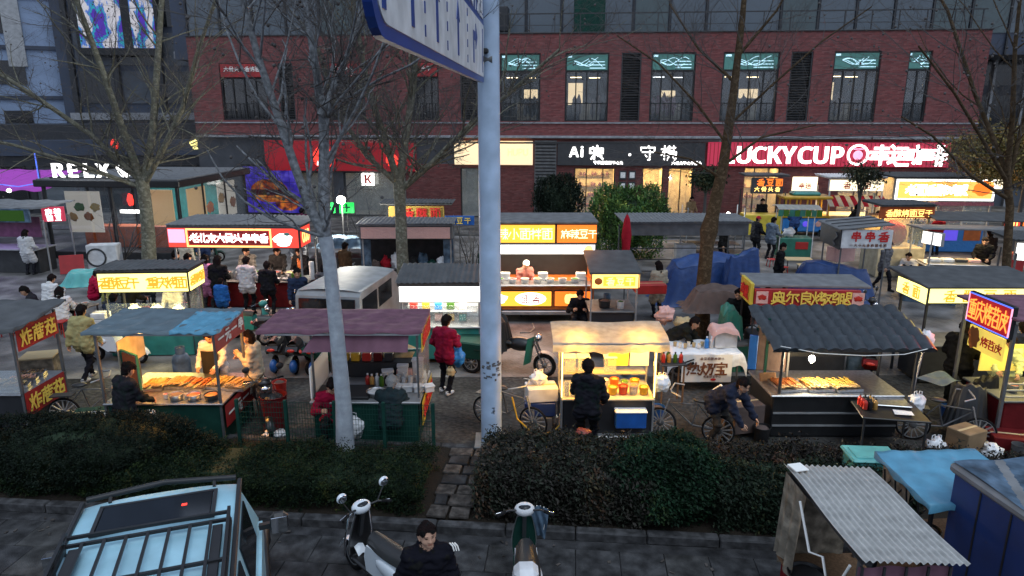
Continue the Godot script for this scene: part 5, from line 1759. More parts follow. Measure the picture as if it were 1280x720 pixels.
func mushroom_stall() -> void:
	var s := thing("mushroom_stall", "fried mushroom stall at the left edge with two red signs in yellow characters", "stall", V(-10.2, 0, -12.45))
	posts(s, -1.2, 1.2, -0.6, 0.6, 2.15, M.grey_metal, 0.05)
	sheet(s, "roof", -1.35, 1.35, -0.8, 0.75, 2.3, 2.15, M.grey_roof, 0.05, 0.06)
	part("counter", Geo.new().box(V(0, 0.42, 0), V(2.35, 0.82, 1.15), Basis(), 0.02), M.facade_dark, s)
	part("counter_top", Geo.new().box(V(0, 0.85, 0), V(2.45, 0.035, 1.25), Basis(), 0.01), M.steel, s)
	part("glass_screen", Geo.new().box(V(0.2, 1.1, 0.58), V(1.9, 0.45, 0.008)), M.cloudy, s)
	banner(s, 1.15, 0.44, V(1.25, 1.9, 0.0), 90, M.red_panel, "炸蘑菇", M.print_yellow, 0.27, 0.34)
	banner(s, 1.15, 0.46, V(1.25, 0.66, 0.05), 90, M.red_panel, "炸蘑菇", M.print_yellow, 0.28, 0.34)
	for k in 3:
		skewer_tray(["foil tray of pale mushrooms at the near end of the mushroom counter", "tray of pink slices in the middle of the mushroom counter", "far tray of brown mushrooms on the mushroom counter"][k], V(-9.35 - k * 0.05, 0.87, -12.2 - k * 0.3), 0.42, 0.26, [M.tan_bag, M.pink_bag, M.brown_cloth][k], 20, 24, 300 + k)
	for k in 3:
		bag(["white carrier bag hanging full at the mushroom stall", "crumpled clear bag beside the mushroom trays", "small knotted white bag on the mushroom counter edge"][k], V(-9.9 - k * 0.35, 0.87, -12.0 + 0.1 * k), V(0.16, 0.15, 0.13), M.white_bag)
	for k in 4: tub("bowl", "steel bowl of batter on the mushroom counter", "bowl", V(-9.7 - 0.24 * k, 0.87, -12.35 - 0.1 * (k % 2)), 0.1, 0.08, M.steel, M.tan_bag, "bowls on the mushroom counter")
	carton("foam_box", "large beige foam drum case behind the mushroom stall", "box", V(-9.9, 0, -13.7), V(0.62, 0.95, 0.5), M.tan_sheet, 15, "", M.tan_bag)

func skewer_stall() -> void:
	var s := thing("skewer_stall", "skewer stall under a blue tarp with red one yuan signs on its side", "stall", V(-6.25, 0, -12.25))
	posts(s, -1.05, 1.02, -0.5, 0.72, 2.13, M.grey_metal, 0.045)
	sheet(s, "roof", -1.25, 1.1, -0.57, 0.8, 2.24, 2.19, M.blue_sheet, 0.03, 0.05, 0.6)
	part("roof_bar", Geo.new().bar(V(-1.05, 2.13, 0.75), V(1.02, 2.13, 0.75), 0.035), M.pale_metal, s)
	sheet(s, "blue_patch", 0.3, 1.13, -0.3, 0.82, 2.25, 2.21, M.sky_tarp, 0.02, 0.05, 0.5)
	part("tube_lamp", Geo.new().bar(V(-0.9, 2.0, 0.25), V(1.0, 2.0, 0.25), 0.035), M.lit_cream, s)
	part("cart", Geo.new().box(V(0, 0.4, 0), V(2.05, 0.78, 1.45), Basis(), 0.02), M.dark_green, s)
	part("counter_top", Geo.new().box(V(0, 0.82, 0), V(2.15, 0.04, 1.55), Basis(), 0.01), M.steel, s)
	banner(s, 1.32, 0.4, V(1.06, 2.0, 0.1), 90, M.red_panel, "一元一串", M.print_white, 0.22, 0.3)
	banner(s, 1.5, 0.42, V(1.1, 0.58, 0.0), 90, M.red_panel, "一元一串", M.print_white, 0.24, 0.34)
	part("menu_board", Geo.new().box(V(-0.72, 1.25, 0.35), V(0.5, 0.75, 0.03), rot(-35), 0.01), M.orange_board, s)
	part("board_frame", frame_geo(0.58, 0.85, 0.03, 0.04), M.green_paint, s, V(-0.72, 1.25, 0.36), -35)
	part("side_board", Geo.new().box(V(-0.98, 1.55, -0.2), V(0.03, 0.55, 0.9), Basis(), 0.01), M.cream_paint, s)
	area(s, V(0.25, 2.08, 0.2), 1.5, 0.4, V(0, -1, -0.05), Color(1.0, 0.68, 0.3), 11.0)
	var kinds := [["golden", M.food_yellow], ["orange", M.skewer_gold], ["red", M.skewer_meat], ["yellow", M.food_yellow], ["brown", M.skewer_gold]]
	for k in 5:
		skewer_tray("tray of %s skewers, number %d from the left on the skewer stall" % [kinds[k][0], k + 1] if k > 2 else ["tray of golden skewers at the left end of the skewer stall", "tray of orange skewers in the middle of the skewer stall", "tray of red skewers near the corner post of the skewer stall"][k], V(-6.75 + 0.4 * k, 0.845, -12.3 - 0.1 * (k % 2)), 0.36, 0.55, kinds[k][1], 4.0 - k * 3.0, 34, 310 + k)
	for k in 3: tub("sauce_pot", ["round black pan at the near edge of the skewer counter", "steel sauce pot with red sauce beside the black pan", "small pot of brown sauce on the skewer counter"][k], "pot", V(-5.45 - 0.32 * k, 0.845, -11.68), 0.13, 0.11, M.black_plastic if k == 0 else M.steel, [M.skewer_meat, M.skewer_red, M.brown_cloth][k])
	for k in 4: tub("cup", "small cup of seasoning on the skewer counter", "cup", V(-6.3 + 0.13 * k, 0.845, -11.72), 0.045, 0.09, M.white_plastic, M.skewer_red, "seasoning cups on the skewer counter")
	var gc := thing("gas_cylinder", "grey green gas cylinder standing behind the skewer stall", "gas cylinder", V(-7.3, 0, -14.4))
	part("tank", Geo.new().lathe([Vector2(0, 0.03), Vector2(0.15, 0.03), Vector2(0.19, 0.1), Vector2(0.19, 0.6), Vector2(0.15, 0.72), Vector2(0.05, 0.77), Vector2(0.04, 0.8)], Vector3.ZERO, 16), M.blue_grey_sheet, gc)
	part("collar", Geo.new().lathe([Vector2(0.1, 0.72), Vector2(0.1, 0.9), Vector2(0.085, 0.9), Vector2(0.085, 0.72)], Vector3.ZERO, 14), M.blue_grey_sheet, gc)
	part("valve", Geo.new().box(V(0, 0.84, 0), V(0.05, 0.1, 0.05), Basis(), 0.01), M.dark_metal, gc)
	bag("blue and white carrier bag with greens by the end post of the skewer stall", V(-7.45, 0.3, -11.5), V(0.26, 0.2, 0.18), M.white_bag)
	bag("clear bag of white cups hanging on the front of the skewer cart", V(-6.4, 0.4, -11.35), V(0.18, 0.2, 0.12), M.white_bag)
	carton("dark_crate", "dark green crate under the bags at the skewer stall", "crate", V(-7.8, 0, -11.9), V(0.7, 0.5, 0.5), M.dark_green, 12)
	carton("dark_crate", "low black crate left of the skewer cart", "crate", V(-8.3, 0, -12.2), V(0.5, 0.35, 0.4), M.black_plastic, -20)

func maroon_stall() -> void:
	var s := thing("maroon_stall", "snack stall under a flat maroon canopy with yellow side signs", "stall", V(-3.05, 0, -12.35))
	posts(s, -0.55, 1.35, -0.66, 0.58, 2.08, M.grey_metal, 0.04)
	sheet(s, "canopy", -1.5, 1.45, -0.7, 0.66, 2.16, 2.14, M.maroon_cloth, 0.012, 0.06, 0.3)
	part("roof_bar", Geo.new().bar(V(-1.35, 2.07, 0.64), V(1.4, 2.07, 0.64), 0.035), M.pale_metal, s)
	part("valance", Geo.new().grid(func(u, w): return V(lerpf(-0.5, 1.2, u) - 0.18 * w * (1.0 - u), 2.04 - 0.27 * w, 0.54 + 0.2 * w + 0.012 * sin(u * 21.0)), 20, 4), M.maroon_cloth, s)
	part("cart", Geo.new().box(V(0.4, 0.4, 0), V(1.9, 0.78, 1.5), Basis(), 0.02), M.dark_green, s)
	part("counter_top", Geo.new().box(V(0.4, 0.82, 0), V(2.0, 0.04, 1.6), Basis(), 0.01), M.pale_metal, s)
	part("griddle", Geo.new().box(V(-0.05, 0.87, 0.4), V(1.0, 0.06, 0.6), Basis(), 0.01), M.black_metal, s)
	part("side_sheet", Geo.new().grid(func(u, w): return V(1.39, 1.75 - 0.88 * w, lerpf(-0.75, 0.75, u)), 8, 6), M.cloudy, s)
	part("left_board", Geo.new().box(V(-0.58, 1.15, 0.1), V(0.03, 0.6, 1.2), Basis(), 0.01), M.print_white, s)
	var b := banner(s, 1.28, 0.42, V(1.43, 1.92, -0.03), 90, M.yellow_panel, "香酥烤面", M.print_red, 0.24, 0.29)
	banner(s, 1.5, 0.46, V(1.43, 0.6, 0.02), 90, M.yellow_panel, "香酥烤面", M.print_red, 0.26, 0.33)
	part("shelf", Geo.new().box(V(0.4, 1.0, -0.55), V(1.7, 0.3, 0.3), Basis(), 0.01), M.black_plastic, s)
	part("rear_rail", Geo.new().bar(V(-0.5, 1.28, -0.78), V(1.3, 1.28, -0.78), 0.05), M.teal_paint, s)
	for k in 5: carton("sauce_carton", ["yellow carton at the left of the maroon stall's shelf", "second yellow carton on the maroon stall's shelf", "red carton on the maroon stall's shelf", "darker red carton beside it on the maroon stall's shelf", "black carton at the shelf's right end"][k], "carton", V(-3.3 + 0.22 * k, 1.15, -12.9), V(0.17, 0.16, 0.16), [M.yellow_plastic, M.yellow_plastic, M.bottle_red, M.dark_red, M.black_plastic][k])
	for k in 9: tub("paper_cup", "white paper cup stacked on the maroon stall's counter", "cup", V(-2.3 + 0.12 * (k % 5), 0.845, -12.5 + 0.16 * int(k / 5.0)), 0.045, 0.13 + 0.03 * (k % 3), M.white_plastic, null, "cups on the maroon stall's counter")
	for k in 4: carton("food_box", "white takeaway box on the maroon stall's counter", "box", V(-2.15 + 0.2 * k, 0.845, -12.05), V(0.17, 0.1, 0.15), M.white_plastic, 8.0 * k, "takeaway boxes on the maroon stall's counter", M.white_plastic)
	for k in 5: bottle(["red", "amber", "white", "green", "black"][k] + " sauce bottle on the maroon stall's counter", V(-2.75 + 0.09 * k, 0.845, -12.35 + 0.04 * (k % 2)), 0.24, [M.bottle_red, M.skewer_gold, M.white_plastic, M.greens, M.print_black][k], M.white_plastic, "")
	for k in 3: carton("foam_stack", ["white foam stack at the right end of the maroon stall", "shorter white foam stack beside it on the maroon stall", "white cup sleeve on the maroon stall's back edge"][k], "box", V(-1.85 - 0.28 * k, 0.845, -12.8 + 0.1 * k), V(0.2, 0.34 - 0.08 * k, 0.18), M.white_plastic, 7.0 * k, "", M.white_plastic)
	tub("steel_bowl", "wide steel bowl in the middle of the maroon stall's counter", "bowl", V(-2.5, 0.845, -11.85), 0.17, 0.1, M.steel, M.white_plastic)
	carton("tissue_box", "pale lilac tissue pack at the back of the maroon stall's counter", "box", V(-2.1, 0.845, -12.75), V(0.3, 0.2, 0.22), M.pink_bag)
	bag("brown sack lying behind the maroon stall", V(-2.3, 0.9, -13.3), V(0.38, 0.28, 0.3), M.tan_bag, "", false)
	bag("big grey white sack behind the maroon stall's shelf", V(-3.0, 0.8, -13.4), V(0.4, 0.34, 0.3), M.white_bag, "", false)
	tub("red_barrel", "dark red barrel with an orange strap beside the maroon stall", "barrel", V(-4.45, 0, -12.0), 0.24, 0.8, M.dark_red, M.black_plastic, "", 0.9)
	bag("white foam bag under the red barrel", V(-4.4, 0, -11.75), V(0.25, 0.12, 0.18), M.white_bag, "", false)
	bag("big white carrier bag with a red mark at the foot of the pale tree", V(-2.95, 0.1, -11.6), V(0.32, 0.27, 0.24), M.white_bag)

func yellow_cart() -> void:
	var s := thing("yellow_sign_cart", "snack cart with a glowing yellow sign box behind the blue canopy", "stall", V(-8.95, 0, -16.75), 3)
	posts(s, -0.98, 0.98, -0.45, 0.4, 1.7, M.dark_metal, 0.05)
	lit_box(s, 2.15, 0.5, V(0, 1.9, 0.5), 0, M.lit_yellow, M.dark_metal, "香酥豆干 重庆烤面", M.lit_ochre, 0.26, 0.225, 0.12, 0.13)
	lit_box(s, 0.95, 0.5, V(1.075, 1.9, 0.0), 90, M.lit_yellow, M.dark_metal, "香酥烤面", M.lit_ochre, 0.22, 0.22)
	slab_roof(s, 2.2, 1.05, 2.19, M.grey_roof, V(0, 0, -0.02))
	part("cart", Geo.new().box(V(0, 0.45, 0), V(2.0, 0.86, 0.95), Basis(), 0.02), M.teal_paint, s)
	part("counter_top", Geo.new().box(V(0, 0.9, 0), V(2.1, 0.04, 1.05), Basis(), 0.01), M.steel, s)
	part("glass_front", Geo.new().box(V(0, 1.15, 0.46), V(1.95, 0.45, 0.008)), M.clear, s)
	part("side_curtain", Geo.new().grid(func(u, w): return V(0.99, 1.65 - 0.7 * w, lerpf(-0.4, 0.42, u) + 0.0 * w), 6, 6), M.cloudy, s)
	area(s, V(0, 1.6, 0.1), 1.7, 0.3, V(0, -1, 0.1), Color(1.0, 0.92, 0.6), 7.0)
	area(s, V(0, 1.9, 0.56), 2.0, 0.45, V(0, -0.15, 1), Color(1.0, 0.86, 0.3), 2.2)
	for k in 3: bag(["white sack of buns on the yellow cart's counter", "white bag beside the buns on the yellow cart", "clear bag at the right end of the yellow cart's counter"][k], V(-9.5 + 0.55 * k, 0.92, -16.75), V(0.2, 0.16, 0.16), M.white_bag)
	for k in 3: tub("food_bowl", ["steel bowl of greens on the yellow cart", "steel bowl of orange pickles on the yellow cart", "bowl of pale noodles on the yellow cart"][k], "bowl", V(-9.15 + 0.45 * k, 0.92, -16.55), 0.16, 0.1, M.steel, [M.greens, M.skewer_meat, M.tan_bag][k])
	for k in 5: carton("stacked_foam_box", "white foam box in the stack at the left end of the yellow cart", "box", V(-10.1, 0.35 + 0.16 * k, -16.3), V(0.35, 0.15, 0.3), M.white_plastic, 3.0 * (k % 3), "foam boxes stacked by the yellow cart")

func bone_soup_stall() -> void:
	var s := thing("hot_pot_stall", "hot pot skewer stall under a long glowing red and white sign", "stall", V(-8.2, 0, -21.1), -2)
	posts(s, -1.9, 1.9, -0.7, 0.7, 2.0, M.pale_metal, 0.05)
	var b := lit_box(s, 3.95, 0.62, V(0, 2.3, 0.95), 0, M.lit_red, M.dark_metal, "", null, 0, 0, 0.16)
	part("border", frame_geo(2.55, 0.55, 0.045, 0.012), M.lit_gold, b, V(-0.12, 0, 0.02))
	part("name_field", Geo.new().box(V(-0.12, 0, 0.014), V(2.4, 0.42, 0.01)), M.red_panel, b)
	write(b, "老北京大骨头串串香", V(-0.12, 0, 0.022), 0, 0.25, 0.26, M.led_white, 0.1, 0.012)
	part("picture_field", Geo.new().box(V(-1.68, 0.05, 0.014), V(0.5, 0.4, 0.01), Basis(), 0.004), M.led_pink, b)
	part("bowl_picture", Geo.new().ell(V(1.5, -0.03, 0.015), V(0.28, 0.17, 0.012), 14, 8, 0.15, 3).ell(V(1.5, -0.17, 0.017), V(0.2, 0.08, 0.012)), M.lit_white, b)
	part("bowl_garnish", Geo.new().ell(V(1.62, 0.12, 0.02), V(0.09, 0.05, 0.012)), M.lit_teal, b)
	var e := lit_box(s, 0.9, 0.62, V(1.98, 2.3, 0.42), 90, M.lit_red, M.dark_metal, "", null, 0, 0, 0.12)
	for k in 3: part("ring", Geo.new().lathe([Vector2(0.11, 0), Vector2(0.11, 0.012), Vector2(0.07, 0.012), Vector2(0.07, 0)], V(-0.2 + 0.2 * k, 0, 0.014), 16, Basis(Vector3.RIGHT, PI / 2).scaled_local(V(1, 1, 1.7))), M.lit_gold, e)
	slab_roof(s, 4.0, 2.0, 2.64, M.grey_roof_pale, V(0, 0, -0.1))
	part("counter", Geo.new().box(V(0.2, 0.42, 0), V(3.4, 0.8, 0.8), Basis(), 0.02), M.dark_red, s)
	part("counter_top", Geo.new().box(V(0.2, 0.84, 0), V(3.6, 0.04, 0.95), Basis(), 0.01), M.grey_metal, s)
	area(s, V(0, 2.0, 0.3), 3.2, 0.3, V(0, -1, 0.1), Color(1.0, 0.85, 0.75), 9.0)
	area(s, V(0, 2.3, 1.05), 3.6, 0.5, V(0, -0.2, 1), Color(1.0, 0.5, 0.4), 4.0)
	for k in 5: tub("soup_pot", ["tall steel pot at the right end of the red stall's counter", "steel pot of red broth on the red stall's counter", "steel pot of greens on the red stall's counter", "pot of noodles in the middle of the red stall's counter", "small pot near the left end of the red stall's counter"][k], "pot", V(-6.9 - 0.5 * k, 0.87, -21.0), 0.2, 0.22, M.steel, [M.tan_bag, M.skewer_red, M.greens, M.food_yellow, M.brown_cloth][k])
	for k in 6: tub("white_bowl", "white bowl on the counter of the red stall", "bowl", V(-7.0 - 0.22 * k, 0.87, -20.75), 0.09, 0.07, M.white_plastic, null, "white bowls on the red stall's counter")
	for k in 3: bottle("green bottle at the right end of the red stall's counter", V(-6.75 + 0.1 * k, 0.87, -20.8), 0.3, M.greens, M.white_plastic, "green bottles on the red stall")
	var tw := thing("napkin_tower", "tall white roll of cups at the right corner of the red stall", "cup stack", V(-6.2, 0.87, -20.9))
	part("cups", Geo.new().lathe([Vector2(0, 0), Vector2(0.08, 0), Vector2(0.08, 0.55), Vector2(0, 0.56)], Vector3.ZERO, 12), M.white_plastic, tw)
	var pl := carton("planter_box", "orange brown wooden planter box left of the red stall", "planter", V(-12.2, 0, -23.5), V(0.9, 0.7, 0.5), M.wood)
	part("rim", Geo.new().box(V(0, 0.72, 0), V(0.95, 0.05, 0.55), Basis(), 0.01), M.yellow_plastic, pl)

func pale_stall() -> void:
	var s := thing("unlit_stall", "closed stall with a long unlit pale lilac sign box", "stall", V(-3.35, 0, -22.0))
	posts(s, -1.4, 1.4, -0.7, 0.3, 2.05, M.pale_metal, 0.05)
	var b := part("sign_box", Geo.new().box(V(0, 2.22, 0.35), V(2.95, 0.42, 0.3), Basis(), 0.02), M.grey_metal, s)
	part("sign_face", Geo.new().box(V(0, 2.22, 0.505), V(2.8, 0.36, 0.012)), M.pink_bag, b)
	part("side_face", Geo.new().box(V(1.48, 2.22, 0.35), V(0.012, 0.36, 0.26)), M.awning_white, b)
	slab_roof(s, 3.0, 1.4, 2.47, M.grey_roof_pale, V(0, 0, -0.15))
	for x in [-1, 1]:
		part("corner_panel", Geo.new().box(V(x * 1.32, 1.35, 0.28), V(0.32, 1.4, 0.05), Basis(), 0.01), M.blue_grey_sheet, s)
	part("counter", Geo.new().box(V(0, 0.45, 0), V(2.7, 0.9, 0.8), Basis(), 0.02), M.facade_dark, s)
	part("back_panel", Geo.new().box(V(0, 1.2, -0.72), V(2.8, 1.6, 0.04)), M.room_dark, s)
	var cl := [M.brown_cloth, M.red_cloth, M.white_bag, M.maroon_cloth, M.print_black, M.blue_grey_sheet, M.dark_green, M.white_bag]
	for k in 8: bag(["brown sack", "red bundle", "white bundle", "maroon bundle", "black bundle", "blue grey bundle", "dark green bundle", "large white sack"][k] + " piled on the unlit stall's counter", V(-4.4 + 0.3 * k, 0.9, -21.9 - 0.1 * (k % 3)), V(0.2, 0.22 + 0.06 * (k % 3), 0.16), cl[k], "", false)
	# stalls showing between the trunks behind
	var y := thing("yellow_board_stall", "stall with a faded yellow and pink sign board behind the unlit stall", "stall", V(-3.6, 0, -26.5))
	posts(y, -1.3, 1.3, -0.5, 0.5, 2.0, M.grey_metal)
	part("sign_board", Geo.new().box(V(0, 2.2, 0.52), V(2.1, 0.55, 0.06), Basis(), 0.01), M.food_yellow, y)
	write(y, "香酥面", V(0.2, 2.2, 0.56), 0, 0.36, 0.5, M.print_red, 0.12, 0.02)
	part("counter", Geo.new().box(V(0, 0.45, 0), V(2.5, 0.9, 0.8), Basis(), 0.02), M.yellow_panel, y)
	slab_roof(y, 2.7, 1.3, 2.55, M.grey_roof)
	var bl := thing("blue_board", "small blue sign board with dark lettering right of the pale sign", "sign", V(-1.95, 0, -25.5))
	part("post", Geo.new().bar(V(0, 0, 0), V(0, 1.9, 0), 0.04), M.grey_metal, bl)
	part("board", Geo.new().box(V(0, 2.0, 0), V(1.1, 0.35, 0.05), Basis(), 0.01), M.blue_plastic, bl)
	write(bl, "面豆干", V(0, 2.0, 0.028), 0, 0.22, 0.3, M.print_yellow, 0.12, 0.01)
	for k in 2:
		var g := thing("green_sign", ["left of two glowing green sign boxes beside the street lamp", "right of two glowing green sign boxes beside the street lamp"][k], "sign", V(-6.95 + 0.72 * k, 2.4, -26.0))
		part("box", Geo.new().box(V(0, 0, -0.04), V(0.55, 0.4, 0.1), Basis(), 0.02), M.lit_green, g)
		part("mark", Geo.new().box(V(0, 0, 0.02), V(0.06, 0.3, 0.02)).box(V(0, 0.02, 0.024), V(0.3, 0.05, 0.02)), M.dark_green, g)
		part("bracket", Geo.new().bar(V(0, -0.2, -0.05), V(0, -2.4, -0.05), 0.035), M.dark_metal, g)
	# bright lamp on a mast
	var lp := thing("flood_lamp", "bright white lamp on a thin mast left of the minivan's tree", "lamp", V(-6.15, -0.45, -25.0))
	part("mast", Geo.new().bar(V(0, 0, 0), V(0, 3.35, 0), 0.05), M.dark_metal, lp)
	part("lamp_head", Geo.new().box(V(0, 3.3, 0.04), V(0.34, 0.26, 0.08), Basis(), 0.03), M.dark_metal, lp)
	part("bulb", Geo.new().ell(V(0, 3.28, 0.12), V(0.17, 0.15, 0.05)), M.bulb, lp)
	omni(lp, V(0, 3.28, 0.35), Color(1, 0.97, 0.9), 22.0, 0.12)

func white_sign_cart() -> void:
	var s := thing("white_sign_cart", "snack cart with a glowing blank white sign box beside the white pole", "stall", V(-1.7, 0, -16.25))
	posts(s, -0.92, 0.92, -0.45, 0.45, 1.6, M.pale_metal, 0.04)
	lit_box(s, 1.95, 0.44, V(0, 1.76, 0.52), 0, M.lit_white, M.pale_metal)
	slab_roof(s, 2.0, 1.3, 2.06, M.grey_roof, V(0, 0, -0.1), 0.1, 0.12)
	part("body", Geo.new().box(V(0, 0.5, 0), V(1.85, 0.8, 0.95), Basis(), 0.03), M.teal_paint, s)
	part("counter_top", Geo.new().box(V(0, 0.92, 0), V(1.95, 0.04, 1.05), Basis(), 0.01), M.pale_metal, s)
	part("glass_front", Geo.new().box(V(0, 1.2, 0.46), V(1.8, 0.5, 0.008)), M.clear, s)
	part("shelf", Geo.new().box(V(0, 1.22, -0.05), V(1.7, 0.02, 0.5)), M.pale_metal, s)
	part("rear_panel", Geo.new().box(V(0, 1.25, -0.45), V(1.84, 0.66, 0.03)), M.print_white, s)
	wheel(s, "wheel", V(0.75, 0.2, 0.4), 0.2, 0.08)
	wheel(s, "wheel", V(-0.75, 0.2, 0.4), 0.2, 0.08)
	area(s, V(0, 1.54, 0.1), 1.7, 0.5, V(0, -1, 0.1), Color(1.0, 0.97, 0.9), 3.5)
	area(s, V(0, 1.76, 0.58), 1.8, 0.4, V(0, -0.15, 1), Color(1.0, 0.97, 0.9), 3.5)
	var cs := [M.bottle_red, M.yellow_plastic, M.blue_bag, M.greens, M.print_white, M.orange_panel, M.bottle_red, M.pink_bag, M.yellow_plastic, M.teal_paint]
	for k in 10: carton("snack_packet", ["red", "yellow", "blue", "green", "white", "orange", "crimson", "pink", "gold", "teal"][k] + " snack packet on the " + ("upper" if k < 5 else "lower") + " shelf of the white sign cart", "packet", V(-2.4 + 0.3 * (k % 5), 1.235 if k < 5 else 0.945, -16.25), V(0.18, 0.18, 0.1), cs[k], 10.0 * (k % 3) - 10.0)
	for k in 6: carton("egg_box", ["teal", "green"][k % 2] + " box stacked at the right side of the white sign cart", "box", V(-1.25 + 0.15 * (k % 2), 0.3 + 0.12 * int(k / 2.0), -15.65), V(0.14, 0.11, 0.12), M.greens if k % 2 else M.teal_paint, 0, ["teal", "green"][k % 2] + " boxes beside the white sign cart")

func orange_truck() -> void:
	var s := thing("food_truck", "orange food truck with two glowing signs above its open hatch", "food truck", V(0.75, 0, -19.9))
	part("body", Geo.new().box(V(0, 0.72, 0), V(3.2, 0.75, 1.5), Basis(), 0.05).box(V(0, 1.9, -0.72), V(3.2, 1.7, 0.06)), M.orange_panel, s)
	part("floor", Geo.new().box(V(0, 0.34, 0), V(3.1, 0.1, 1.5), Basis(), 0.02), M.dark_metal, s)
	for x in [-1.57, 1.57]: part("side_wall", Geo.new().box(V(x, 1.75, -0.1), V(0.06, 1.35, 1.25), Basis(), 0.01), M.orange_panel, s)
	part("roof", Geo.new().box(V(0, 2.93, 0), V(3.3, 0.08, 1.7), Basis(), 0.02), M.grey_roof_pale, s)
	part("back_rack", Geo.new().box(V(0, 1.75, -0.66), V(3.1, 1.3, 0.03)), M.black_metal, s)
	var a := lit_box(s, 2.05, 0.55, V(-0.55, 2.6, 0.78), 0, M.lit_amber, M.dark_metal, "麻辣小面拌面", M.led_warm, 0.28, 0.31, 0.14, 0.085)
	var b := lit_box(s, 1.15, 0.55, V(1.06, 2.6, 0.78), 0, M.lit_orange, M.dark_metal, "麻辣豆干", M.led_warm, 0.23, 0.25, 0.14, 0.09, 0.06)
	var c := lit_box(s, 3.2, 0.3, V(0, 2.16, 0.8), 0, M.lit_white, M.pale_metal, "", null, 0, 0, 0.1)
	part("emblem", Geo.new().lathe([Vector2(0, 0.012), Vector2(0.12, 0.012), Vector2(0.12, 0)], V(1.4, 0, 0.014), 16, Basis(Vector3.RIGHT, PI / 2)), M.lit_gold, c)
	part("counter", Geo.new().box(V(0, 1.13, 0.62), V(3.3, 0.05, 0.6), Basis(), 0.015), M.steel, s)
	var l1 := lit_box(s, 2.0, 0.48, V(-0.6, 0.72, 0.78), 0, M.lit_amber, M.dark_metal)
	part("round_field", Geo.new().ell(V(0.38, 0, 0.014), V(0.45, 0.19, 0.01), 20, 8), M.lit_white, l1)
	part("bowl_picture", Geo.new().ell(V(-0.6, 0.0, 0.014), V(0.3, 0.16, 0.01), 14, 8, 0.2, 5), M.lit_white, l1)
	write(l1, "面香", V(0.38, 0, 0.026), 0, 0.22, 0.3, M.print_red, 0.1, 0.006)
	var l2 := lit_box(s, 1.1, 0.48, V(1.0, 0.72, 0.78), 0, M.lit_orange, M.dark_metal)
	part("bowl_picture", Geo.new().ell(V(0.0, 0, 0.014), V(0.25, 0.15, 0.01), 14, 8, 0.2, 8), M.lit_gold, l2)
	for x in [-1.1, 1.1]: wheel(s, "wheel", V(x, 0.25, 0.62), 0.25, 0.14)
	part("bumper", Geo.new().box(V(0, 0.3, 0.78), V(3.2, 0.12, 0.08), Basis(), 0.02), M.pale_metal, s)
	area(s, V(0, 2.0, 0.3), 2.8, 0.4, V(0, -1, 0.05), Color(1.0, 0.92, 0.8), 11.0)
	area(s, V(0, 2.4, 0.9), 3.0, 0.7, V(0, -0.25, 1), Color(1.0, 0.62, 0.25), 6.0)
	area(s, V(0, 0.72, 0.86), 3.0, 0.4, V(0, -0.2, 1), Color(1.0, 0.5, 0.12), 1.6)
	for k in 7: tub("ingredient_tub", ["white tub of greens", "tub of red chilli", "tub of bean curd", "tub of noodles", "tub of pickles", "tub of sesame sauce", "tub of chopped scallion"][k] + " on the orange truck's counter", "tub", V(-0.35 + 0.36 * k, 1.16, -19.3), 0.12, 0.12, M.white_plastic, [M.greens, M.skewer_red, M.tan_bag, M.food_yellow, M.skewer_meat, M.brown_cloth, M.greens][k])
	for k in 3: carton("takeaway_stack", ["stack of white lids at the left of the truck's counter", "white box beside the truck's vendor", "stack of white bowls at the truck hatch's right end"][k], "box", V(-0.2 + 1.1 * k, 1.16, -19.6), V(0.28, 0.22, 0.2), M.white_plastic)
	var p2 := thing("truck_cab", "white van cab with a sloping windscreen parked behind the orange truck", "van", V(1.5, 0, -21.6))
	part("body", Geo.new().box(V(0, 1.0, 0), V(2.2, 1.0, 1.2), Basis(), 0.1), M.van_white, p2)
	part("windscreen", Geo.new().box(V(0.1, 1.75, 0.3), V(1.9, 0.75, 0.04), Basis(Vector3.RIGHT, -0.4)), M.car_glass, p2)
	part("roof", Geo.new().box(V(0.1, 2.1, -0.3), V(2.0, 0.1, 1.0), Basis(), 0.04), M.van_white, p2)
	for x in [-0.8, 0.8]: wheel(p2, "wheel", V(x, 0.3, 0.4), 0.3, 0.16)

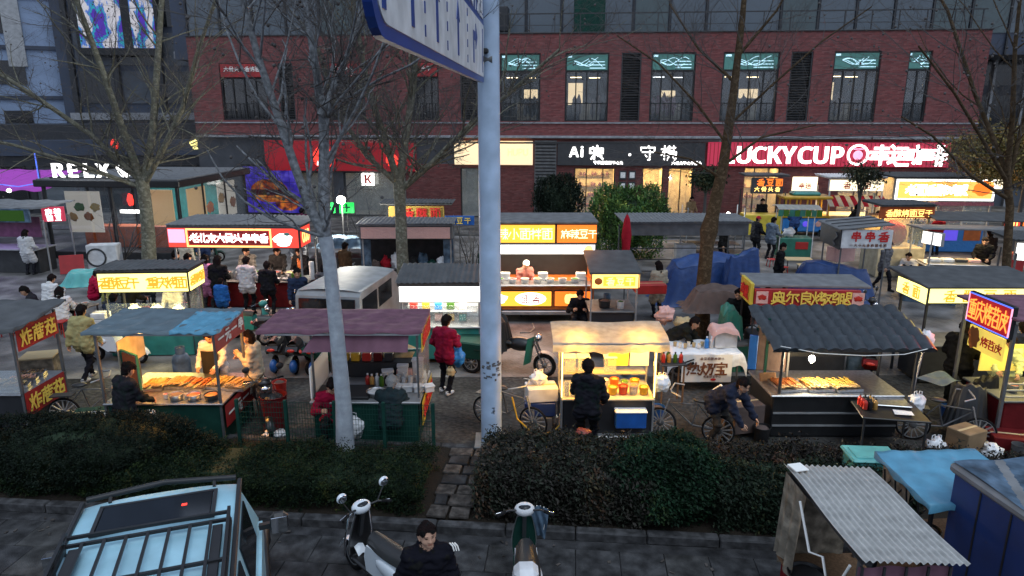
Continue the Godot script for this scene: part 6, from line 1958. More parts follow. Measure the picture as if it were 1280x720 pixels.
func amber_cart() -> void:
	var s := thing("amber_sign_cart", "narrow cart with a grey roof and small glowing amber sign", "stall", V(2.55, 0, -17.5))
	posts(s, -0.55, 0.6, -0.6, 0.6, 1.6, M.pale_metal, 0.04)
	part("roof", Geo.new().box(V(0.03, 2.13, -0.1), V(1.3, 0.06, 1.75), Basis(Vector3.RIGHT, 0.13), 0.012), M.grey_roof, s)
	var b := lit_box(s, 1.2, 0.4, V(0.03, 1.8, 0.7), 0, M.lit_gold, M.orange_panel)
	part("field", Geo.new().box(V(0.1, 0, 0.014), V(0.8, 0.24, 0.01), Basis(), 0.004), M.lit_amber, b)
	write(b, "香豆干", V(0.12, 0, 0.02), 0, 0.18, 0.24, M.lit_yellow, 0.12, 0.008)
	part("pot_mark", Geo.new().ell(V(-0.42, 0, 0.014), V(0.1, 0.09, 0.01), 12, 8), M.orange_panel, b)
	var e := lit_box(s, 0.9, 0.4, V(0.64, 1.8, 0.22), 90, M.lit_gold, M.orange_panel, "豆干", M.print_red, 0.24, 0.3)
	part("cart", Geo.new().box(V(0.02, 0.5, 0), V(1.1, 0.9, 1.1), Basis(), 0.02), M.facade_dark, s)
	part("counter_top", Geo.new().box(V(0.02, 0.96, 0), V(1.2, 0.04, 1.2), Basis(), 0.01), M.grey_metal, s)
	area(s, V(0.03, 1.8, 0.76), 1.1, 0.35, V(0, -0.2, 1), Color(1.0, 0.7, 0.25), 1.2)
	tub("stock_pot", "dark stock pot on the amber cart's counter", "pot", V(2.4, 0.98, -17.3), 0.16, 0.2, M.dark_metal, M.brown_cloth)
	tub("pickle_jar", "pale jar beside the dark stock pot on the amber cart", "jar", V(2.8, 0.98, -17.2), 0.1, 0.2, M.white_plastic, M.greens)
	var c := thing("rail_cart", "white tube rail cart with an orange board in front of the amber cart", "cart", V(2.55, 0, -16.3))
	part("rails", Geo.new().tube([V(-0.75, 0.2, 0.3), V(-0.75, 0.85, 0.3), V(-0.65, 0.95, 0.3), V(0.65, 0.95, 0.3), V(0.75, 0.85, 0.3), V(0.75, 0.2, 0.3)], 0.025).tube([V(-0.75, 0.6, 0.3), V(0.75, 0.6, 0.3)], 0.02), M.white_paint, c)
	part("board", Geo.new().box(V(0.05, 0.72, 0.32), V(0.48, 0.4, 0.03), Basis(), 0.01), M.orange_board, c)
	part("deck", Geo.new().box(V(0, 0.35, -0.2), V(1.4, 0.08, 0.9), Basis(), 0.02), M.dark_metal, c)
	for x in [-0.6, 0.6]: wheel(c, "wheel", V(x, 0.2, -0.1), 0.2, 0.06)

func drinks_cart() -> void:
	var s := thing("drinks_cart", "drinks cart glowing warm yellow under a white plastic awning", "stall", V(1.72, 0, -12.1))
	posts(s, -0.82, 0.85, -0.34, 0.42, 1.92, M.pale_metal, 0.04, 2.04)
	var aw := Geo.new()
	aw.grid(func(u, w): return V(lerpf(-1.0, 1.05, u), lerpf(2.08, 2.0, w) - (0.2 * pow(maxf(0.0, w - 0.7) / 0.3, 1.4)) + 0.015 * sin(u * 40.0) * w + 0.015 * sin(u * 9.0), lerpf(-0.36, 0.6, minf(w * 1.15, 1.0)) + 0.01 * sin(u * 31.0) * w), 40, 16)
	part("awning", aw, M.awning_white, s)
	part("awning_bar", Geo.new().bar(V(-1.0, 1.94, 0.55), V(1.05, 1.94, 0.55), 0.03), M.pale_metal, s)
	part("cart", Geo.new().box(V(0.02, 0.5, 0.0), V(1.62, 0.66, 0.85), Basis(), 0.02), M.facade_dark, s)
	part("counter_top", Geo.new().box(V(0.02, 0.85, 0.0), V(1.7, 0.04, 0.95), Basis(), 0.01), M.cream_paint, s)
	part("base_step", Geo.new().box(V(0.02, 0.12, 0.05), V(1.75, 0.1, 1.0), Basis(), 0.02), M.pale_metal, s)
	for x in [-0.82, 0.85]:
		part("lamp_strip", Geo.new().bar(V(x, 0.9, 0.45), V(x, 1.95, 0.45), 0.022), M.strip_warm, s)
	part("back_shelf", Geo.new().box(V(0.02, 1.08, -0.4), V(1.6, 0.03, 0.3)), M.cream_paint, s)
	var gb := part("green_board", Geo.new().box(V(-0.05, 1.78, -0.35), V(1.3, 0.24, 0.04), Basis(Vector3.BACK, -0.06), 0.01), M.dark_green, s)
	for k in 9: part("board_square", Geo.new().box(V(-0.6 + k * 0.135, 1.81 - k * 0.008, -0.325), V(0.085, 0.09, 0.008)), M.greens, gb)
	part("menu_panel", Geo.new().box(V(0.3, 1.45, -0.3), V(0.38, 0.46, 0.03), Basis(), 0.008), M.print_yellow, s)
	part("menu_panel", Geo.new().box(V(0.7, 1.45, -0.3), V(0.36, 0.46, 0.03), Basis(), 0.008), M.print_white, s)
	area(s, V(0, 1.9, 0.1), 1.5, 0.7, V(0, -1, -0.1), Color(1.0, 0.72, 0.28), 5.5)
	omni(s, V(0.6, 1.78, 0.35), Color(1.0, 0.74, 0.3), 0.9, 0.05)
	omni(s, V(-0.55, 1.78, 0.35), Color(1.0, 0.74, 0.3), 0.9, 0.05)
	omni(s, V(-0.76, 1.5, 0.3), Color(1.0, 0.7, 0.22), 0.5, 0.05)
	omni(s, V(0.79, 1.5, 0.3), Color(1.0, 0.7, 0.22), 0.5, 0.05)
	for k in 8:
		tub("drink_bucket", ["yellow bucket of lemon", "red fruit tub", "amber tea tub", "yellow mango tub", "white milk tub", "orange juice tub", "small green jelly tub", "yellow syrup tub"][k] + " on the drinks cart", "tub", V(1.95 - 0.03 * k + 0.22 * (k % 4) - 0.1, 0.875, -11.85 - 0.3 * int(k / 4.0)), 0.085, 0.15 + 0.02 * (k % 3), [M.yellow_plastic, M.bottle_red, M.cloudy, M.yellow_plastic, M.white_plastic, M.orange_panel, M.clear, M.yellow_plastic][k], [M.food_yellow, M.skewer_red, M.skewer_meat, M.food_yellow, M.print_white, M.skewer_gold, M.greens, M.food_yellow][k])
	for k in 3: carton("square_jar", ["leftmost clear square jar at the back of the drinks cart", "second clear square jar at the back of the drinks cart", "clear square jar right of the vendor's head on the drinks cart"][k], "jar", V(1.1 + 0.26 * k + (0.25 if k == 2 else 0.0), 1.1, -12.45), V(0.22, 0.28, 0.2), M.cloudy, 0, "", M.white_plastic)
	for k in 2: bottle(["left white bottle on top of the drinks cart's menu panels", "right white bottle on top of the drinks cart's menu panels"][k], V(2.08 + 0.2 * k, 1.7, -12.4), 0.24, M.white_plastic, M.white_plastic, "")
	for k in 9: tub("stacked_cup", "clear cup in the stacks on the drinks cart's counter", "cup", V(1.0 + 0.1 * (k % 5), 0.875, -11.9 + 0.14 * int(k / 5.0)), 0.042, 0.2 + 0.04 * (k % 3), M.cloudy, null, "cup stacks on the drinks cart")
	bag("white carrier bag hanging at the right corner of the drinks cart", V(2.72, 0.95, -11.75), V(0.17, 0.2, 0.13), M.white_bag)
	carton("blue_tray", "blue tray with white straps under the drinks cart's counter", "tray", V(2.15, 0.35, -11.62), V(0.55, 0.3, 0.25), M.blue_plastic, 0, "", M.white_bag)
	bag("crumpled white sheet on top of the crates left of the drinks cart", V(0.5, 0.86, -12.35), V(0.2, 0.16, 0.16), M.white_bag)
	for k in 3: carton("stacked_crate", ["grey crate at the bottom left of the drinks cart", "blue wrapped crate in the stack left of the drinks cart", "top white crate of the stack left of the drinks cart"][k], "crate", V(0.5 + 0.03 * k, 0.02 + 0.29 * k, -12.3), V(0.58, 0.27, 0.42), [M.stone_grey, M.navy_panel, M.white_plastic][k], -6.0 + 7.0 * k)

func milk_table() -> void:
	var s := table("white clothed table with a hot milk banner hanging from its front", V(4.22, 0, -14.55), 1.5, 0.75, 0.85, M.white_plastic, M.grey_metal)
	var g := Geo.new()
	g.grid(func(u, w): return V(lerpf(-0.86, 0.86, u), 0.87 - 0.25 * pow(clampf((absf(u - 0.5) - 0.42) / 0.08, 0, 1), 2.0) - (0.3 * clampf((w - 0.86) / 0.14, 0, 1)) + 0.012 * sin(u * 27.0 + w * 8.0), lerpf(-0.45, 0.47, minf(w / 0.86, 1.0)) + 0.02 * sin(u * 33.0) * w), 36, 16)
	part("tablecloth", g, M.white_bag, s)
	var b := banner(s, 1.08, 0.62, V(-0.02, 0.54, 0.52), 0, M.print_white, "热奶宝", M.print_brown, 0.26, 0.29)
	write(b, "香豆面酥麻辣小", V(0.1, 0.23, 0.012), 0, 0.055, 0.075, M.print_brown, 0.1, 0.004)
	write(b, "老香奶宝中心", V(0.12, -0.18, 0.012), 0, 0.05, 0.065, M.print_brown, 0.1, 0.004)
	part("red_mark", Geo.new().ell(V(0.15, -0.25, 0.014), V(0.06, 0.03, 0.004), 12, 6), M.print_red, b)
	part("brush_mark", Geo.new().box(V(-0.38, 0.1, 0.014), V(0.2, 0.06, 0.005), Basis(Vector3.BACK, 0.35)).box(V(-0.38, 0.18, 0.014), V(0.2, 0.03, 0.005), Basis(Vector3.BACK, 0.35)), M.print_black, b)
	carton("foam_box", "big white foam box with a cloth on the hot milk table", "box", V(4.68, 0.88, -14.6), V(0.5, 0.4, 0.42), M.white_plastic, 4)
	single("folded_cloth", Geo.new().grid(func(u, w): return V((u - 0.5) * 0.62, 0.04 + 0.025 * sin(u * 9.0 + w * 4.0) - 0.18 * pow(absf(u - 0.5) * 2.0, 8.0) - 0.12 * pow(absf(w - 0.5) * 2.0, 8.0), (w - 0.5) * 0.52), 20, 16), M.pink_bag, "pinkish cloth draped over the big foam box", "cloth", V(4.68, 1.3, -14.6))
	for k in 8: tub("milk_cup", ["tan", "white"][k % 2] + " paper cup in the row on the hot milk table", "cup", V(3.6 + 0.1 * k, 0.885, -14.5 + 0.06 * (k % 3)), 0.04, 0.1, M.print_white if k % 2 else M.tan_bag, M.tan_bag, ["tan", "white"][k % 2] + " cups on the hot milk table")
	for k in 2: bottle(["blue labelled bottle on the hot milk table", "white bottle beside the foam box on the hot milk table"][k], V(4.27 + 0.1 * k, 0.885, -14.4), 0.26, [M.blue_bag, M.white_plastic][k], M.white_plastic, "")

func chicken_stall() -> void:
	var s := thing("chicken_stall", "stall with a red roast chicken leg sign and a grey roof behind the tiled cart", "stall", V(6.6, 0, -15.4), -4)
	posts(s, -1.1, 1.2, -0.6, 0.4, 1.7, M.dark_metal, 0.04)
	var b := part("sign_box", Geo.new().box(V(0, 1.89, 0.5), V(2.3, 0.38, 0.1), Basis(), 0.01), M.red_panel, s)
	write(b, "奥尔良烤鸡腿", V(0.1, 1.89, 0.555), 0, 0.28, 0.29, M.print_yellow, 0.11, 0.015)
	for x in [-0.98, 1.1]:
		part("picture", Geo.new().box(V(x, 1.89, 0.553), V(0.26, 0.28, 0.008)), M.pink_bag, b)
		part("picture_mark", Geo.new().ell(V(x, 1.89, 0.56), V(0.1, 0.06, 0.006), 10, 6, 0.2, 2), M.bottle_red, b)
	var e := part("side_sign", Geo.new().box(V(-1.2, 1.95, 0.1), V(0.08, 0.5, 0.85), Basis(), 0.01), M.yellow_panel, s)
	write(e, "鸡腿", V(-1.25, 1.95, 0.1), -90, 0.28, 0.34, M.print_red, 0.13, 0.012)
	part("roof", Geo.new().box(V(0.1, 2.14, -0.1), V(2.6, 0.06, 1.1), Basis(Vector3.RIGHT, 0.02), 0.012), M.grey_roof_pale, s)
	part("cart", Geo.new().box(V(0, 0.45, 0), V(2.1, 0.85, 0.8), Basis(), 0.02), M.dark_metal, s)
	tarp("cloth_heap", "reddish brown cloth bundle behind the chicken sign", "cloth", V(8.0, 0.9, -15.6), V(1.1, 0.6, 0.8), M.maroon_cloth, 10, 3.0, 4.0)
	tarp("teal_sheet", "teal plastic sheet hanging left of the chicken stall", "sheet", V(5.15, 0, -15.6), V(0.7, 1.5, 0.8), M.green_paint, 0, 5.0, 2.0)

func tile_cart() -> void:
	var s := thing("tile_roof_cart", "dark food cart under a blue grey tiled canopy", "stall", V(6.08, 0, -12.4))
	posts(s, -1.15, 1.3, -0.7, 0.5, 1.85, M.dark_metal, 0.045, 2.2)
	# the canopy: overlapping curved tiles in rows
	var rf := part("canopy", Geo.new().box(V(0.05, 1.93, 0.0), V(2.75, 0.03, 1.42), Basis(Vector3.RIGHT, 0.22)), M.black_metal, s)
	var tg := Geo.new()
	tg.grid(func(u, w): return V((u - 0.5) * 0.25, 0.03 + 0.055 * sin(u * PI), (w - 0.5) * 0.36), 6, 2)
	tg.grid(func(u, w): return V((u - 0.5) * 0.25, lerpf(-0.02, 0.03 + 0.055 * sin(u * PI), 1.0 - w), 0.18), 6, 1)
	var tm := tg.mesh()
	for j in 5:
		for i in 12:
			var o := part("tile", tm, M.tile_blue, rf)
			var z := -0.58 + j * 0.285
			o.transform = Transform3D(Basis(Vector3.RIGHT, 0.22 + 0.2), V(-1.3 + i * 0.243, 1.96 - z * tan(0.22), z))
	part("cable", Geo.new().tube([V(-1.3, 1.86, 0.72), V(-0.6, 1.74, 0.76), V(0.2, 1.7, 0.77), V(0.9, 1.72, 0.76), V(1.4, 1.84, 0.74)], 0.008, 5), M.print_white, s)
	part("cart", Geo.new().box(V(-0.1, 0.42, -0.05), V(2.35, 0.8, 1.2), Basis(), 0.02), M.black_metal, s)
	part("drawer_line", Geo.new().box(V(-0.1, 0.5, 0.56), V(2.3, 0.03, 0.03)).box(V(-0.1, 0.25, 0.56), V(2.3, 0.03, 0.03)), M.pale_metal, s)
	part("counter_top", Geo.new().box(V(-0.1, 0.84, -0.05), V(2.45, 0.04, 1.3), Basis(), 0.01), M.steel, s)
	part("back_shade", Geo.new().box(V(0.05, 1.55, -0.72), V(2.4, 0.8, 0.02)), M.black_metal, s)  # black sheet paints in the dark at the back under the canopy
	part("lamp", Geo.new().ell(V(-0.5, 1.45, 0.25), V(0.06, 0.07, 0.06)), M.bulb, s)
	part("lamp_cord", Geo.new().bar(V(-0.5, 1.5, 0.25), V(-0.5, 2.0, 0.25), 0.012), M.black_plastic, s)
	omni(s, V(-0.5, 1.36, 0.28), Color(1.0, 0.9, 0.72), 3.0, 0.06)
	for k in 3:
		skewer_tray(["left pan of brown meat skewers under the lamp of the tiled cart", "middle pan of golden skewers under the tiled canopy", "right pan of yellow skewers under the tiled canopy"][k], V(5.2 + 0.52 * k, 0.865, -12.25), 0.5, 0.6, [M.skewer_meat, M.skewer_gold, M.food_yellow][k], 6, 44, 330 + k)
	var t := table("dark side table with jars at the right of the tiled cart", V(6.7, 0, -11.45), 1.1, 1.0, 0.78, M.black_metal, M.dark_metal, -10)
	for k in 9: bottle(["red", "black", "amber"][k % 3] + " sauce bottle crowded at the corner of the tiled cart", V(6.25 + 0.09 * (k % 3), 0.865 if k < 0 else 0.8, -11.35 - 0.1 * int(k / 3.0)), 0.2, [M.bottle_red, M.print_black, M.skewer_gold][k % 3], M.black_plastic, ["red", "black", "amber"][k % 3] + " sauce bottles at the tiled cart")
	single("grill_plate", Geo.new().box(V(0, 0.02, 0), V(0.62, 0.03, 0.42), Basis(), 0.008), M.steel, "flat steel plate on the dark side table", "plate", V(6.85, 0.785, -11.65), -10)
	single("paper_sheet", Geo.new().grid(func(u, w): return V((u - 0.5) * 0.3, 0.01 + 0.02 * u * w, (w - 0.5) * 0.22), 6, 6), M.print_white, "crumpled white paper on the dark side table", "paper", V(6.85, 0.785, -11.2), -18)
	bag("white carrier bag hanging on the right post of the tiled cart", V(7.4, 0.55, -11.75), V(0.18, 0.22, 0.14), M.white_bag)
	single("paper_lantern", Geo.new().ell(V(0, 0, 0), V(0.13, 0.2, 0.12), 16, 12, 0.22, 3), M.white_bag, "white plastic bag bundle tied high on a post right of the tiled canopy", "bag", V(7.75, 1.75, -12.3))  # bags tied together, gives no light
	var pst := single("leaning_pole", Geo.new().bar(V(0, 0, 0), V(0.25, 1.9, -0.1), 0.03), M.pale_metal, "thin pale pole leaning right of the tiled cart", "pole", V(7.5, 0, -12.2))

func skewer_awning() -> void:
	var s := thing("skewer_awning", "grey sloping awning stall with white sign of three red characters", "stall", V(10.5, 0, -20.9), -4)
	posts(s, -0.62, 0.68, -0.8, 0.6, 2.0, M.grey_metal, 0.04)
	var b := part("sign_box", Geo.new().box(V(0.05, 2.25, 0.68), V(1.45, 0.56, 0.06), Basis(), 0.01), M.white_paint, s)
	write(b, "串串香", V(0.12, 2.33, 0.712), 0, 0.27, 0.4, M.print_red, 0.14, 0.012)
	write(b, "一大小元香麻辣老面", V(0.1, 2.07, 0.712), 0, 0.08, 0.12, M.print_brown, 0.12, 0.006)
	part("side_panel", Geo.new().box(V(-0.7, 2.22, -0.1), V(0.05, 0.6, 1.6), Basis(), 0.01), M.dark_metal, s)
	part("side_mark", Geo.new().tube([V(-0.74, 2.4, 0.4), V(-0.74, 2.3, 0.55), V(-0.74, 2.2, 0.4), V(-0.74, 2.1, 0.25), V(-0.74, 2.02, 0.42)], 0.025, 6), M.grey_metal, s)
	part("roof", Geo.new().box(V(-0.02, 2.62, -0.1), V(1.6, 0.05, 1.75), Basis(Vector3.BACK, 0.1), 0.012), M.grey_roof_pale, s)
	for k in 3: part("roof_cord", Geo.new().bar(V(-0.75, 2.6, 0.5 - k * 0.5), V(0.75, 2.74, 0.45 - k * 0.5), 0.02), M.dark_metal, s)
	tarp("blue_tarp", "rumpled blue tarpaulin covering a cart under the grey awning", "tarpaulin", V(10.0, 0, -21.0), V(2.9, 1.45, 1.9), M.blue_tarp, -6, 3.2, 3.0)
	carton("cloth_bundle", "pinkish cardboard bundle behind the blue tarpaulin under the awning", "box", V(10.6, 1.25, -21.9), V(0.7, 0.45, 0.5), M.pink_bag, 20)

func potato_stall() -> void:
	var s := thing("potato_stall", "roast potato skin stall with a red LED sign at the right edge", "stall", V(9.9, 0, -12.15))
	posts(s, -1.1, 1.2, -0.75, 0.6, 2.3, M.grey_metal, 0.06)
	var b := part("led_sign", Geo.new().box(V(-1.15, 2.32, 0.02), V(0.08, 0.6, 1.2), Basis(), 0.01), M.black_metal, s)
	part("led_field", Geo.new().box(V(-1.195, 2.32, 0.02), V(0.012, 0.52, 1.12)), M.led_field, b)
	write(b, "重庆烤苕皮", V(-1.205, 2.32, 0.02), -90, 0.36, 0.215, M.led_orange, 0.075, 0.01, 0.54)
	for k in 2: part("led_edge", Geo.new().bar(V(-1.2, 2.32 + (k - 0.5) * 0.54, -0.55), V(-1.2, 2.32 + (k - 0.5) * 0.54, 0.59), 0.02), M.lit_blue, b)
	for k in 2: part("led_edge", Geo.new().bar(V(-1.2, 2.06, 0.02 + (k - 0.5) * 1.14), V(-1.2, 2.58, 0.02 + (k - 0.5) * 1.14), 0.02), M.led_pink, b)
	var y := part("yellow_board", Geo.new().box(V(-1.15, 1.78, 0.02), V(0.04, 0.42, 0.95), Basis(), 0.008), M.lit_board, s)  # reflective board, its glow stands in for light falling on it
	write(y, "烤苕皮", V(-1.175, 1.78, 0.2), -90, 0.17, 0.19, M.print_red, 0.1, 0.008)
	part("food_picture", Geo.new().ell(V(-1.178, 1.78, -0.3), V(0.006, 0.19, 0.16), 10, 8, 0.2, 3), M.skewer_meat, y)
	part("roof", Geo.new().box(V(0.1, 2.42, -0.1), V(2.6, 0.05, 1.7), Basis(), 0.012), M.maroon_cloth, s)
	part("cart", Geo.new().box(V(0, 0.42, 0), V(2.0, 0.8, 1.1), Basis(), 0.02), M.dark_red, s)
	part("counter_top", Geo.new().box(V(0, 0.84, 0), V(2.1, 0.04, 1.2), Basis(), 0.01), M.grey_metal, s)
	for k in 3: part("rail", Geo.new().tube([V(-1.1, 0.95 + 0.12 * k, 0.6), V(1.2, 0.95 + 0.12 * k, 0.6)], 0.018, 6), M.cream_paint, s)
	part("lit_panel", Geo.new().box(V(0.0, 1.25, -0.62), V(1.5, 0.55, 0.03), Basis(), 0.01), M.lit_board, s)
	area(s, V(0, 2.3, 0.0), 1.6, 0.6, V(0, -1, 0), Color(1.0, 0.9, 0.55), 6.0)
	area(s, V(-1.3, 2.2, 0.0), 1.0, 0.6, V(-1, -0.2, 0), Color(1.0, 0.25, 0.2), 0.8)
	for k in 3: tub("sauce_tub", ["steel tub of sauce", "white tub of chilli", "brown jar of spice"][k] + " on the potato stall's counter", "tub", V(9.3 + 0.3 * k, 0.865, -12.0), 0.1, 0.14, [M.steel, M.white_plastic, M.wood][k], M.skewer_red)

func right_lit_cart() -> void:
	var s := thing("yellow_corner_cart", "dark roofed cart with glowing yellow signs on its front and left side", "stall", V(10.1, 0, -14.95))
	posts(s, -1.1, 1.3, -0.5, 0.5, 1.9, M.dark_metal, 0.05)
	lit_box(s, 2.6, 0.36, V(0.12, 2.08, 0.62), 0, M.lit_yellow, M.dark_metal, "香酥豆面干", M.lit_ochre, 0.24, 0.42, 0.1, 0.1)
	lit_box(s, 1.2, 0.4, V(-1.18, 2.06, 0.0), -90, M.lit_yellow, M.dark_metal, "香面", M.lit_ochre, 0.24, 0.4, 0.1, 0.1)
	part("roof", Geo.new().box(V(0.12, 2.33, -0.1), V(2.8, 0.06, 1.6), Basis(Vector3.RIGHT, 0.06), 0.015), M.grey_roof, s)
	part("cart", Geo.new().box(V(0.1, 0.45, 0), V(2.2, 0.85, 0.9), Basis(), 0.02), M.dark_metal, s)
	part("counter_top", Geo.new().box(V(0.1, 0.89, 0), V(2.3, 0.04, 1.0), Basis(), 0.01), M.grey_metal, s)
	area(s, V(0.1, 2.06, 0.7), 2.4, 0.35, V(0, -0.3, 1), Color(1.0, 0.86, 0.35), 2.0)
	area(s, V(0.1, 1.85, 0.1), 1.8, 0.4, V(0, -1, 0), Color(1.0, 0.92, 0.7), 2.0)

func back_right() -> void:
	var s := thing("grey_roof_stall", "long stall under flat grey roofs with a vendor in black at the back right", "stall", V(16.2, 0, -23.6), -8)
	posts(s, -1.9, 1.9, -0.8, 0.8, 1.95, M.pale_metal, 0.05)
	part("roof", Geo.new().box(V(-0.2, 2.06, 0.2), V(4.2, 0.06, 1.3), Basis(Vector3.RIGHT, -0.05), 0.012), M.grey_roof_pale, s)
	part("rear_roof", Geo.new().box(V(0.4, 2.3, -0.9), V(3.6, 0.05, 1.3), Basis(Vector3.RIGHT, 0.1), 0.012), M.grey_roof, s)
	part("counter", Geo.new().box(V(-0.9, 0.42, 0.3), V(1.9, 0.8, 0.8), Basis(), 0.02), M.wood, s)
	part("counter_top", Geo.new().box(V(-0.9, 0.84, 0.3), V(2.0, 0.04, 0.9), Basis(), 0.01), M.steel, s)
	part("end_shelf", Geo.new().box(V(-1.85, 0.8, 0.5), V(0.3, 0.03, 0.9)).box(V(-1.85, 0.5, 0.5), V(0.3, 0.03, 0.9)), M.pale_metal, s)
	lit_box(s, 0.75, 0.45, V(-1.9, 1.75, 0.75), -62, M.lit_white, M.pale_metal)
	area(s, V(-0.6, 1.95, 0.2), 2.4, 0.4, V(0, -1, 0), Color(1.0, 0.9, 0.7), 7.0)
	for k in 4: carton("bread_tray", ["white foam tray at the left of the grey roofed stall", "second foam tray on the grey roofed stall's counter", "dark tray near the vendor in black", "pink tray on the grey roofed stall's counter"][k], "tray", V(14.7 + 0.42 * k, 0.87, -23.6 + 0.06 * k), V(0.36, 0.1, 0.3), [M.white_plastic, M.white_plastic, M.dark_metal, M.pink_bag][k], -8)
	carton("red_crate", "red crate standing right of the vendor in black", "crate", V(17.2, 0.5, -23.2), V(0.45, 0.75, 0.4), M.red_paint, -8)
	carton("navy_box", "dark blue box at the feet of the vendor in black", "box", V(16.2, 0, -22.5), V(0.8, 0.55, 0.5), M.navy_panel, -8)
	carton("white_chest", "large pale blue white chest on the ground before the crouching person", "chest", V(13.4, 0, -21.6), V(1.5, 0.7, 0.9), M.blue_grey_sheet, -24, "", M.white_plastic)
	var w := thing("white_sign_stall", "stall corner with a blank glowing white sign at the right edge", "stall", V(15.6, 0, -20.2), -12)
	posts(w, -0.75, 0.9, -0.5, 0.5, 1.9, M.grey_metal, 0.05)
	slab_roof(w, 2.0, 1.4, 2.3, M.grey_roof)
	lit_box(w, 1.4, 0.55, V(-0.1, 1.95, 0.6), -10, M.lit_white, M.pale_metal)
	part("counter", Geo.new().box(V(0, 0.45, 0), V(1.6, 0.9, 0.8), Basis(), 0.02), M.cream_paint, w)
	part("orange_top", Geo.new().box(V(0, 0.93, 0), V(1.7, 0.05, 0.9), Basis(), 0.01), M.orange_panel, w)
	area(w, V(-0.1, 1.95, 0.7), 1.3, 0.5, V(-0.2, -0.2, 1), Color(1, 0.97, 0.92), 3.0)
	# cream glazed stall
	var c := thing("cream_stall", "cream coloured glazed stall with an orange patterned lit header", "stall", V(14.2, 0, -25.4))
	posts(c, -0.82, 0.82, -0.6, 0.6, 2.3, M.cream_paint, 0.07)
	part("header", Geo.new().box(V(0, 2.4, 0.62), V(1.95, 0.42, 0.1), Basis(), 0.01), M.orange_board, c)
	write(c, "香酥烤面豆干", V(0.05, 2.38, 0.675), 0, 0.24, 0.28, M.lit_gold, 0.1, 0.012)
	slab_roof(c, 1.95, 1.5, 2.65, M.grey_roof)
	part("body", Geo.new().box(V(0, 0.55, 0), V(1.7, 1.08, 1.25), Basis(), 0.03), M.cream_paint, c)
	part("glass", Geo.new().box(V(0, 1.65, 0.6), V(1.6, 1.05, 0.01)), M.clear, c)
	part("red_cloth", Geo.new().ell(V(-0.05, 1.5, 0.0), V(0.5, 0.48, 0.25), 14, 10, 0.1, 2), M.dark_red, c)
	part("rear_panel", Geo.new().box(V(0, 1.65, -0.6), V(1.6, 1.1, 0.03)), M.cream_paint, c)
	part("mullion", Geo.new().box(V(0.3, 1.65, 0.61), V(0.04, 1.05, 0.03)), M.cream_paint, c)
	area(c, V(0, 2.2, 0.0), 1.2, 0.6, V(0, -1, 0.1), Color(1.0, 0.78, 0.45), 6.0)
	# bright kiosk under the yellowing tree
	var k := thing("bright_kiosk", "kiosk with a white framed orange picture sign below the red coffee sign", "kiosk", V(18.4, 0, -30.4), -4)
	posts(k, -2.0, 2.0, -1.0, 0.9, 2.3, M.pale_metal, 0.07)
	var b := lit_box(k, 4.1, 0.95, V(0, 2.7, 1.0), 0, M.lit_white, M.pale_metal)
	part("picture", Geo.new().box(V(0, 0, 0.016), V(3.85, 0.72, 0.012)), M.lit_tangerine, b)
	write(b, "老面香酥鸡腿", V(-0.35, 0, 0.024), 0, 0.4, 0.42, M.led_white, 0.14, 0.012)
	part("leaf_picture", Geo.new().ell(V(1.5, 0.05, 0.024), V(0.38, 0.28, 0.012), 14, 8, 0.3, 4), M.lit_orange, b)
	slab_roof(k, 4.3, 2.3, 3.22, M.grey_roof)
	part("pink_valance", Geo.new().box(V(0, 2.12, 1.02), V(4.1, 0.14, 0.04)), M.pink, k)
	part("counter", Geo.new().box(V(0, 0.55, 0.5), V(3.8, 1.05, 0.8), Basis(), 0.02), M.blue_bag, k)
	part("glass", Geo.new().box(V(0, 1.6, 0.9), V(3.7, 0.9, 0.01)), M.clear, k)
	for q in 4: part("panel_print", Geo.new().box(V(-1.4 + q * 0.95, 0.75, 0.91), V(0.7, 0.45, 0.012), Basis(), 0.004), [M.pink_bag, M.blue_plastic, M.lit_violet, M.orange_panel][q], k)
	area(k, V(0, 2.7, 1.15), 3.8, 0.8, V(0, -0.25, 1), Color(1.0, 0.8, 0.5), 7.0)
	area(k, V(0, 2.1, 0.2), 3.0, 0.6, V(0, -1, 0), Color(1.0, 0.85, 0.65), 12.0)
	# striped awning kiosk
	var t := thing("striped_kiosk", "white and warm lit kiosk with a red and white striped awning", "kiosk", V(16.3, 0, -33.6), -4)
	posts(t, -1.2, 1.2, -0.8, 0.8, 2.4, M.white_paint, 0.06)
	for i in 12:
		part("stripe", Geo.new().grid(func(u, q): return V(-1.35 + (i + u) * 0.225, 2.05 - 0.35 * q - 0.08 * q * q, 0.6 + 0.8 * q), 2, 5), M.red_cloth if i % 2 else M.awning_white, t)
	part("body", Geo.new().box(V(0, 0.55, 0), V(2.4, 1.1, 1.5), Basis(), 0.03), M.cream_paint, t)
	lit_box(t, 2.5, 0.55, V(0, 2.55, 0.82), 0, M.lit_cream, M.white_paint, "香面", M.print_red, 0.3, 0.9)
	slab_roof(t, 2.7, 1.8, 2.9, M.white_paint)
	area(t, V(0, 2.0, 0.0), 1.8, 0.6, V(0, -1, 0.2), Color(1.0, 0.85, 0.6), 10.0)
	# tram shaped cart
	var r := thing("tram_cart", "toy tram shaped snack cart with yellow window frames and a blue skirt", "cart", V(14.1, 0, -33.4), -4)
	part("skirt", Geo.new().box(V(0, 0.65, 0), V(2.1, 0.7, 1.0), Basis(), 0.06), M.blue_bag, r)
	for i in 3: part("mark", Geo.new().ell(V(-0.6 + i * 0.6, 0.7, 0.51), V(0.14, 0.14, 0.02), 12, 6), [M.pink, M.lit_violet, M.pink_bag][i], r)
	part("frame", Geo.new().box(V(0, 1.05, 0), V(2.2, 0.12, 1.1), Basis(), 0.02).box(V(0, 1.95, 0), V(2.3, 0.16, 1.2), Basis(), 0.05), M.yellow_plastic, r)
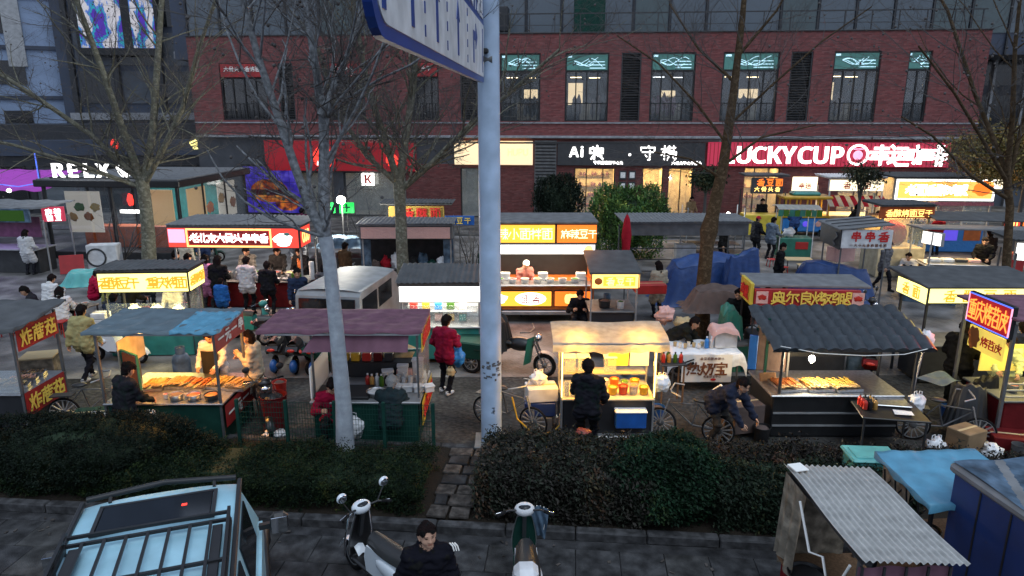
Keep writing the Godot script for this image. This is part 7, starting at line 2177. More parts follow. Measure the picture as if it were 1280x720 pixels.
	for x in [-1.0, -0.5, 0.0, 0.5, 1.0]:
		for z in [-0.48, 0.48]: part("pillar", Geo.new().box(V(x, 1.5, z), V(0.07, 0.8, 0.07), Basis(), 0.01), M.yellow_plastic, r)
	part("roof", Geo.new().box(V(0, 2.1, 0), V(1.3, 0.2, 0.8), Basis(), 0.08), M.teal_paint, r)
	for x in [-0.7, 0.7]: wheel(r, "wheel", V(x, 0.22, 0.45), 0.22, 0.1)
	# green snack cart with canopy
	var g := thing("green_snack_cart", "small green snack cart with a striped green canopy and two customers", "cart", V(11.6, 0, -28.3), -6)
	posts(g, -0.6, 0.7, -0.4, 0.4, 2.0, M.white_paint, 0.035)
	part("body", Geo.new().box(V(0.05, 0.5, 0), V(1.35, 0.8, 0.8), Basis(), 0.03), M.green_paint, g)
	part("canopy", Geo.new().grid(func(u, w): return V(lerpf(-0.8, 0.9, u), 2.1 + 0.12 * sin(w * PI), lerpf(-0.6, 0.6, w)), 10, 10), M.awning_white, g)
	for i in 8: part("valance_strip", Geo.new().box(V(-0.7 + i * 0.215, 1.95, 0.6), V(0.2, 0.26, 0.02), Basis(), 0.004), M.greens if i % 2 else M.green_paint, g)
	part("red_panel", Geo.new().box(V(0.3, 0.6, 0.41), V(0.5, 0.3, 0.02), Basis(), 0.005), M.red_paint, g)
	bag("white cloth sack on the green snack cart", V(11.4, 0.9, -28.2), V(0.28, 0.24, 0.2), M.white_bag, "", false)
	# dark sign stall with yellow characters
	var y := thing("black_sign_stall", "stall with a black sign of yellow characters right of the brown tree", "stall", V(12.2, 0, -33.8), -4)
	posts(y, -0.9, 0.9, -0.6, 0.6, 2.2, M.dark_metal, 0.05)
	part("sign_box", Geo.new().box(V(0, 2.5, 0.65), V(1.5, 0.75, 0.1), Basis(), 0.01), M.sign_grey, y)
	write(y, "香巴面".replace("巴", "豆"), V(0.1, 2.66, 0.71), 0, 0.3, 0.42, M.lit_orange, 0.14, 0.015)
	write(y, "大骨头香", V(0, 2.34, 0.71), 0, 0.2, 0.32, M.lit_gold, 0.14, 0.015)
	part("counter", Geo.new().box(V(0, 0.55, 0.2), V(1.9, 1.1, 0.9), Basis(), 0.03), M.yellow_panel, y)
	slab_roof(y, 2.0, 1.5, 2.95, M.grey_roof)
	# right end: orange and yellow neon boards under the tree
	var n := thing("neon_boards", "row of small red and yellow lit boards at the far right", "sign", V(19.2, 0, -25.2), -14)
	for i in 2: part("post", Geo.new().bar(V(-0.7 + i * 1.9, 0, 0), V(-0.7 + i * 1.9, 2.0, 0), 0.05), M.dark_metal, n)
	lit_box(n, 0.55, 0.45, V(-0.75, 1.95, 0.05), 0, M.lit_red, M.dark_metal, "面", M.lit_gold, 0.3, 0.3)
	lit_box(n, 0.55, 0.45, V(-0.15, 1.95, 0.05), 0, M.lit_orange, M.dark_metal, "香", M.lit_gold, 0.3, 0.3)
	lit_box(n, 1.1, 0.75, V(0.75, 2.1, 0.05), 0, M.lit_yellow, M.dark_metal, "小面", M.lit_ochre, 0.4, 0.45)

func kiosk_and_left() -> void:
	var s := thing("glass_kiosk", "dark framed glass kiosk with big white glowing letters on its roof", "kiosk", V(-16.0, 0, -31.0), -4)
	var w := 5.6
	var d := 6.0
	for x in [-1, 0, 1]:
		for z in [-1, 1]: part("post", Geo.new().box(V(x * w / 2, 1.5, z * d / 2), V(0.12, 3.0, 0.12), Basis(), 0.01), M.black_metal, s)
	part("roof", Geo.new().box(V(0, 3.12, 0), V(w + 0.5, 0.28, d + 0.5), Basis(), 0.03), M.black_metal, s)
	part("roof_deck", Geo.new().box(V(0, 3.28, 0), V(w + 0.3, 0.04, d + 0.3)), M.grey_roof_pale, s)
	part("base", Geo.new().box(V(0, 0.15, 0), V(w, 0.3, d), Basis(), 0.02), M.dark_metal, s)
	for k in 3: part("pane", Geo.new().box(V(-w / 3 + k * w / 3, 1.65, d / 2), V(w / 3 - 0.12, 2.6, 0.012)), M.shop_glass, s)
	for k in 3: part("pane", Geo.new().box(V(w / 2, 1.65, -d / 3 + k * d / 3), V(0.012, 2.6, d / 3 - 0.12)), M.shop_glass, s)
	for k in 2: part("mullion", Geo.new().box(V(w / 2, 1.65, -d / 6 + k * d / 3), V(0.06, 2.7, 0.06)), M.black_metal, s)
	part("poster", Geo.new().box(V(-1.5, 1.9, 2.6), V(1.5, 1.7, 0.05), Basis(), 0.01), M.lit_poster, s)
	part("poster", Geo.new().box(V(1.2, 2.0, 1.9), V(1.5, 1.5, 0.05), Basis(), 0.01), M.lit_poster_warm, s)
	part("poster", Geo.new().box(V(w / 2 - 0.15, 2.0, -1.4), V(0.05, 1.6, 1.7), Basis(), 0.01), M.lit_poster, s)
	part("poster", Geo.new().box(V(w / 2 - 0.15, 2.0, 1.3), V(0.05, 1.6, 1.5), Basis(), 0.01), M.lit_poster_warm, s)
	for q in 4: part("menu_picture", Geo.new().ell(V(-2.0 + 0.34 * q, 1.7 + 0.4 * (q % 2), 2.64), V(0.2, 0.16, 0.02), 12, 8, 0.25, q), [M.skewer_gold, M.greens, M.skewer_meat, M.food_yellow][q], s)
	for q in 3: part("menu_picture", Geo.new().ell(V(w / 2 - 0.11, 1.8 + 0.3 * (q % 2), -1.9 + 1.1 * q), V(0.02, 0.22, 0.3), 12, 8, 0.25, q), [M.skewer_meat, M.skewer_gold, M.orange_panel][q], s)
	part("counter", Geo.new().box(V(0, 0.75, 1.6), V(4.2, 0.9, 0.7), Basis(), 0.02), M.orange_board, s)
	part("back_wall", Geo.new().box(V(0, 1.6, -2.3), V(4.4, 2.8, 0.1)), M.teal_paint, s)
	part("ceiling_lamp", Geo.new().box(V(0.2, 2.9, 0.8), V(1.2, 0.04, 0.12)), M.room_lamp_cool, s)
	part("ceiling_lamp", Geo.new().box(V(1.6, 2.9, -1.0), V(0.12, 0.04, 1.2)), M.room_lamp_cool, s)
	part("light_drawing", Geo.new().ell(V(0.75, 2.45, 2.92), V(0.13, 0.24, 0.015), 10, 8, 0.2, 1), M.led_red, s)
	part("lit_words", Geo.new().box(V(0.75, 1.98, 2.92), V(1.0, 0.14, 0.015), Basis(), 0.004), M.led_white, s)
	area(s, V(0, 2.85, 0.4), 3.5, 3.0, V(0, -1, 0), Color(0.9, 0.95, 1.0), 22.0)
	var l := part("roof_letters", Geo.new().box(V(-0.65, 3.33, 3.0), V(3.6, 0.06, 0.1)), M.black_metal, s)
	write(l, "RELX", V(-1.1, 3.62, 3.05), 0, 0.56, 0.64, M.led_white, 0.2, 0.06, 1.25)
	part("leaf_mark", Geo.new().ell(V(0.6, 3.62, 3.07), V(0.13, 0.27, 0.03), 12, 8, 0, 0, Basis(Vector3.BACK, 0.5)).ell(V(0.9, 3.56, 3.07), V(0.12, 0.22, 0.03), 12, 8, 0, 0, Basis(Vector3.BACK, -0.5)), M.led_white, l)
	area(s, V(-0.5, 3.72, 3.15), 3.2, 0.6, V(0, -0.2, 1), Color(0.95, 0.97, 1.0), 3.0)
	# stall with a lilac lit counter at the far left
	var q := thing("lilac_stall", "closed stall with a faded sign strip and a lilac lit counter at the far left", "stall", V(-19.3, 0, -26.4), -4)
	posts(q, -1.9, 1.9, -0.7, 0.7, 2.0, M.pale_metal, 0.05)
	part("sign_strip", Geo.new().box(V(-0.3, 2.2, 0.98), V(3.9, 0.5, 0.08), Basis(), 0.01), M.blue_grey_sheet, q)
	write(q, "香酥豆", V(-1.1, 2.2, 1.025), 0, 0.32, 0.45, M.print_white, 0.12, 0.012)
	part("green_field", Geo.new().box(V(0.85, 2.2, 1.025), V(1.2, 0.4, 0.012)), M.greens, q)
	var rs := part("red_sign", Geo.new().box(V(2.2, 2.2, 0.5), V(0.75, 0.55, 0.06), rot(20), 0.01), M.lit_rose, q)
	write(rs, "麻辣", V(2.22, 2.3, 0.54), 20, 0.2, 0.28, M.led_white, 0.12, 0.01)
	write(rs, "面豆", V(2.22, 2.06, 0.54), 20, 0.18, 0.28, M.led_white, 0.12, 0.01)
	sheet(q, "roof", -2.1, 2.1, -0.9, 0.95, 2.55, 2.5, M.grey_roof_pale, 0.04, 0.05)
	part("counter", Geo.new().box(V(-0.3, 0.45, 0.4), V(3.8, 0.9, 0.9), Basis(), 0.02), M.dark_metal, q)
	part("counter_top", Geo.new().box(V(-0.3, 0.92, 0.5), V(4.0, 0.05, 1.1), Basis(), 0.01), M.pale_metal, q)
	part("purple_back", Geo.new().box(V(-0.4, 1.55, -0.4), V(2.6, 0.8, 0.04), Basis(), 0.01), M.maroon_cloth, q)
	area(q, V(-0.3, 1.9, 0.6), 3.0, 0.4, V(0, -1, 0.2), Color(0.75, 0.6, 1.0), 2.0)
	var te := thing("purple_tent", "magenta glowing tent with small string lights at the left edge", "tent", V(-22.5, 0, -31.5))
	sheet(te, "roof", -2.3, 2.3, -1.4, 1.4, 3.3, 2.7, M.lit_magenta, 0.06, 0.12)
	posts(te, -2.1, 2.1, -1.2, 1.2, 2.7, M.grey_metal, 0.05)
	part("string_light", Geo.new().tube([V(-2.2, 2.95, 1.45), V(-1, 2.8, 1.47), V(0.2, 2.9, 1.47), V(1.2, 2.78, 1.47), V(2.2, 2.95, 1.45)], 0.02, 5), M.lit_blue, te)
	part("bulb", Geo.new().ell(V(0.7, 2.6, 1.4), V(0.1, 0.08, 0.06)), M.bulb, te)
	var bb := thing("blue_light_pole", "thin pole with a blue light strip above the purple tent", "pole", V(-21.0, 0, -31.0))
	part("mast", Geo.new().bar(V(0, 0, 0), V(0, 4.3, 0), 0.06), M.grey_metal, bb)
	part("light_strip", Geo.new().bar(V(0, 3.0, 0.05), V(0, 4.2, 0.05), 0.035), M.lit_blue, bb)
	# heap of teal cloth, white machine, red board
	tarp("teal_heap", "teal and white plastic sheeting heaped on the ground at the left", "sheet", V(-14.9, 0, -23.8), V(2.0, 0.55, 1.1), M.turquoise, 12, 2.6, 5.0)
	var ac := thing("white_machine", "white boxed fan machine standing before the glass kiosk", "machine", V(-15.6, 0, -26.0), 8)
	part("case", Geo.new().box(V(0, 0.55, 0), V(1.1, 0.95, 0.5), Basis(), 0.03), M.white_plastic, ac)
	part("fan_grille", Geo.new().lathe([Vector2(0.36, 0.0), Vector2(0.36, 0.03), Vector2(0.3, 0.03), Vector2(0.3, 0.0)], V(-0.2, 0.55, 0.255), 20, Basis(Vector3.RIGHT, PI / 2)), M.dark_metal, ac)
	part("foot", Geo.new().box(V(0.4, 0.04, 0), V(0.1, 0.08, 0.5)).box(V(-0.4, 0.04, 0), V(0.1, 0.08, 0.5)), M.dark_metal, ac)
	single("red_board", Geo.new().box(V(0, 0.4, 0), V(0.8, 0.7, 0.05), Basis(Vector3.RIGHT, -0.2), 0.01), M.red_panel, "red printed board leaning beside the white fan machine", "board", V(-16.4, 0, -25.2), 20)
	for k in 3: bag(["green sack beside the teal sheeting", "dark brown sack near the big tree's foot", "white sack by the tree's foot"][k], V(-13.9 + 0.5 * k, 0, -23.9 + 0.1 * k), V(0.3, 0.25, 0.25), [M.greens, M.brown_cloth, M.white_bag][k], "", false)
	# eating tables at the left
	table("white topped table at the left edge beside the diners", V(-13.9, 0, -18.4), 1.3, 0.7, 0.7, M.white_plastic, M.pale_metal, 8)
	table("dark table between the diners in white at the left", V(-12.4, 0, -18.7), 1.3, 0.7, 0.65, M.tan_sheet, M.dark_metal, -12)
	table("low dark table behind the diner in olive", V(-11.3, 0, -19.6), 1.1, 0.7, 0.6, M.dark_metal, M.dark_metal, 5)
	for k in 5: tub("soup_bowl", "white soup bowl on the diners' dark table", "bowl", V(-12.85 + 0.22 * k, 0.66, -18.7 + 0.12 * (k % 2)), 0.09, 0.07, M.white_plastic, M.skewer_meat, "bowls on the diners' table")
	for p in [[-13.6, -17.7], [-12.2, -17.9], [-11.6, -18.7], [-13.0, -19.5], [-10.6, -19.2]]:
		stool("low red plastic stool around the eating tables at the left", V(p[0], 0, p[1]), M.red_paint, 0.42, "red stools at the eating tables")

func middle_back() -> void:
	# blue tarp covered stall and awning frame behind the milk table
	tarp("blue_covered_stall", "stall fully wrapped in a dark blue tarpaulin behind the brown tree", "tarpaulin", V(6.2, 0, -21.6), V(3.4, 1.5, 1.7), M.blue_tarp, 3, 6.0, 1.0)
	tarp("blue_wrapped_box", "taller blue wrapped cabinet right of the brown tree trunk", "tarpaulin", V(7.0, 0, -20.6), V(1.3, 1.95, 1.0), M.blue_tarp, -4, 8.0, 6.0)
	var f := thing("awning_frame", "empty grey awning frame with clear sides behind the blue tarpaulins", "stall", V(5.9, 0, -24.0))
	posts(f, -2.0, 2.0, -0.9, 0.8, 1.95, M.grey_metal, 0.05)
	part("header", Geo.new().box(V(0, 2.05, 0.82), V(4.2, 0.42, 0.06), Basis(), 0.01), M.grey_metal, f)
	slab_roof(f, 4.3, 2.0, 2.3, M.grey_roof_pale)
	for k in 3: part("rail", Geo.new().bar(V(-2.0, 0.6 + 0.4 * k, 0.8), V(2.0, 0.6 + 0.4 * k, 0.8), 0.03), M.dark_metal, f)
	part("rack", Geo.new().box(V(0.2, 0.9, 0.0), V(0.7, 1.0, 0.4), Basis(), 0.02), M.white_plastic, f)
	tarp("brown_cover", "brown and pink cloth cover stretched over a cart under the brown tree", "cloth", V(5.3, 1.05, -17.0), V(2.0, 0.55, 1.2), M.brown_cloth, -3, 3.0, 2.0)
	tarp("pink_cover", "pinkish end of cloth hanging right of the brown tree trunk", "cloth", V(6.35, 0.8, -16.8), V(0.95, 0.75, 0.9), M.pink_bag, 0, 3.0, 7.0)
	carton("red_crate", "bright red crate on the wrapped stall left of the brown cover", "crate", V(3.9, 0.95, -19.0), V(0.85, 0.26, 0.5), M.red_paint, 4)
	var um := thing("closed_umbrella", "closed red umbrella standing behind the green bushy tree", "umbrella", V(3.55, 0, -21.2))
	part("pole", Geo.new().bar(V(0, 0, 0), V(0, 2.9, 0), 0.04), M.grey_metal, um)
	part("cloth", Geo.new().lathe([Vector2(0.02, 2.85), Vector2(0.09, 2.7), Vector2(0.16, 2.2), Vector2(0.12, 1.7), Vector2(0.17, 1.2), Vector2(0.1, 1.05)], Vector3.ZERO, 12), M.red_cloth, um)
	tub("green_bin", "bright green bin standing right of the blue wrapped cabinet", "bin", V(8.35, 0, -24.6), 0.32, 0.85, M.green_paint, M.black_plastic)
	for k in 2:
		table(["low folding wooden table in front of the green snack cart", "second low folding table nearer than the first by the green snack cart"][k], V(10.9 + 0.05 * k, 0, -25.8 + 1.2 * k), 1.0, 0.6, 0.5, M.tan_bag, M.dark_metal, -6)
	for p in [[10.2, -26.6], [11.7, -25.6], [10.1, -25.2], [11.4, -24.0]]:
		stool("low red stool by the folding tables at the green snack cart", V(p[0], 0, p[1]), M.red_paint, 0.3, "red stools at the green snack cart")
	single("cable", Geo.new().tube([V(-1.2, 0.02, 0), V(-0.6, 0.02, -0.8), V(0.4, 0.02, -0.6), V(0.9, 0.02, 0.2), V(0.3, 0.02, 0.9), V(1.4, 0.02, 1.5)], 0.025, 6), M.black_plastic, "black cable looping over the ground by the folding tables", "cable", V(10.0, 0, -24.4))
	# long low racks left of the milk table
	var st := thing("steel_table_stall", "steel kitchen tables with white lamps left of the green snack cart", "stall", V(8.6, 0, -29.5))
	posts(st, -1.2, 1.2, -0.5, 0.5, 2.0, M.pale_metal, 0.04)
	part("table_top", Geo.new().box(V(0, 0.85, 0), V(2.4, 0.05, 1.0), Basis(), 0.01), M.steel, st)
	part("lower_shelf", Geo.new().box(V(0, 0.4, 0), V(2.3, 0.04, 0.9), Basis(), 0.01), M.dark_metal, st)
	part("lamp", Geo.new().ell(V(0.6, 1.7, 0.2), V(0.08, 0.08, 0.08)), M.bulb, st)
	omni(st, V(0.6, 1.55, 0.32), Color(0.95, 0.98, 1.0), 2.0)
	carton("foam_pack", "white foam pack on the steel kitchen table", "box", V(8.9, 0.88, -29.4), V(0.5, 0.25, 0.3), M.white_plastic)
	# a string of low stall roofs behind the minivan
	var lr := thing("grey_low_stall", "low grey covered stall behind the minivan's roof", "stall", V(-6.0, 0, -24.2))
	posts(lr, -1.1, 1.1, -0.6, 0.6, 1.5, M.grey_metal, 0.05)
	tarp("white_cover", "pale sheet spread over the low stall behind the minivan", "sheet", V(-6.0, 1.3, -24.2), V(1.9, 0.35, 1.2), M.blue_grey_sheet, 0, 4.0, 3.0)
	part("counter", Geo.new().box(V(0, 0.5, 0), V(2.2, 0.9, 1.0), Basis(), 0.02), M.dark_metal, lr)

func vehicles() -> void:
	# silver white minivan seen from its rear left
	var v := thing("minivan", "white minivan parked behind the maroon canopy, seen from the rear", "van", V(-4.05, 0, -16.9), -8)
	var prof := PackedVector2Array([Vector2(-1.55, 0.35), Vector2(2.1, 0.35), Vector2(2.15, 0.85), Vector2(1.75, 1.05), Vector2(1.35, 1.7), Vector2(1.1, 1.84), Vector2(-1.35, 1.88), Vector2(-1.5, 1.78), Vector2(-1.6, 1.1), Vector2(-1.62, 0.6)])
	part("body", Geo.new().prism(prof, 1.55, Transform3D(Basis(V(0, 0, -1), Vector3.UP, V(1, 0, 0)), V(0, 0, 0))), M.van_white, v)
	part("roof", Geo.new().grid(func(u, w): return V((u - 0.5) * 1.52, 1.865 + 0.06 * (1.0 - pow(absf(u - 0.5) * 2.0, 2.5)) - 0.02 * w, lerpf(1.4, -1.2, w)), 14, 14), M.van_white, v)
	part("rear_window", Geo.new().box(V(0, 1.45, 1.585), V(1.36, 0.58, 0.03), Basis(Vector3.RIGHT, -0.1), 0.01), M.car_glass, v)
	for s in [-1, 1]:
		for k in 2: part("side_window", Geo.new().box(V(s * 0.785, 1.45, 0.85 - 1.15 * k), V(0.02, 0.5, 1.0), Basis(), 0.006), M.car_glass, v)
		part("tail_lamp", Geo.new().box(V(s * 0.68, 1.05, 1.6), V(0.14, 0.35, 0.06), Basis(), 0.02), M.bottle_red, v)
		for k in 2: wheel(v, "wheel", V(s * 0.7, 0.3, 1.05 - 2.4 * k), 0.3, 0.18)
	part("rear_seam", Geo.new().box(V(0, 1.13, 1.6), V(1.4, 0.02, 0.03)), M.dark_metal, v)
	part("bumper", Geo.new().box(V(0, 0.45, 1.62), V(1.5, 0.18, 0.12), Basis(), 0.04), M.dark_metal, v)
	var pl := part("plate", Geo.new().box(V(0, 0.75, 1.63), V(0.44, 0.14, 0.02)), M.blue_plastic, v)
	# electric tricycle nose right of the white pole
	var t := thing("cargo_tricycle", "dark cargo tricycle with a green apron right of the white pole", "tricycle", V(0.05, 0, -15.2), 68)
	wheel(t, "front_wheel", V(0, 0.28, 0.75), 0.28, 0.1, 8)
	for x in [-0.42, 0.42]: wheel(t, "rear_wheel", V(x, 0.26, -0.9), 0.26, 0.1, 8)
	part("fork", Geo.new().bar(V(0.08, 0.28, 0.75), V(0.06, 0.85, 0.5), 0.035).bar(V(-0.08, 0.28, 0.75), V(-0.06, 0.85, 0.5), 0.035), M.chrome, t)
	part("mudguard", Geo.new().grid(func(u, q): return V((u - 0.5) * 0.16, 0.28 + sin(lerpf(0.3, 2.7, q)) * 0.33, 0.75 + cos(lerpf(0.3, 2.7, q)) * 0.33), 6, 10), M.pale_metal, t)
	part("handlebar", Geo.new().tube([V(-0.38, 1.12, 0.3), V(-0.15, 1.08, 0.44), V(0.15, 1.08, 0.44), V(0.38, 1.12, 0.3)], 0.016, 8), M.grey_metal, t)
	part("headlight", Geo.new().ell(V(0, 0.92, 0.6), V(0.1, 0.1, 0.08), 14, 10), M.chrome, t)
	part("tank", Geo.new().ell(V(0, 0.72, 0.15), V(0.17, 0.16, 0.34), 14, 10), M.scooter_black, t)
	part("apron", Geo.new().grid(func(u, q): return V((u - 0.5) * 0.5, 0.95 - 0.65 * q, 0.42 + 0.08 * sin(u * PI) - 0.1 * q), 10, 8), M.green_paint, t)
	part("seat", Geo.new().box(V(0, 0.75, -0.25), V(0.35, 0.1, 0.5), Basis(), 0.04), M.seat_black, t)
	part("cargo_bed", Geo.new().box(V(0, 0.55, -0.95), V(0.95, 0.4, 0.9), Basis(), 0.03), M.dark_green, t)
	tarp("black_cover", "black waterproof draped over the cargo tricycle", "cover", V(-0.35, 0.6, -15.35), V(1.0, 0.75, 0.7), M.print_black, 68, 3.0, 4.0)
	# row of electric bikes with blue hubs
	var b0 := scooter("electric_bike", "black electric bike with blue hub, leftmost of the row behind the beige walker", V(-5.55, 0, -15.7), 185, M.scooter_black, M.scooter_black, "electric bikes parked in a row")
	part("hub_cover", Geo.new().ell(V(0, 0.24, -0.72), V(0.09, 0.16, 0.13), 12, 8), M.blue_plastic, b0)
	for k in 2: copy(b0, V(-5.05 + 0.47 * k, 0, -15.65 + 0.1 * k), 183, ["black electric bike with blue hub, second of the row behind the beige walker", "black electric bike with blue hub, nearest the minivan in the row"][k])
	scooter("electric_bike", "dark green electric bike at the right end of the parked row", V(-4.05, 0, -15.2), 120, M.dark_green, M.black_plastic, "", {"mirrors": false})
	scooter("electric_bike", "black electric bike with raised front standing beside the red barrel", V(-4.75, 0, -12.35), 25, M.scooter_black, M.black_plastic, "", {"basket": true})
	scooter("electric_bike", "teal electric bike among the crowd before the red stall", V(-6.9, 0, -17.6), 75, M.teal_paint, M.black_plastic, "", {"mirrors": false})
	scooter("electric_bike", "black bike left of the teal one before the red stall", V(-5.9, 0, -17.3), 110, M.scooter_black, M.black_plastic, "", {"basket": true})
	# cart bikes beside the drinks cart and the bending man
	push_bike("old tricycle with pale tube handlebars and a yellow hose left of the drinks cart", V(-0.05, 0, -12.15), 60)
	push_bike("loaded bicycle with white handlebar bags in front of the bending man", V(3.25, 0, -11.7), -110)
	push_bike("bicycle leaning among the bags right of the tiled cart", V(7.9, 0, -11.6), 70)
	push_bike("bicycle half hidden behind the mushroom stall", V(-8.1, 0, -12.4), 100)
	single("yellow_hose", Geo.new().tube([V(0, 0.75, 0), V(0.1, 0.35, 0.1), V(0.35, 0.15, 0.2), V(0.75, 0.12, 0.2), V(0.95, 0.3, 0.1), V(1.0, 0.7, 0)], 0.018, 6), M.yellow_plastic, "yellow gas hose looping from the tricycle to the drinks cart", "hose", V(0.0, 0, -12.0))

func push_bike(label: String, at: Vector3, turn: float) -> void:
	var o := thing("bicycle", label, "bicycle", at, turn)
	wheel(o, "wheel", V(0, 0.3, 0.52), 0.3, 0.045, 14)
	wheel(o, "wheel", V(0, 0.3, -0.52), 0.3, 0.045, 14)
	part("frame", Geo.new().tube([V(0, 0.3, -0.52), V(0, 0.34, -0.05), V(0, 0.72, 0.4), V(0, 0.75, -0.15), V(0, 0.34, -0.05)], 0.018, 6).tube([V(0, 0.75, -0.15), V(0, 0.3, -0.52)], 0.012, 6), M.grey_metal, o)
	part("fork", Geo.new().bar(V(0.04, 0.3, 0.52), V(0.02, 0.78, 0.38), 0.02).bar(V(-0.04, 0.3, 0.52), V(-0.02, 0.78, 0.38), 0.02), M.pale_metal, o)
	part("handlebar", Geo.new().tube([V(-0.3, 0.98, 0.15), V(-0.22, 1.02, 0.32), V(0, 0.98, 0.36), V(0.22, 1.02, 0.32), V(0.3, 0.98, 0.15)], 0.015, 8), M.pale_metal, o)
	part("saddle", Geo.new().ell(V(0, 0.84, -0.18), V(0.09, 0.04, 0.14), 12, 6), M.seat_black, o)
	part("rack", Geo.new().box(V(0, 0.66, -0.5), V(0.2, 0.02, 0.4)), M.dark_metal, o)

func oddments() -> void:
	# wire fence behind the low hedge
	var f := thing("wire_fence", "low green wire fence behind the clipped hedge", "fence", V(-3.1, 0.12, -11.2), -3)
	for i in 5: part("post", Geo.new().box(V(-1.75 + i * 0.87, 0.45, 0), V(0.06, 0.9, 0.06), Basis(), 0.01), M.dark_green, f)
	for i in 70: part("wire", Geo.new().bar(V(-1.74 + i * 0.05, 0.05, 0), V(-1.74 + i * 0.05, 0.85, 0), 0.006), M.dark_green, f)
	for i in 9: part("rail_wire", Geo.new().bar(V(-1.75, 0.06 + i * 0.1, 0.008), V(1.75, 0.06 + i * 0.1, 0.008), 0.006), M.dark_green, f)
	# sign board posts near the bending man
	var b := thing("standing_board", "tall brown and blue board with teal pole beside the bending man", "board", V(4.9, 0, -12.6), -15)
	part("board", Geo.new().box(V(0.1, 1.5, 0), V(0.55, 0.9, 0.04), Basis(), 0.01), M.brown_cloth, b)
	part("blue_strip", Geo.new().box(V(-0.25, 1.4, 0.01), V(0.16, 0.7, 0.05), Basis(), 0.01), M.blue_plastic, b)
	part("post", Geo.new().bar(V(0.0, 0, 0), V(0.0, 2.1, 0), 0.05), M.dark_green, b)
	part("post", Geo.new().bar(V(0.4, 0, 0.02), V(0.4, 1.9, 0.02), 0.035), M.grey_metal, b)
	part("shield", Geo.new().box(V(0.1, 0.65, 0.1), V(0.3, 0.8, 0.03), Basis(Vector3.BACK, 0.15), 0.01), M.wood, b)
	carton("cargo_box", "dark cart box behind the bending man", "box", V(4.35, 0.1, -12.05), V(0.6, 0.55, 0.5), M.brown_cloth, 12)
	var sh := table("small display rack of jars right of the drinks cart", V(3.3, 0, -13.5), 0.55, 0.4, 0.9, M.dark_metal, M.wood, 6)
	for k in 6: bottle(["red", "golden", "green"][k % 3] + " jar on the display rack right of the drinks cart", V(3.12 + 0.12 * (k % 4), 0.9, -13.45 - 0.12 * int(k / 4.0)), 0.22, [M.bottle_red, M.skewer_gold, M.greens][k % 3], M.black_plastic, ["red", "golden", "green"][k % 3] + " jars on the display rack")
	bag("pink sack held high beside the stooping customer", V(3.55, 1.15, -15.4), V(0.26, 0.25, 0.2), M.pink_bag, "", false)
	bag("tan bag next to the pink sack", V(3.95, 1.0, -15.3), V(0.24, 0.2, 0.2), M.tan_bag, "", false)
	stool("white plastic stool behind the hot milk table", V(5.2, 0, -15.9), M.white_plastic, 0.45, "")
	# clutter right of the tiled cart
	tarp("grey_cloak", "grey cloth thrown over a bike right of the tiled cart", "cloth", V(8.45, 0.25, -11.9), V(0.9, 0.85, 0.6), M.dark_metal, 20, 2.6, 3.0)
	tarp("dark_quilt", "dark quilted cover beside the grey cloth near the potato stall", "cloth", V(9.0, 0.2, -12.3), V(0.6, 0.9, 0.5), M.print_black, 0, 2.6, 6.0)
	carton("tan_carton", "tan cardboard box on the ground right of the tiled cart", "box", V(7.95, 0, -11.1), V(0.5, 0.55, 0.4), M.cardboard, 24)
	carton("stone_block", "dark red box on the ground below the potato stall", "box", V(8.9, 0, -11.3), V(0.7, 0.35, 0.5), M.dark_red, -15)
	bag("lilac round sack beside the tan cardboard box", V(8.3, 0, -10.9), V(0.2, 0.22, 0.18), M.white_bag, "", false)
	bag("small white bag hanging under the side table of the tiled cart", V(7.3, 0.1, -10.9), V(0.2, 0.22, 0.15), M.white_bag)
	single("blue_sheet", Geo.new().grid(func(u, w): return V((u - 0.5) * 0.7, 0.03 + 0.05 * sin(u * 8.0) * sin(w * 6.0), (w - 0.5) * 0.5), 14, 10), M.blue_sheet, "pale blue plastic sheet crumpled on the clutter right of the tiled cart", "sheet", V(8.3, 0.85, -12.6), 30)
	for k in 4: tub("steel_can", "grey can standing behind the hedge near the potato stall", "can", V(8.75 + 0.28 * k, 0, -10.9 + 0.06 * (k % 2)), 0.11, 0.35, M.stone_grey, null, "cans behind the hedge")
	single("red_leaf_plant", Geo.new().ell(V(0, 0.1, 0), V(0.14, 0.08, 0.1), 12, 8, 0.3, 3), M.skewer_red, "bright orange red heap of scraps on the hedge by the drinks cart", "scraps", V(1.15, 0.72, -10.35))
	# gas bottles and buckets by the carts
	var cyl: Node3D = get_node("gas_cylinder")
	var gp := [["behind the drinks cart", 2.3, -13.1], ["behind the tiled cart", 5.6, -13.7], ["left of the white sign cart", -2.9, -16.6], ["behind the yellow sign cart", -9.9, -17.6], ["under the chicken sign stall", 7.9, -15.0], ["beside the orange truck's bumper", 2.7, -19.0]]
	for q in gp: copy(cyl, V(q[1], 0, q[2]), q[1] * 40.0, "grey gas cylinder standing " + q[0])
	var bp := [["blue bucket beside the drinks cart's right foot", 2.85, -12.6, M.blue_plastic], ["red bucket behind the skewer stall's post", -5.0, -13.9, M.red_paint], ["white bucket left of the orange truck", -1.0, -18.6, M.white_plastic], ["black bucket at the tiled cart's left foot", 4.6, -11.7, M.black_plastic],
		["green bucket beside the amber cart", 3.35, -17.2, M.green_paint], ["white bucket under the hot milk table", 4.2, -14.7, M.white_plastic], ["blue bucket by the potato stall's left post", 8.6, -12.6, M.blue_plastic], ["red bucket beside the yellow cart's wheel side", -7.6, -16.4, M.red_paint]]
	for q in bp: tub("bucket", q[0], "bucket", V(q[1], 0, q[2]), 0.15, 0.3, q[3], M.brown_cloth)
	# overhead cables
	var cb := Geo.new()
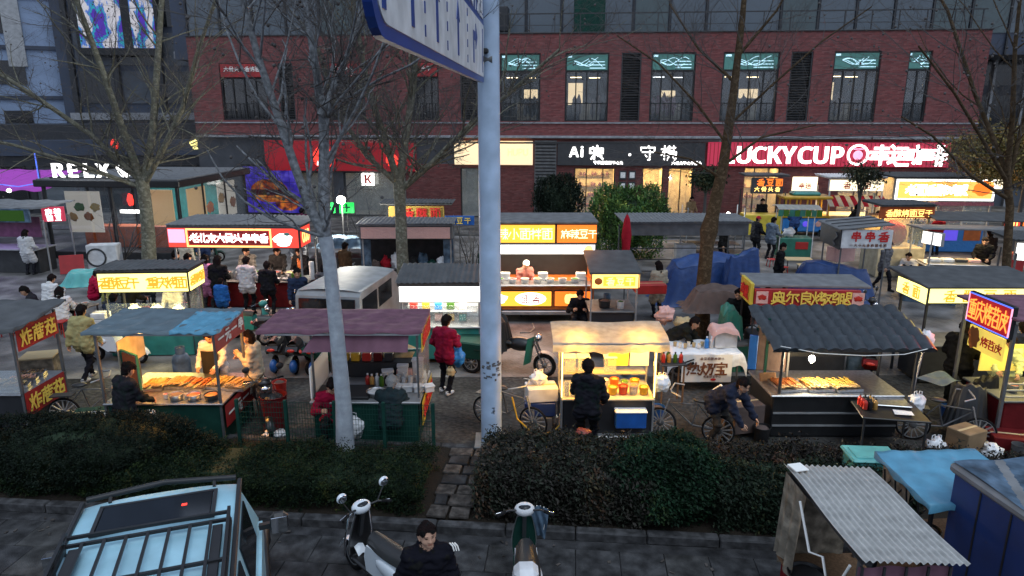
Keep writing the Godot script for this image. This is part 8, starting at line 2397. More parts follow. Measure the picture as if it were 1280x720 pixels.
	for k in 3:
		var pts := []
		for i in 13:
			var u := i / 12.0
			pts.append(V(lerpf(-26, 26, u), 5.6 + 0.35 * k - 1.6 * sin(u * PI) * (0.5 + 0.2 * k), lerpf(-27 - k, -24 + k * 1.5, u)))
		cb.tube(pts, 0.012, 4)
	single("overhead_cables", cb, M.black_plastic, "thin black cables hanging across the market between poles", "cables")

# ---------------------------------------------------------------- foreground
func foreground() -> void:
	road_sign()
	off_roader()
	front_scooters()
	tin_stall()

func road_sign() -> void:
	var p := thing("white_pole", "thick white painted steel pole standing in the hedge", "pole", V(-0.37, 0, -11.44))
	part("shaft", Geo.new().tube([V(0, 0.0, 0), V(0, 4.0, 0), V(0, 9.6, 0)], [0.185, 0.18, 0.168], 24), M.pole_paint, p)
	part("base_plate", Geo.new().box(V(0, 0.14, 0), V(0.6, 0.05, 0.6), Basis(), 0.01), M.grey_metal, p)
	rng.seed = 55
	var rag := Geo.new()
	for k in 26:   # torn paper left on the paint
		var a := rng.randf_range(0.6, 2.6)
		var y := rng.randf_range(1.38, 1.72)
		var b := Basis(V(-sin(a), 0, cos(a)), Vector3.UP, V(cos(a), 0, sin(a)))
		rag.box(V(cos(a) * 0.184, y, sin(a) * 0.184), V(rng.randf_range(0.02, 0.08), rng.randf_range(0.01, 0.05), 0.006), b)
	part("torn_paper", rag, M.stone_grey, p)
	var mark := Geo.new()
	for q in [[1.35, 0.86], [1.3, 0.8], [1.4, 0.77]]: mark.box(V(cos(q[0]) * 0.186, q[1], sin(q[0]) * 0.186), V(0.05, 0.014, 0.004), rot(90 - rad_to_deg(q[0])))
	mark.box(V(cos(1.28) * 0.186, 0.8, sin(1.28) * 0.186), V(0.012, 0.12, 0.004), rot(90 - 73))
	part("scrawl", mark, M.print_black, p)
	var s := thing("lane_sign", "large blue edged lane arrow road sign mounted on the white pole", "road sign", V(-0.65, 6.34, -7.76), 87)
	var board := PackedVector2Array()
	for q in [[-3.55 + 0.35, 0.35, 180, 270], [3.5 - 0.12, 0.12, 270, 360]]:
		for k in 7:
			var a := deg_to_rad(lerpf(q[2], q[3], k / 6.0))
			board.append(Vector2(q[0] + cos(a) * q[1], q[1] + sin(a) * q[1]))
	board.append(Vector2(3.5, 2.5)); board.append(Vector2(-3.55, 2.5))
	part("board", Geo.new().prism(board, 0.06), M.road_sign_blue, s)
	var white := PackedVector2Array()
	for q in [[-3.45 + 0.3, 0.39, 180, 270, 0.3], [3.42 - 0.08, 0.16, 270, 360, 0.08]]:
		for k in 7:
			var a := deg_to_rad(lerpf(q[2], q[3], k / 6.0))
			white.append(Vector2(q[0] + cos(a) * q[4], q[1] + sin(a) * q[4]))
	white.append(Vector2(3.42, 0.83)); white.append(Vector2(-3.45, 0.83))
	part("white_field", Geo.new().prism(white, 0.008, Transform3D(Basis(), V(0, 0, 0.034))), M.road_sign_white, s)
	var up := PackedVector2Array([Vector2(-0.05, -0.28), Vector2(0.05, -0.28), Vector2(0.05, 0.12), Vector2(0.14, 0.08), Vector2(0, 0.3), Vector2(-0.14, 0.08), Vector2(-0.05, 0.12)])
	for x in [-3.25, -2.32, -1.15, 0.33]:
		part("arrow", Geo.new().prism(up, 0.006, Transform3D(Basis(), V(x, 0.45, 0.042))), M.road_sign_blue, s)
	part("arrow", Geo.new().prism(PackedVector2Array([Vector2(-0.2, -0.25), Vector2(-0.1, -0.25), Vector2(-0.1, 0.05), Vector2(0.1, 0.05), Vector2(0.1, -0.06), Vector2(0.32, 0.11), Vector2(0.1, 0.27), Vector2(0.1, 0.16), Vector2(-0.2, 0.16)]), 0.006, Transform3D(Basis(), V(2.1, 0.45, 0.042))), M.road_sign_blue, s)
	for x in [-1.79, -0.51, 1.23]:
		for k in 4: part("lane_dash", Geo.new().box(V(x, 0.2 + k * 0.18, 0.042), V(0.035, 0.09, 0.006)), M.road_sign_blue, s)
	part("lane_line", Geo.new().box(V(3.2, 0.45, 0.042), V(0.04, 0.62, 0.006)), M.road_sign_blue, s)
	write(s, "北大心中京重", V(2.0, 1.1, 0.034), 0, 0.34, 0.44, M.road_sign_white, 0.13, 0.006)
	for y in [0.35, 1.6]:
		part("bracket", Geo.new().box(V(3.45, y, -0.02), V(0.5, 0.1, 0.12), Basis(), 0.01), M.grey_metal, s)
	part("clamp", Geo.new().tube([V(3.6, 0.35, -0.12), V(3.6, 0.35, 0.16)], 0.09, 12), M.grey_metal, s)
	part("bolt", Geo.new().box(V(3.45, 0.47, 0.06), V(0.1, 0.08, 0.1), Basis(), 0.02), M.black_metal, s)

func off_roader() -> void:
	var o := thing("off_roader", "white off road car with a black roof rack seen from above at the lower left", "car", V(-3.5, 0.04, -6.0), 199)
	# lower body as a closed profile, then the cabin narrowing to the roof
	var low := PackedVector2Array([Vector2(-2.1, 0.4), Vector2(1.05, 0.4), Vector2(1.12, 0.9), Vector2(1.1, 1.12), Vector2(-2.1, 1.18)])
	part("body", Geo.new().prism(low, 1.84, Transform3D(Basis(V(0, 0, 1), Vector3.UP, V(-1, 0, 0)), Vector3.ZERO)), M.suv_white, o)
	part("bonnet", Geo.new().box(V(0, 0.7, 1.45), V(1.5, 0.56, 0.85), Basis(), 0.12), M.suv_white, o)
	var cab := Geo.new()
	var fb := [V(-0.88, 1.15, 1.12), V(0.88, 1.15, 1.12), V(0.88, 1.15, -2.08), V(-0.88, 1.15, -2.08)]
	var tb := [V(-0.73, 1.9, 0.6), V(0.73, 1.9, 0.6), V(0.73, 1.9, -2.0), V(-0.73, 1.9, -2.0)]
	for k in 4:
		var q := (k + 1) % 4
		cab.face([fb[k], fb[q], tb[q], tb[k]], (fb[k] + fb[q]) * 0.5 - V(0, 1.1, -0.5))
	part("cabin", cab, M.suv_white, o)
	part("roof", Geo.new().grid(func(u, w): return V((u - 0.5) * 1.5, 1.93 + 0.05 * (1.0 - pow(absf(u - 0.5) * 2.0, 3.0)) - 0.05 * pow(absf(w - 0.5) * 2.0, 6.0), lerpf(0.66, -2.02, w)), 20, 20), M.suv_white, o)
	part("windscreen", Geo.new().box(V(0, 1.52, 0.9), V(1.42, 0.74, 0.03), Basis(Vector3.RIGHT, -0.6), 0.01), M.car_glass, o)
	part("sunroof", Geo.new().box(V(0, 1.985, 0.17), V(1.02, 0.02, 0.46), Basis(), 0.01), M.car_glass, o)
	part("sunroof_frame", frame_geo(1.1, 0.54, 0.035, 0.02), M.black_plastic, o, V(0, 1.983, 0.17)).rotation_degrees.x = -90
	part("sunroof_glow", Geo.new().box(V(-0.25, 1.997, 0.2), V(0.05, 0.004, 0.04)), M.led_red, o)  # red reflection in the glass, painted as a small glowing chip
	for s in [-1, 1]:
		for k in 2: part("side_window", Geo.new().box(V(s * 0.82, 1.5, 0.1 - 1.1 * k), V(0.02, 0.48, 0.9), Basis(Vector3.BACK, s * 0.2), 0.006), M.car_glass, o)
		var mr := part("mirror", Geo.new().box(V(s * 1.12, 1.3, 0.72), V(0.2, 0.24, 0.14), Basis(), 0.05), M.black_plastic, o)
		part("mirror_glass", Geo.new().box(V(s * 1.12, 1.3, 0.645), V(0.17, 0.19, 0.01)), M.mirror, mr)
		part("mirror_arm", Geo.new().bar(V(s * 0.9, 1.25, 0.76), V(s * 1.05, 1.27, 0.74), 0.06), M.black_plastic, mr)
		for k in 2:
			wheel(o, "wheel", V(s * 0.8, 0.36, 1.25 - 2.65 * k), 0.37, 0.24, 6)
			part("arch", Geo.new().tube([V(s * 0.9, 0.45, 1.7 - 2.65 * k), V(s * 0.9, 0.78, 1.5 - 2.65 * k), V(s * 0.9, 0.84, 1.25 - 2.65 * k), V(s * 0.9, 0.78, 1.0 - 2.65 * k), V(s * 0.9, 0.45, 0.8 - 2.65 * k)], 0.07, 8), M.black_plastic, o)
		part("gutter", Geo.new().box(V(s * 0.755, 1.94, -0.68), V(0.05, 0.05, 2.66), Basis(), 0.01), M.black_plastic, o)
		part("step", Geo.new().box(V(s * 0.98, 0.42, -0.1), V(0.16, 0.06, 1.7), Basis(), 0.02), M.black_plastic, o)
		part("headlight", Geo.new().ell(V(s * 0.55, 0.78, 1.86), V(0.13, 0.13, 0.06), 14, 8), M.chrome, o)
	part("bumper", Geo.new().box(V(0, 0.5, 1.92), V(1.6, 0.22, 0.2), Basis(), 0.06), M.black_plastic, o)
	part("spare_wheel", Geo.new().lathe([Vector2(0, 0.1), Vector2(0.34, 0.1), Vector2(0.37, 0), Vector2(0.34, -0.1)], V(0, 0.95, -2.2), 20, Basis(Vector3.RIGHT, -PI / 2)), M.black_plastic, o)
	var rack := part("roof_rack", Geo.new().bar(V(-0.7, 2.03, -0.3), V(-0.7, 2.03, -2.0), 0.05).bar(V(0.7, 2.03, -0.3), V(0.7, 2.03, -2.0), 0.05), M.black_metal, o)
	for s in [-1, 1]:
		part("side_rail", Geo.new().bar(V(s * 0.7, 2.1, -0.18), V(s * 0.7, 2.1, -2.0), 0.03), M.black_metal, rack)
		for k in 6: part("rail_post", Geo.new().bar(V(s * 0.7, 1.95, -0.3 - k * 0.33), V(s * 0.7, 2.1, -0.3 - k * 0.33), 0.03), M.black_metal, rack)
		part("side_box", Geo.new().box(V(s * 0.6, 2.02, -1.15), V(0.09, 0.03, 1.6), Basis(), 0.005), M.black_plastic, rack)
	for z in [-0.16, -0.3, -0.95, -1.55, -2.0]: part("cross_bar", Geo.new().bar(V(-0.7, 2.04, z), V(0.7, 2.04, z), 0.03), M.black_metal, rack)
	for k in 7: part("slat", Geo.new().bar(V(-0.54 + k * 0.18, 2.055, -0.3), V(-0.54 + k * 0.18, 2.055, -2.0), 0.027, 0.02), M.black_metal, rack)
	part("wind_deflector", Geo.new().tube([V(-0.72, 1.97, 0.66), V(0, 2.0, 0.74), V(0.72, 1.97, 0.66)], 0.03, 10), M.black_metal, o)
	for s in [-0.5, 0.5]: part("deflector_foot", Geo.new().bar(V(s, 1.93, 0.6), V(s, 1.98, 0.7), 0.03), M.black_metal, o)

func front_scooters() -> void:
	var a := scooter("electric_scooter", "white and black electric scooter with a round mirror behind the man at the bottom", V(-1.65, 0.04, -7.52), 223.6, M.scooter_white, M.scooter_black, "", {"white_mirror": true})
	part("shield_trim", Geo.new().tube([V(-0.19, 0.34, 0.52), V(-0.2, 0.6, 0.47), V(-0.15, 0.92, 0.43), V(0, 0.98, 0.47), V(0.15, 0.92, 0.43), V(0.2, 0.6, 0.47), V(0.19, 0.34, 0.52)], 0.014, 6), M.chrome, a)
	var b := scooter("electric_scooter", "pale green electric scooter with a checked wind apron and cream top box at the bottom", V(0.17, 0.04, -7.36), 182, M.white_plastic, M.dark_green, "", {"mirrors": false, "box": M.white_plastic})
	var ap := part("wind_apron", Geo.new().grid(func(u, q): return V(-0.17 + (u - 0.5) * (0.3 - 0.1 * q) , 0.96 - q * 0.42, 0.45 + 0.1 * sin(u * PI) + 0.015 * sin(u * 19.0 + q * 9.0)), 18, 10), M.blue_grey_sheet, b)
	for k in 7: part("check_stripe", Geo.new().tube([V(-0.3 + k * 0.043, 0.95, 0.475 + 0.1 * sin((0.08 + k * 0.14) * PI)), V(-0.25 + k * 0.028, 0.6, 0.475 + 0.1 * sin((0.08 + k * 0.14) * PI))], 0.008, 5), M.print_white, ap)
	part("foot_mat", Geo.new().box(V(0, 0.345, 0.15), V(0.22, 0.02, 0.4), Basis(), 0.006), M.teal_paint, b)

func tin_stall() -> void:
	var s := thing("tin_roof_stall", "street stall under a pale corrugated tin roof at the lower right", "stall", V(3.53, 0.04, -6.2), 1)
	posts(s, -0.38, 0.4, -0.72, 0.72, 1.93, M.grey_metal, 0.04)
	var g := Geo.new()
	g.grid(func(u, w): return V(lerpf(-0.47, 0.5, u), 2.03 + 0.013 * cos(u * TAU * 15.0) - 0.05 * u + 0.012 * sin(w * 7.0), lerpf(-0.84, 0.9, w)), 180, 10)
	part("roof", g, M.tin, s)
	part("roof_patch", Geo.new().box(V(-0.36, 2.06, -0.72), V(0.16, 0.012, 0.16), rot(12)), M.print_white, s)
	part("roof_frame", Geo.new().bar(V(-0.4, 1.95, -0.75), V(-0.4, 1.95, 0.8), 0.035).bar(V(0.42, 1.93, -0.75), V(0.42, 1.93, 0.8), 0.035), M.dark_metal, s)
	part("side_curtain", Geo.new().grid(func(u, w): return V(-0.45 - 0.05 * w + 0.03 * sin(u * 17.0) * w, lerpf(1.96, 0.95, w) + 0.06 * sin(u * 5.0) * w, lerpf(-0.8, -0.28, u)), 16, 12), M.tan_sheet, s)
	part("front_curtain", Geo.new().grid(func(u, w): return V(lerpf(-0.45, 0.3, u), lerpf(1.96, 0.8, w) + 0.05 * sin(u * 7.0) * w, -0.8 + 0.03 * sin(u * 15.0) * w), 16, 12), M.tan_sheet, s)
	part("rope", Geo.new().tube([V(-0.5, 1.9, -0.3), V(-0.49, 1.5, 0.0), V(-0.48, 1.62, 0.25), V(-0.47, 1.3, 0.45), V(-0.46, 1.85, 0.7)], 0.014, 5), M.print_white, s)
	part("cart", Geo.new().box(V(0, 0.45, 0), V(0.85, 0.85, 1.5), Basis(), 0.02), M.dark_red, s)
	part("counter_top", Geo.new().box(V(0, 0.9, 0), V(0.92, 0.04, 1.6), Basis(), 0.01), M.wood, s)
	part("end_cloth", Geo.new().grid(func(u, w): return V(lerpf(-0.42, 0.44, u), lerpf(1.88, 0.9, w), 0.76 + 0.015 * sin(u * 14.0)), 14, 8), M.maroon_cloth, s)
	for k in 5: part("end_rail", Geo.new().bar(V(-0.4 + 0.2 * k, 0.9, 0.8), V(-0.4 + 0.2 * k, 1.9, 0.8), 0.02), M.dark_metal, s)
	tub("wok", "black wok on the counter of the tin roofed stall", "wok", V(3.2, 0.96, -6.5), 0.2, 0.1, M.black_metal, M.black_plastic)
	carton("red_box", "red box at the end of the tin roofed stall's counter", "box", V(3.25, 0.96, -5.9), V(0.3, 0.25, 0.35), M.dark_red, 4)
	carton("foam_block", "small white foam block low beside the tin roofed stall", "box", V(2.95, 0.04, -6.1), V(0.2, 0.2, 0.4), M.white_plastic, 6)
	var b := thing("blue_tarp_stall", "low stall under a bright blue tarpaulin roof behind the tin roof", "stall", V(5.2, 0.04, -7.4), 3)
	posts(b, -0.5, 0.5, -0.4, 0.45, 1.6, M.black_metal, 0.04)
	sheet(b, "roof", -0.65, 0.65, -0.5, 0.6, 1.76, 1.66, M.sky_tarp, 0.015, 0.08, 0.4)
	part("counter", Geo.new().box(V(0, 0.45, 0), V(1.0, 0.85, 0.75), Basis(), 0.02), M.wood, b)
	part("hanging_sack", Geo.new().ell(V(-0.1, 1.35, 0.5), V(0.16, 0.2, 0.1), 12, 10, 0.15, 2), M.tan_sheet, b)
	part("side_sheet", Geo.new().grid(func(u, w): return V(-0.55, lerpf(1.62, 0.7, w), lerpf(-0.45, 0.1, u) + 0.02 * sin(w * 9.0)), 8, 8), M.tan_sheet, b)
	for k in 4: part("tie", Geo.new().tube([V(-0.62, 1.62, -0.3 + k * 0.22), V(-0.6, 1.4, -0.28 + k * 0.22), V(-0.54, 1.5, -0.26 + k * 0.22)], 0.012, 5), M.black_plastic, b)
	tub("dark_pot", "dark round pot under the blue tarpaulin roof", "pot", V(4.95, 0.94, -7.3), 0.16, 0.14, M.black_metal, M.brown_cloth)
	var n := thing("blue_booth", "big dark blue panelled booth with a grey lid at the lower right corner", "booth", V(5.55, 0.04, -6.15), 6)
	part("wall", Geo.new().box(V(0, 1.02, 0), V(1.2, 2.0, 1.6), Basis(), 0.015), M.navy_panel, n)
	part("lid", Geo.new().box(V(0, 2.07, 0), V(1.3, 0.12, 1.7), Basis(), 0.04), M.grey_roof_pale, n)
	part("lid_sheet", Geo.new().grid(func(u, w): return V(lerpf(-0.62, 0.64, u), 2.14 + 0.012 * sin(u * 11.0 + w * 7.0), lerpf(-0.82, 0.83, w)), 20, 20), M.blue_grey_sheet, n)
	for k in 3: part("panel_seam", Geo.new().box(V(-0.604, 1.02, -0.4 + k * 0.4), V(0.008, 1.95, 0.02)), M.black_plastic, n)
	var t := thing("turquoise_box", "turquoise plastic storage box with a lid sitting in the hedge", "storage box", V(5.45, 0.12, -9.55), -4)
	part("box", Geo.new().box(V(0, 0.36, 0), V(0.66, 0.72, 0.44), Basis(), 0.04), M.turquoise, t)
	part("lid", Geo.new().box(V(0, 0.74, 0), V(0.74, 0.06, 0.52), Basis(), 0.025), M.turquoise, t)
	part("lid_panel", Geo.new().box(V(0, 0.775, 0), V(0.58, 0.015, 0.36), Basis(), 0.006), M.turquoise, t)

# ---------------------------------------------------------------- the crowd
func crowd() -> void:
	var stand := {}
	var work := {"lean": 12.0, "lh": V(0.16, 1.0, 0.42), "rh": V(-0.2, 1.02, 0.4), "hp": 22.0}
	var walk := {"lf": V(0.1, 0.08, 0.26), "rf": V(-0.1, 0.13, -0.28), "lean": 6.0, "lh": V(0.27, 0.84, -0.12), "rh": V(-0.26, 0.88, 0.22)}
	var carry := {"lf": V(0.12, 0.08, 0.06), "rf": V(-0.11, 0.08, -0.06), "lh": V(0.3, 0.98, 0.24), "rh": V(-0.16, 1.22, 0.3), "hp": 18.0, "coat": 0.1}
	var sit := {"hip": V(0, 0.5, 0), "lf": V(0.14, 0.075, 0.42), "rf": V(-0.14, 0.075, 0.38), "lean": 14.0, "lh": V(0.18, 0.78, 0.42), "rh": V(-0.18, 0.78, 0.4), "hp": 24.0, "coat": 0.08}
	var stoop := {"hip": V(0, 0.9, -0.12), "lean": 58.0, "lh": V(0.2, 0.62, 0.62), "rh": V(-0.18, 0.58, 0.6), "hp": 0.0, "lf": V(0.13, 0.075, 0.05), "rf": V(-0.13, 0.075, -0.1)}
	var crouch := {"hip": V(0, 0.3, -0.12), "lean": 38.0, "lf": V(0.14, 0.075, 0.12), "rf": V(-0.14, 0.075, 0.16), "lh": V(0.14, 0.5, 0.5), "rh": V(-0.14, 0.5, 0.48), "hp": 0.0}
	var coat := {"coat": 0.34, "b": 0.034, "style": "long", "lh": V(0.2, 1.02, 0.3), "rh": V(-0.2, 1.02, 0.3), "hp": 12.0}
	var puffy := {"b": 0.036, "coat": 0.14, "hood": true, "lh": V(0.2, 1.0, 0.34), "rh": V(-0.22, 1.0, 0.34), "hp": 14.0}
	# near the front stalls
	person("man in a black hooded jacket, back turned, before the glowing drinks cart", V(1.3, 0, -11.1), 168, {"b": 0.036, "coat": 0.1, "hood": true, "lean": 8.0, "lh": V(0.2, 1.02, 0.42), "rh": V(-0.26, 0.95, 0.3), "hp": 20.0, "hy": 14.0, "cell": 0.019}, {"coat": Color(0.012, 0.013, 0.016), "legs": Color(0.012, 0.012, 0.013)}, 1.02)
	var rj := person("man in a dark red jacket carrying a blue bag, seen from behind", V(-1.44, 0, -13.94), 155, carry, {"coat": Color(0.2, 0.012, 0.035), "legs": Color(0.014, 0.014, 0.017), "shoe": Color(0.6, 0.6, 0.62), "sole": Color(0.7, 0.7, 0.7)})
	bag("shiny blue bag held by the man in the dark red jacket", V(-1.16, 0.62, -14.0), V(0.19, 0.25, 0.15), M.blue_bag)
	bag("small tan paper bag below the shiny blue bag", V(-1.3, 0.48, -13.75), V(0.11, 0.11, 0.08), M.tan_bag)
	person("person in an olive yellow jacket walking away at the left", V(-9.6, 0, -14.7), 175, walk.merged({"b": 0.03}), {"coat": Color(0.3, 0.27, 0.13), "legs": Color(0.015, 0.015, 0.017), "shoe": Color(0.5, 0.5, 0.5)})
	person("woman in dark clothes standing at the front of the skewer stall", V(-6.75, 0, -11.15), 150, {"style": "bun", "lean": 10.0, "lh": V(0.26, 0.98, 0.42), "rh": V(-0.2, 0.98, 0.4), "hp": 22.0, "b": 0.036}, {"coat": Color(0.016, 0.017, 0.02), "legs": Color(0.015, 0.015, 0.016)}, 0.98)
	person("woman in a beige hooded jacket eating beside the skewer stall", V(-5.1, 0, -12.95), -75, {"style": "long", "hood": true, "b": 0.036, "lh": V(0.1, 1.3, 0.26), "rh": V(-0.16, 1.18, 0.28), "lf": V(0.1, 0.08, 0.22), "rf": V(-0.1, 0.1, -0.16), "coat": 0.18}, {"coat": Color(0.36, 0.32, 0.25), "legs": Color(0.06, 0.035, 0.025), "shoe": Color(0.5, 0.48, 0.44), "hair": Color(0.02, 0.012, 0.01)})
	person("vendor in a white smock and black apron behind the skewer stall", V(-6.0, 0, -13.25), 0, work.merged({"b": 0.026}), {"coat": Color(0.55, 0.55, 0.56), "legs": Color(0.02, 0.02, 0.022)})
	single("apron", Geo.new().grid(func(u, w): return V((u - 0.5) * 0.34, 1.32 - 0.72 * w, 0.2 + 0.03 * cos((u - 0.5) * 3.0) + 0.04 * (1.0 - w)), 10, 10), M.print_black, "black apron worn by the vendor behind the skewer stall", "apron", V(-6.0, 0, -13.2))
	person("person in a maroon jacket sitting behind the fence by the pale tree", V(-3.3, 0, -11.75), 15, sit.merged({"style": "bun", "hy": 25.0}), {"coat": Color(0.2, 0.01, 0.03), "legs": Color(0.02, 0.02, 0.022)})
	person("grey haired man in a dark jacket sitting in front of the maroon stall", V(-2.2, 0, -11.55), 178, sit.merged({"b": 0.036}), {"coat": Color(0.02, 0.03, 0.034), "legs": Color(0.02, 0.02, 0.02), "hair": Color(0.2, 0.2, 0.2)})
	person("man in a black sweater sitting before the orange truck", V(1.85, 0, -18.2), -4, sit.merged({"hip": V(0, 0.62, 0), "lh": V(0.16, 0.92, 0.3), "rh": V(-0.16, 0.92, 0.28)}), {"coat": Color(0.014, 0.014, 0.016)})
	person("person in dark clothes stooping over behind the hot milk table", V(3.75, 0, -15.1), 60, stoop.merged({"b": 0.036}), {"coat": Color(0.018, 0.018, 0.016), "legs": Color(0.03, 0.035, 0.035)})
	person("standing person in black left of the chicken stall", V(5.55, 0, -16.3), -30, stand, {"coat": Color(0.012, 0.012, 0.012), "legs": Color(0.012, 0.012, 0.012)})
	person("man in a dark blue jacket bending over his bicycle", V(3.75, 0, -11.55), 40, stoop.merged({"lean": 52.0, "b": 0.036, "lh": V(0.2, 0.7, 0.6)}), {"coat": Color(0.02, 0.024, 0.04), "legs": Color(0.045, 0.04, 0.035)})
	single("shoulder_strap", Geo.new().tube([V(0, 1.12, 0.28), V(0.05, 1.2, 0.12), V(0.1, 1.0, -0.1), V(0.1, 0.85, -0.15)], 0.018, 6), M.print_white, "white strap over the back of the man bending over his bicycle", "strap", V(3.6, 0, -11.55), 40)
	person("large man in black seen from behind by the potato stall", V(9.05, 0, -13.2), 140, puffy.merged({"lh": V(0.2, 1.1, 0.42), "rh": V(-0.1, 1.1, 0.4)}), {"coat": Color(0.012, 0.012, 0.012), "legs": Color(0.012, 0.012, 0.012)}, 1.06)
	person("vendor in a pale green vest behind the potato stall's rails", V(9.75, 0, -12.95), -20, work, {"coat": Color(0.4, 0.45, 0.25), "legs": Color(0.02, 0.02, 0.02)})
	# customers of the red hot pot stall
	person("woman in a long pink coat among the customers of the red stall", V(-9.25, 0, -20.3), 175, coat, {"coat": Color(0.34, 0.13, 0.24)})
	person("customer in a black coat right of the pink coat", V(-8.8, 0, -20.15), 180, coat.merged({"style": "short"}), {"coat": Color(0.012, 0.012, 0.013)})
	person("man in a pale grey jacket before the red stall", V(-7.9, 0, -20.0), 178, puffy, {"coat": Color(0.42, 0.41, 0.42), "legs": Color(0.012, 0.012, 0.014)})
	person("customer in a black jacket at the right end of the red stall", V(-7.25, 0, -19.9), 182, puffy.merged({"b": 0.03}), {"coat": Color(0.014, 0.014, 0.016), "legs": Color(0.016, 0.016, 0.018)}, 0.93)
	person("child in a blue jacket behind the pale grey jacket", V(-8.4, 0, -19.3), 176, {"b": 0.04, "coat": 0.2, "style": "short"}, {"coat": Color(0.02, 0.09, 0.3), "legs": Color(0.015, 0.018, 0.03)}, 0.72)
	person("dark customer at the left end of the red stall", V(-9.9, 0, -20.5), 150, puffy, {"coat": Color(0.016, 0.016, 0.018)})
	person("customer in black far left under the red sign", V(-10.5, 0, -21.0), 120, stand, {"coat": Color(0.012, 0.012, 0.014)})
	person("vendor with a pale apron behind the red stall", V(-8.5, 0, -21.9), 0, work, {"coat": Color(0.13, 0.13, 0.12)})
	person("vendor in black behind the middle of the red stall", V(-7.55, 0, -21.9), 10, work.merged({"style": "long"}), {"coat": Color(0.03, 0.03, 0.03)})
	person("vendor with an orange scarf at the right of the red stall", V(-6.75, 0, -21.8), -10, work.merged({"style": "tail"}), {"coat": Color(0.02, 0.02, 0.022)})
	single("scarf", Geo.new().tube([V(-0.08, 1.42, 0.1), V(-0.04, 1.3, 0.2), V(0.0, 1.1, 0.23)], 0.035, 8).tube([V(0.08, 1.42, 0.1), V(0.04, 1.3, 0.2), V(0.05, 1.05, 0.23)], 0.035, 8), M.orange_panel, "orange scarf worn by the right hand vendor of the red stall", "scarf", V(-6.75, 0, -21.78), -10)
	person("vendor in a pale cap inside the orange truck's hatch", V(0.35, 0.0, -19.95), 20, work.merged({"style": "cap"}), {"coat": Color(0.3, 0.12, 0.1), "trim": Color(0.5, 0.48, 0.46)})
	person("vendor in dark clothes behind the white sign cart", V(-1.6, 0, -17.1), 0, work, {"coat": Color(0.05, 0.04, 0.04)})
	# diners at the left
	person("diner in a white jacket seated with his back turned at the left", V(-13.6, 0, -19.6), 170, sit, {"coat": Color(0.5, 0.5, 0.5)})
	person("diner in white bent over the dark table", V(-12.3, 0, -18.1), -160, sit.merged({"lean": 32.0, "style": "long"}), {"coat": Color(0.48, 0.47, 0.47)})
	person("dark haired diner in black at the white table", V(-13.2, 0, -18.5), -60, sit.merged({"lean": 24.0}), {"coat": Color(0.02, 0.02, 0.025)})
	person("diner in an olive padded jacket seen from behind", V(-12.0, 0, -19.9), 165, sit.merged({"b": 0.04}), {"coat": Color(0.2, 0.19, 0.06)})
	person("diner in a red jacket left of the olive jacket", V(-12.8, 0, -20.4), 120, sit.merged({"lean": 28.0}), {"coat": Color(0.3, 0.012, 0.04)})
	person("diner in black behind the olive jacket", V(-11.4, 0, -20.5), 60, sit, {"coat": Color(0.03, 0.03, 0.035)})
	person("squatting diner in dark clothes near the yellow cart", V(-11.1, 0, -18.4), 190, crouch, {"coat": Color(0.02, 0.025, 0.04)})
	# further back on the right
	person("person in a grey blue jacket at the green snack cart", V(10.6, 0, -28.0), 120, puffy, {"coat": Color(0.12, 0.15, 0.19), "legs": Color(0.018, 0.018, 0.02)})
	person("person in black with a red hat left of the grey blue jacket", V(10.1, 0, -28.4), 110, puffy.merged({"style": "cap"}), {"coat": Color(0.02, 0.02, 0.022), "trim": Color(0.3, 0.02, 0.03)})
	person("person in a white jacket crouching beside the cream stall", V(14.5, 0, -24.6), -50, crouch.merged({"b": 0.036}), {"coat": Color(0.5, 0.5, 0.52)})
	person("vendor in black under the grey roofs at the back right", V(16.4, 0, -23.6), -40, puffy.merged({"lean": 14.0}), {"coat": Color(0.012, 0.012, 0.013)})
	person("dark figure behind the vendor under the grey roofs", V(17.4, 0, -24.8), 180, stand, {"coat": Color(0.02, 0.015, 0.015)})
	person("dark vendor inside the black sign stall", V(12.4, 0, -34.3), 0, stand, {"coat": Color(0.015, 0.015, 0.016)})
	person("passer by in black before the striped kiosk", V(15.9, 0, -32.0), 90, walk, {"coat": Color(0.014, 0.014, 0.016)})
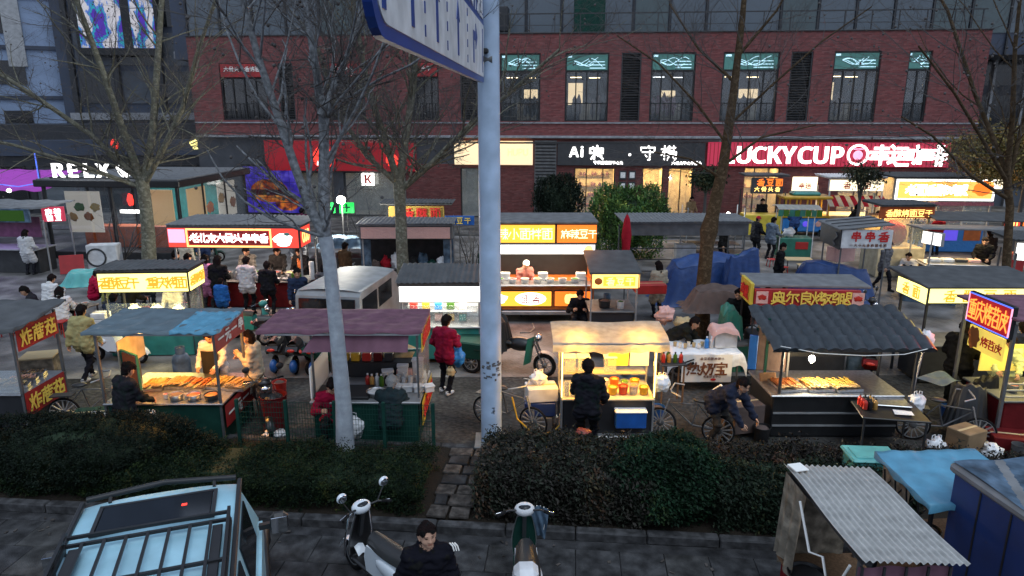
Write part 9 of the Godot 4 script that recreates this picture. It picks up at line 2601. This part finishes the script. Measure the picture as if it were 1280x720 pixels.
	var extra := [
		["person in a dark green coat walking between the pale stall and the orange truck", -0.9, -22.3, 30, Color(0.02, 0.05, 0.04), walk], ["person in a brown jacket behind the minivan", -5.6, -22.6, 150, Color(0.08, 0.05, 0.03), stand],
		["person in a grey hooded coat left of the flood lamp", -7.6, -24.2, 10, Color(0.12, 0.12, 0.13), puffy], ["person in a navy jacket before the glass kiosk", -11.6, -25.6, 200, Color(0.02, 0.03, 0.07), walk],
		["person in a cream jacket near the planter box", -11.2, -23.3, 170, Color(0.4, 0.36, 0.28), stand], ["person in black leaning over the yellow cart's left end", -10.3, -17.9, 160, Color(0.014, 0.014, 0.015), work],
		["vendor in a white jacket behind the yellow sign cart", -8.9, -17.7, 0, Color(0.42, 0.42, 0.42), work], ["person in a plum jacket left of the red restaurant emblem", -9.5, -31.0, 180, Color(0.1, 0.02, 0.05), walk],
		["person in black walking before the clothes shop doorway", 7.6, -34.8, 90, Color(0.012, 0.012, 0.014), walk], ["person in a tan coat outside the lit shop door", 9.2, -35.6, 20, Color(0.26, 0.18, 0.1), coat],
		["person in blue at the tram shaped cart", 13.3, -32.3, 170, Color(0.03, 0.06, 0.16), puffy], ["person in black at the striped kiosk's right end", 17.3, -32.2, 185, Color(0.013, 0.013, 0.014), stand],
		["person in grey walking between the awning and the cream stall", 12.6, -22.9, 25, Color(0.1, 0.1, 0.11), walk], ["person in a red jacket at the bright kiosk's counter", 18.0, -28.9, 180, Color(0.26, 0.015, 0.02), puffy],
		["person in black at the bright kiosk's left end", 17.0, -28.8, 170, Color(0.015, 0.015, 0.016), stand], ["customer in dark blue at the yellow corner cart", 10.6, -13.6, 170, Color(0.02, 0.025, 0.05), puffy],
		["vendor in black behind the chicken stall's sign", 6.9, -16.0, 5, Color(0.014, 0.014, 0.014), work], ["person in a black coat right of the wrapped stalls", 8.9, -22.6, 60, Color(0.014, 0.014, 0.015), walk]]
	extra.append_array([["person in a beige coat between the wrapped stalls and the brown cover", 4.3, -19.6, 200, Color(0.3, 0.26, 0.2), coat], ["person in black beside the empty awning frame's right end", 8.3, -26.8, 30, Color(0.013, 0.013, 0.014), walk],
		["person in a dark grey jacket left of the unlit stall", -5.4, -19.2, 160, Color(0.06, 0.06, 0.065), puffy], ["person in navy between the red stall and the minivan", -6.0, -18.8, 20, Color(0.02, 0.03, 0.06), walk], ["person in a white coat at the lilac stall's counter", -18.0, -25.2, 180, Color(0.45, 0.45, 0.46), coat],
		["person in a red and black jacket behind the yellow corner cart", 11.4, -16.0, 0, Color(0.2, 0.02, 0.02), work], ["person in black by the grey roofed stall's right post", 18.3, -22.6, 150, Color(0.014, 0.014, 0.014), puffy]])
	for e in extra:
		person(e[0], V(e[1], 0, e[2]), e[3], e[5], {"coat": e[4], "legs": Color(0.016, 0.016, 0.02)}, 0.97)
	var rides := [["black scooter parked left of the unlit stall", -5.3, -20.9, 60], ["black scooter parked behind the first one by the unlit stall", -5.7, -21.6, 70], ["dark scooter parked beside the glass kiosk's corner", -12.4, -27.2, 120],
		["scooter parked between the wrapped stalls and the chicken stall", 8.7, -18.4, 30], ["second scooter between the wrapped stalls and the chicken stall", 9.4, -18.1, 35], ["scooter parked before the yellow corner cart's left sign", 8.1, -14.7, 150],
		["black scooter parked behind the hot milk table", 5.4, -15.2, 100], ["scooter parked behind the mushroom stall's counter", -9.6, -15.9, 80]]
	for i in rides.size():
		var r: Array = rides[i]
		scooter("electric_bike", r[0], V(r[1], 0, r[2]), r[3], [M.scooter_black, M.dark_red, M.dark_green, M.scooter_white][i % 4], M.black_plastic, "", {"mirrors": i % 2 == 0, "basket": i % 3 == 0})
	# the man at the bottom of the picture
	person("man in a black striped hooded jacket beside the white scooter", V(-0.9, 0.04, -6.42), 14, {"b": 0.034, "hood": true, "coat": 0.12, "cell": 0.017, "hc": 0.0048, "hy": 12.0, "hp": -10.0, "lh": V(0.28, 0.9, 0.16), "rh": V(-0.3, 0.95, 0.2)}, {"coat": Color(0.011, 0.011, 0.013), "legs": Color(0.014, 0.014, 0.018), "skin": Color(0.4, 0.24, 0.17)}, 0.965)
	for k in 3: single("jacket_stripe", Geo.new().tube([V(0.0, 0.035, 0.0), V(0.03, 0.0, 0.01), V(0.045, -0.06, 0.012)], 0.008, 6), M.print_white, "white stripe on the sleeve of the man at the bottom", "stripe", V(-0.66 + 0.024 * k, 1.46 - 0.012 * k, -6.41 - 0.02 * k), 14, "stripes on the black jacket")
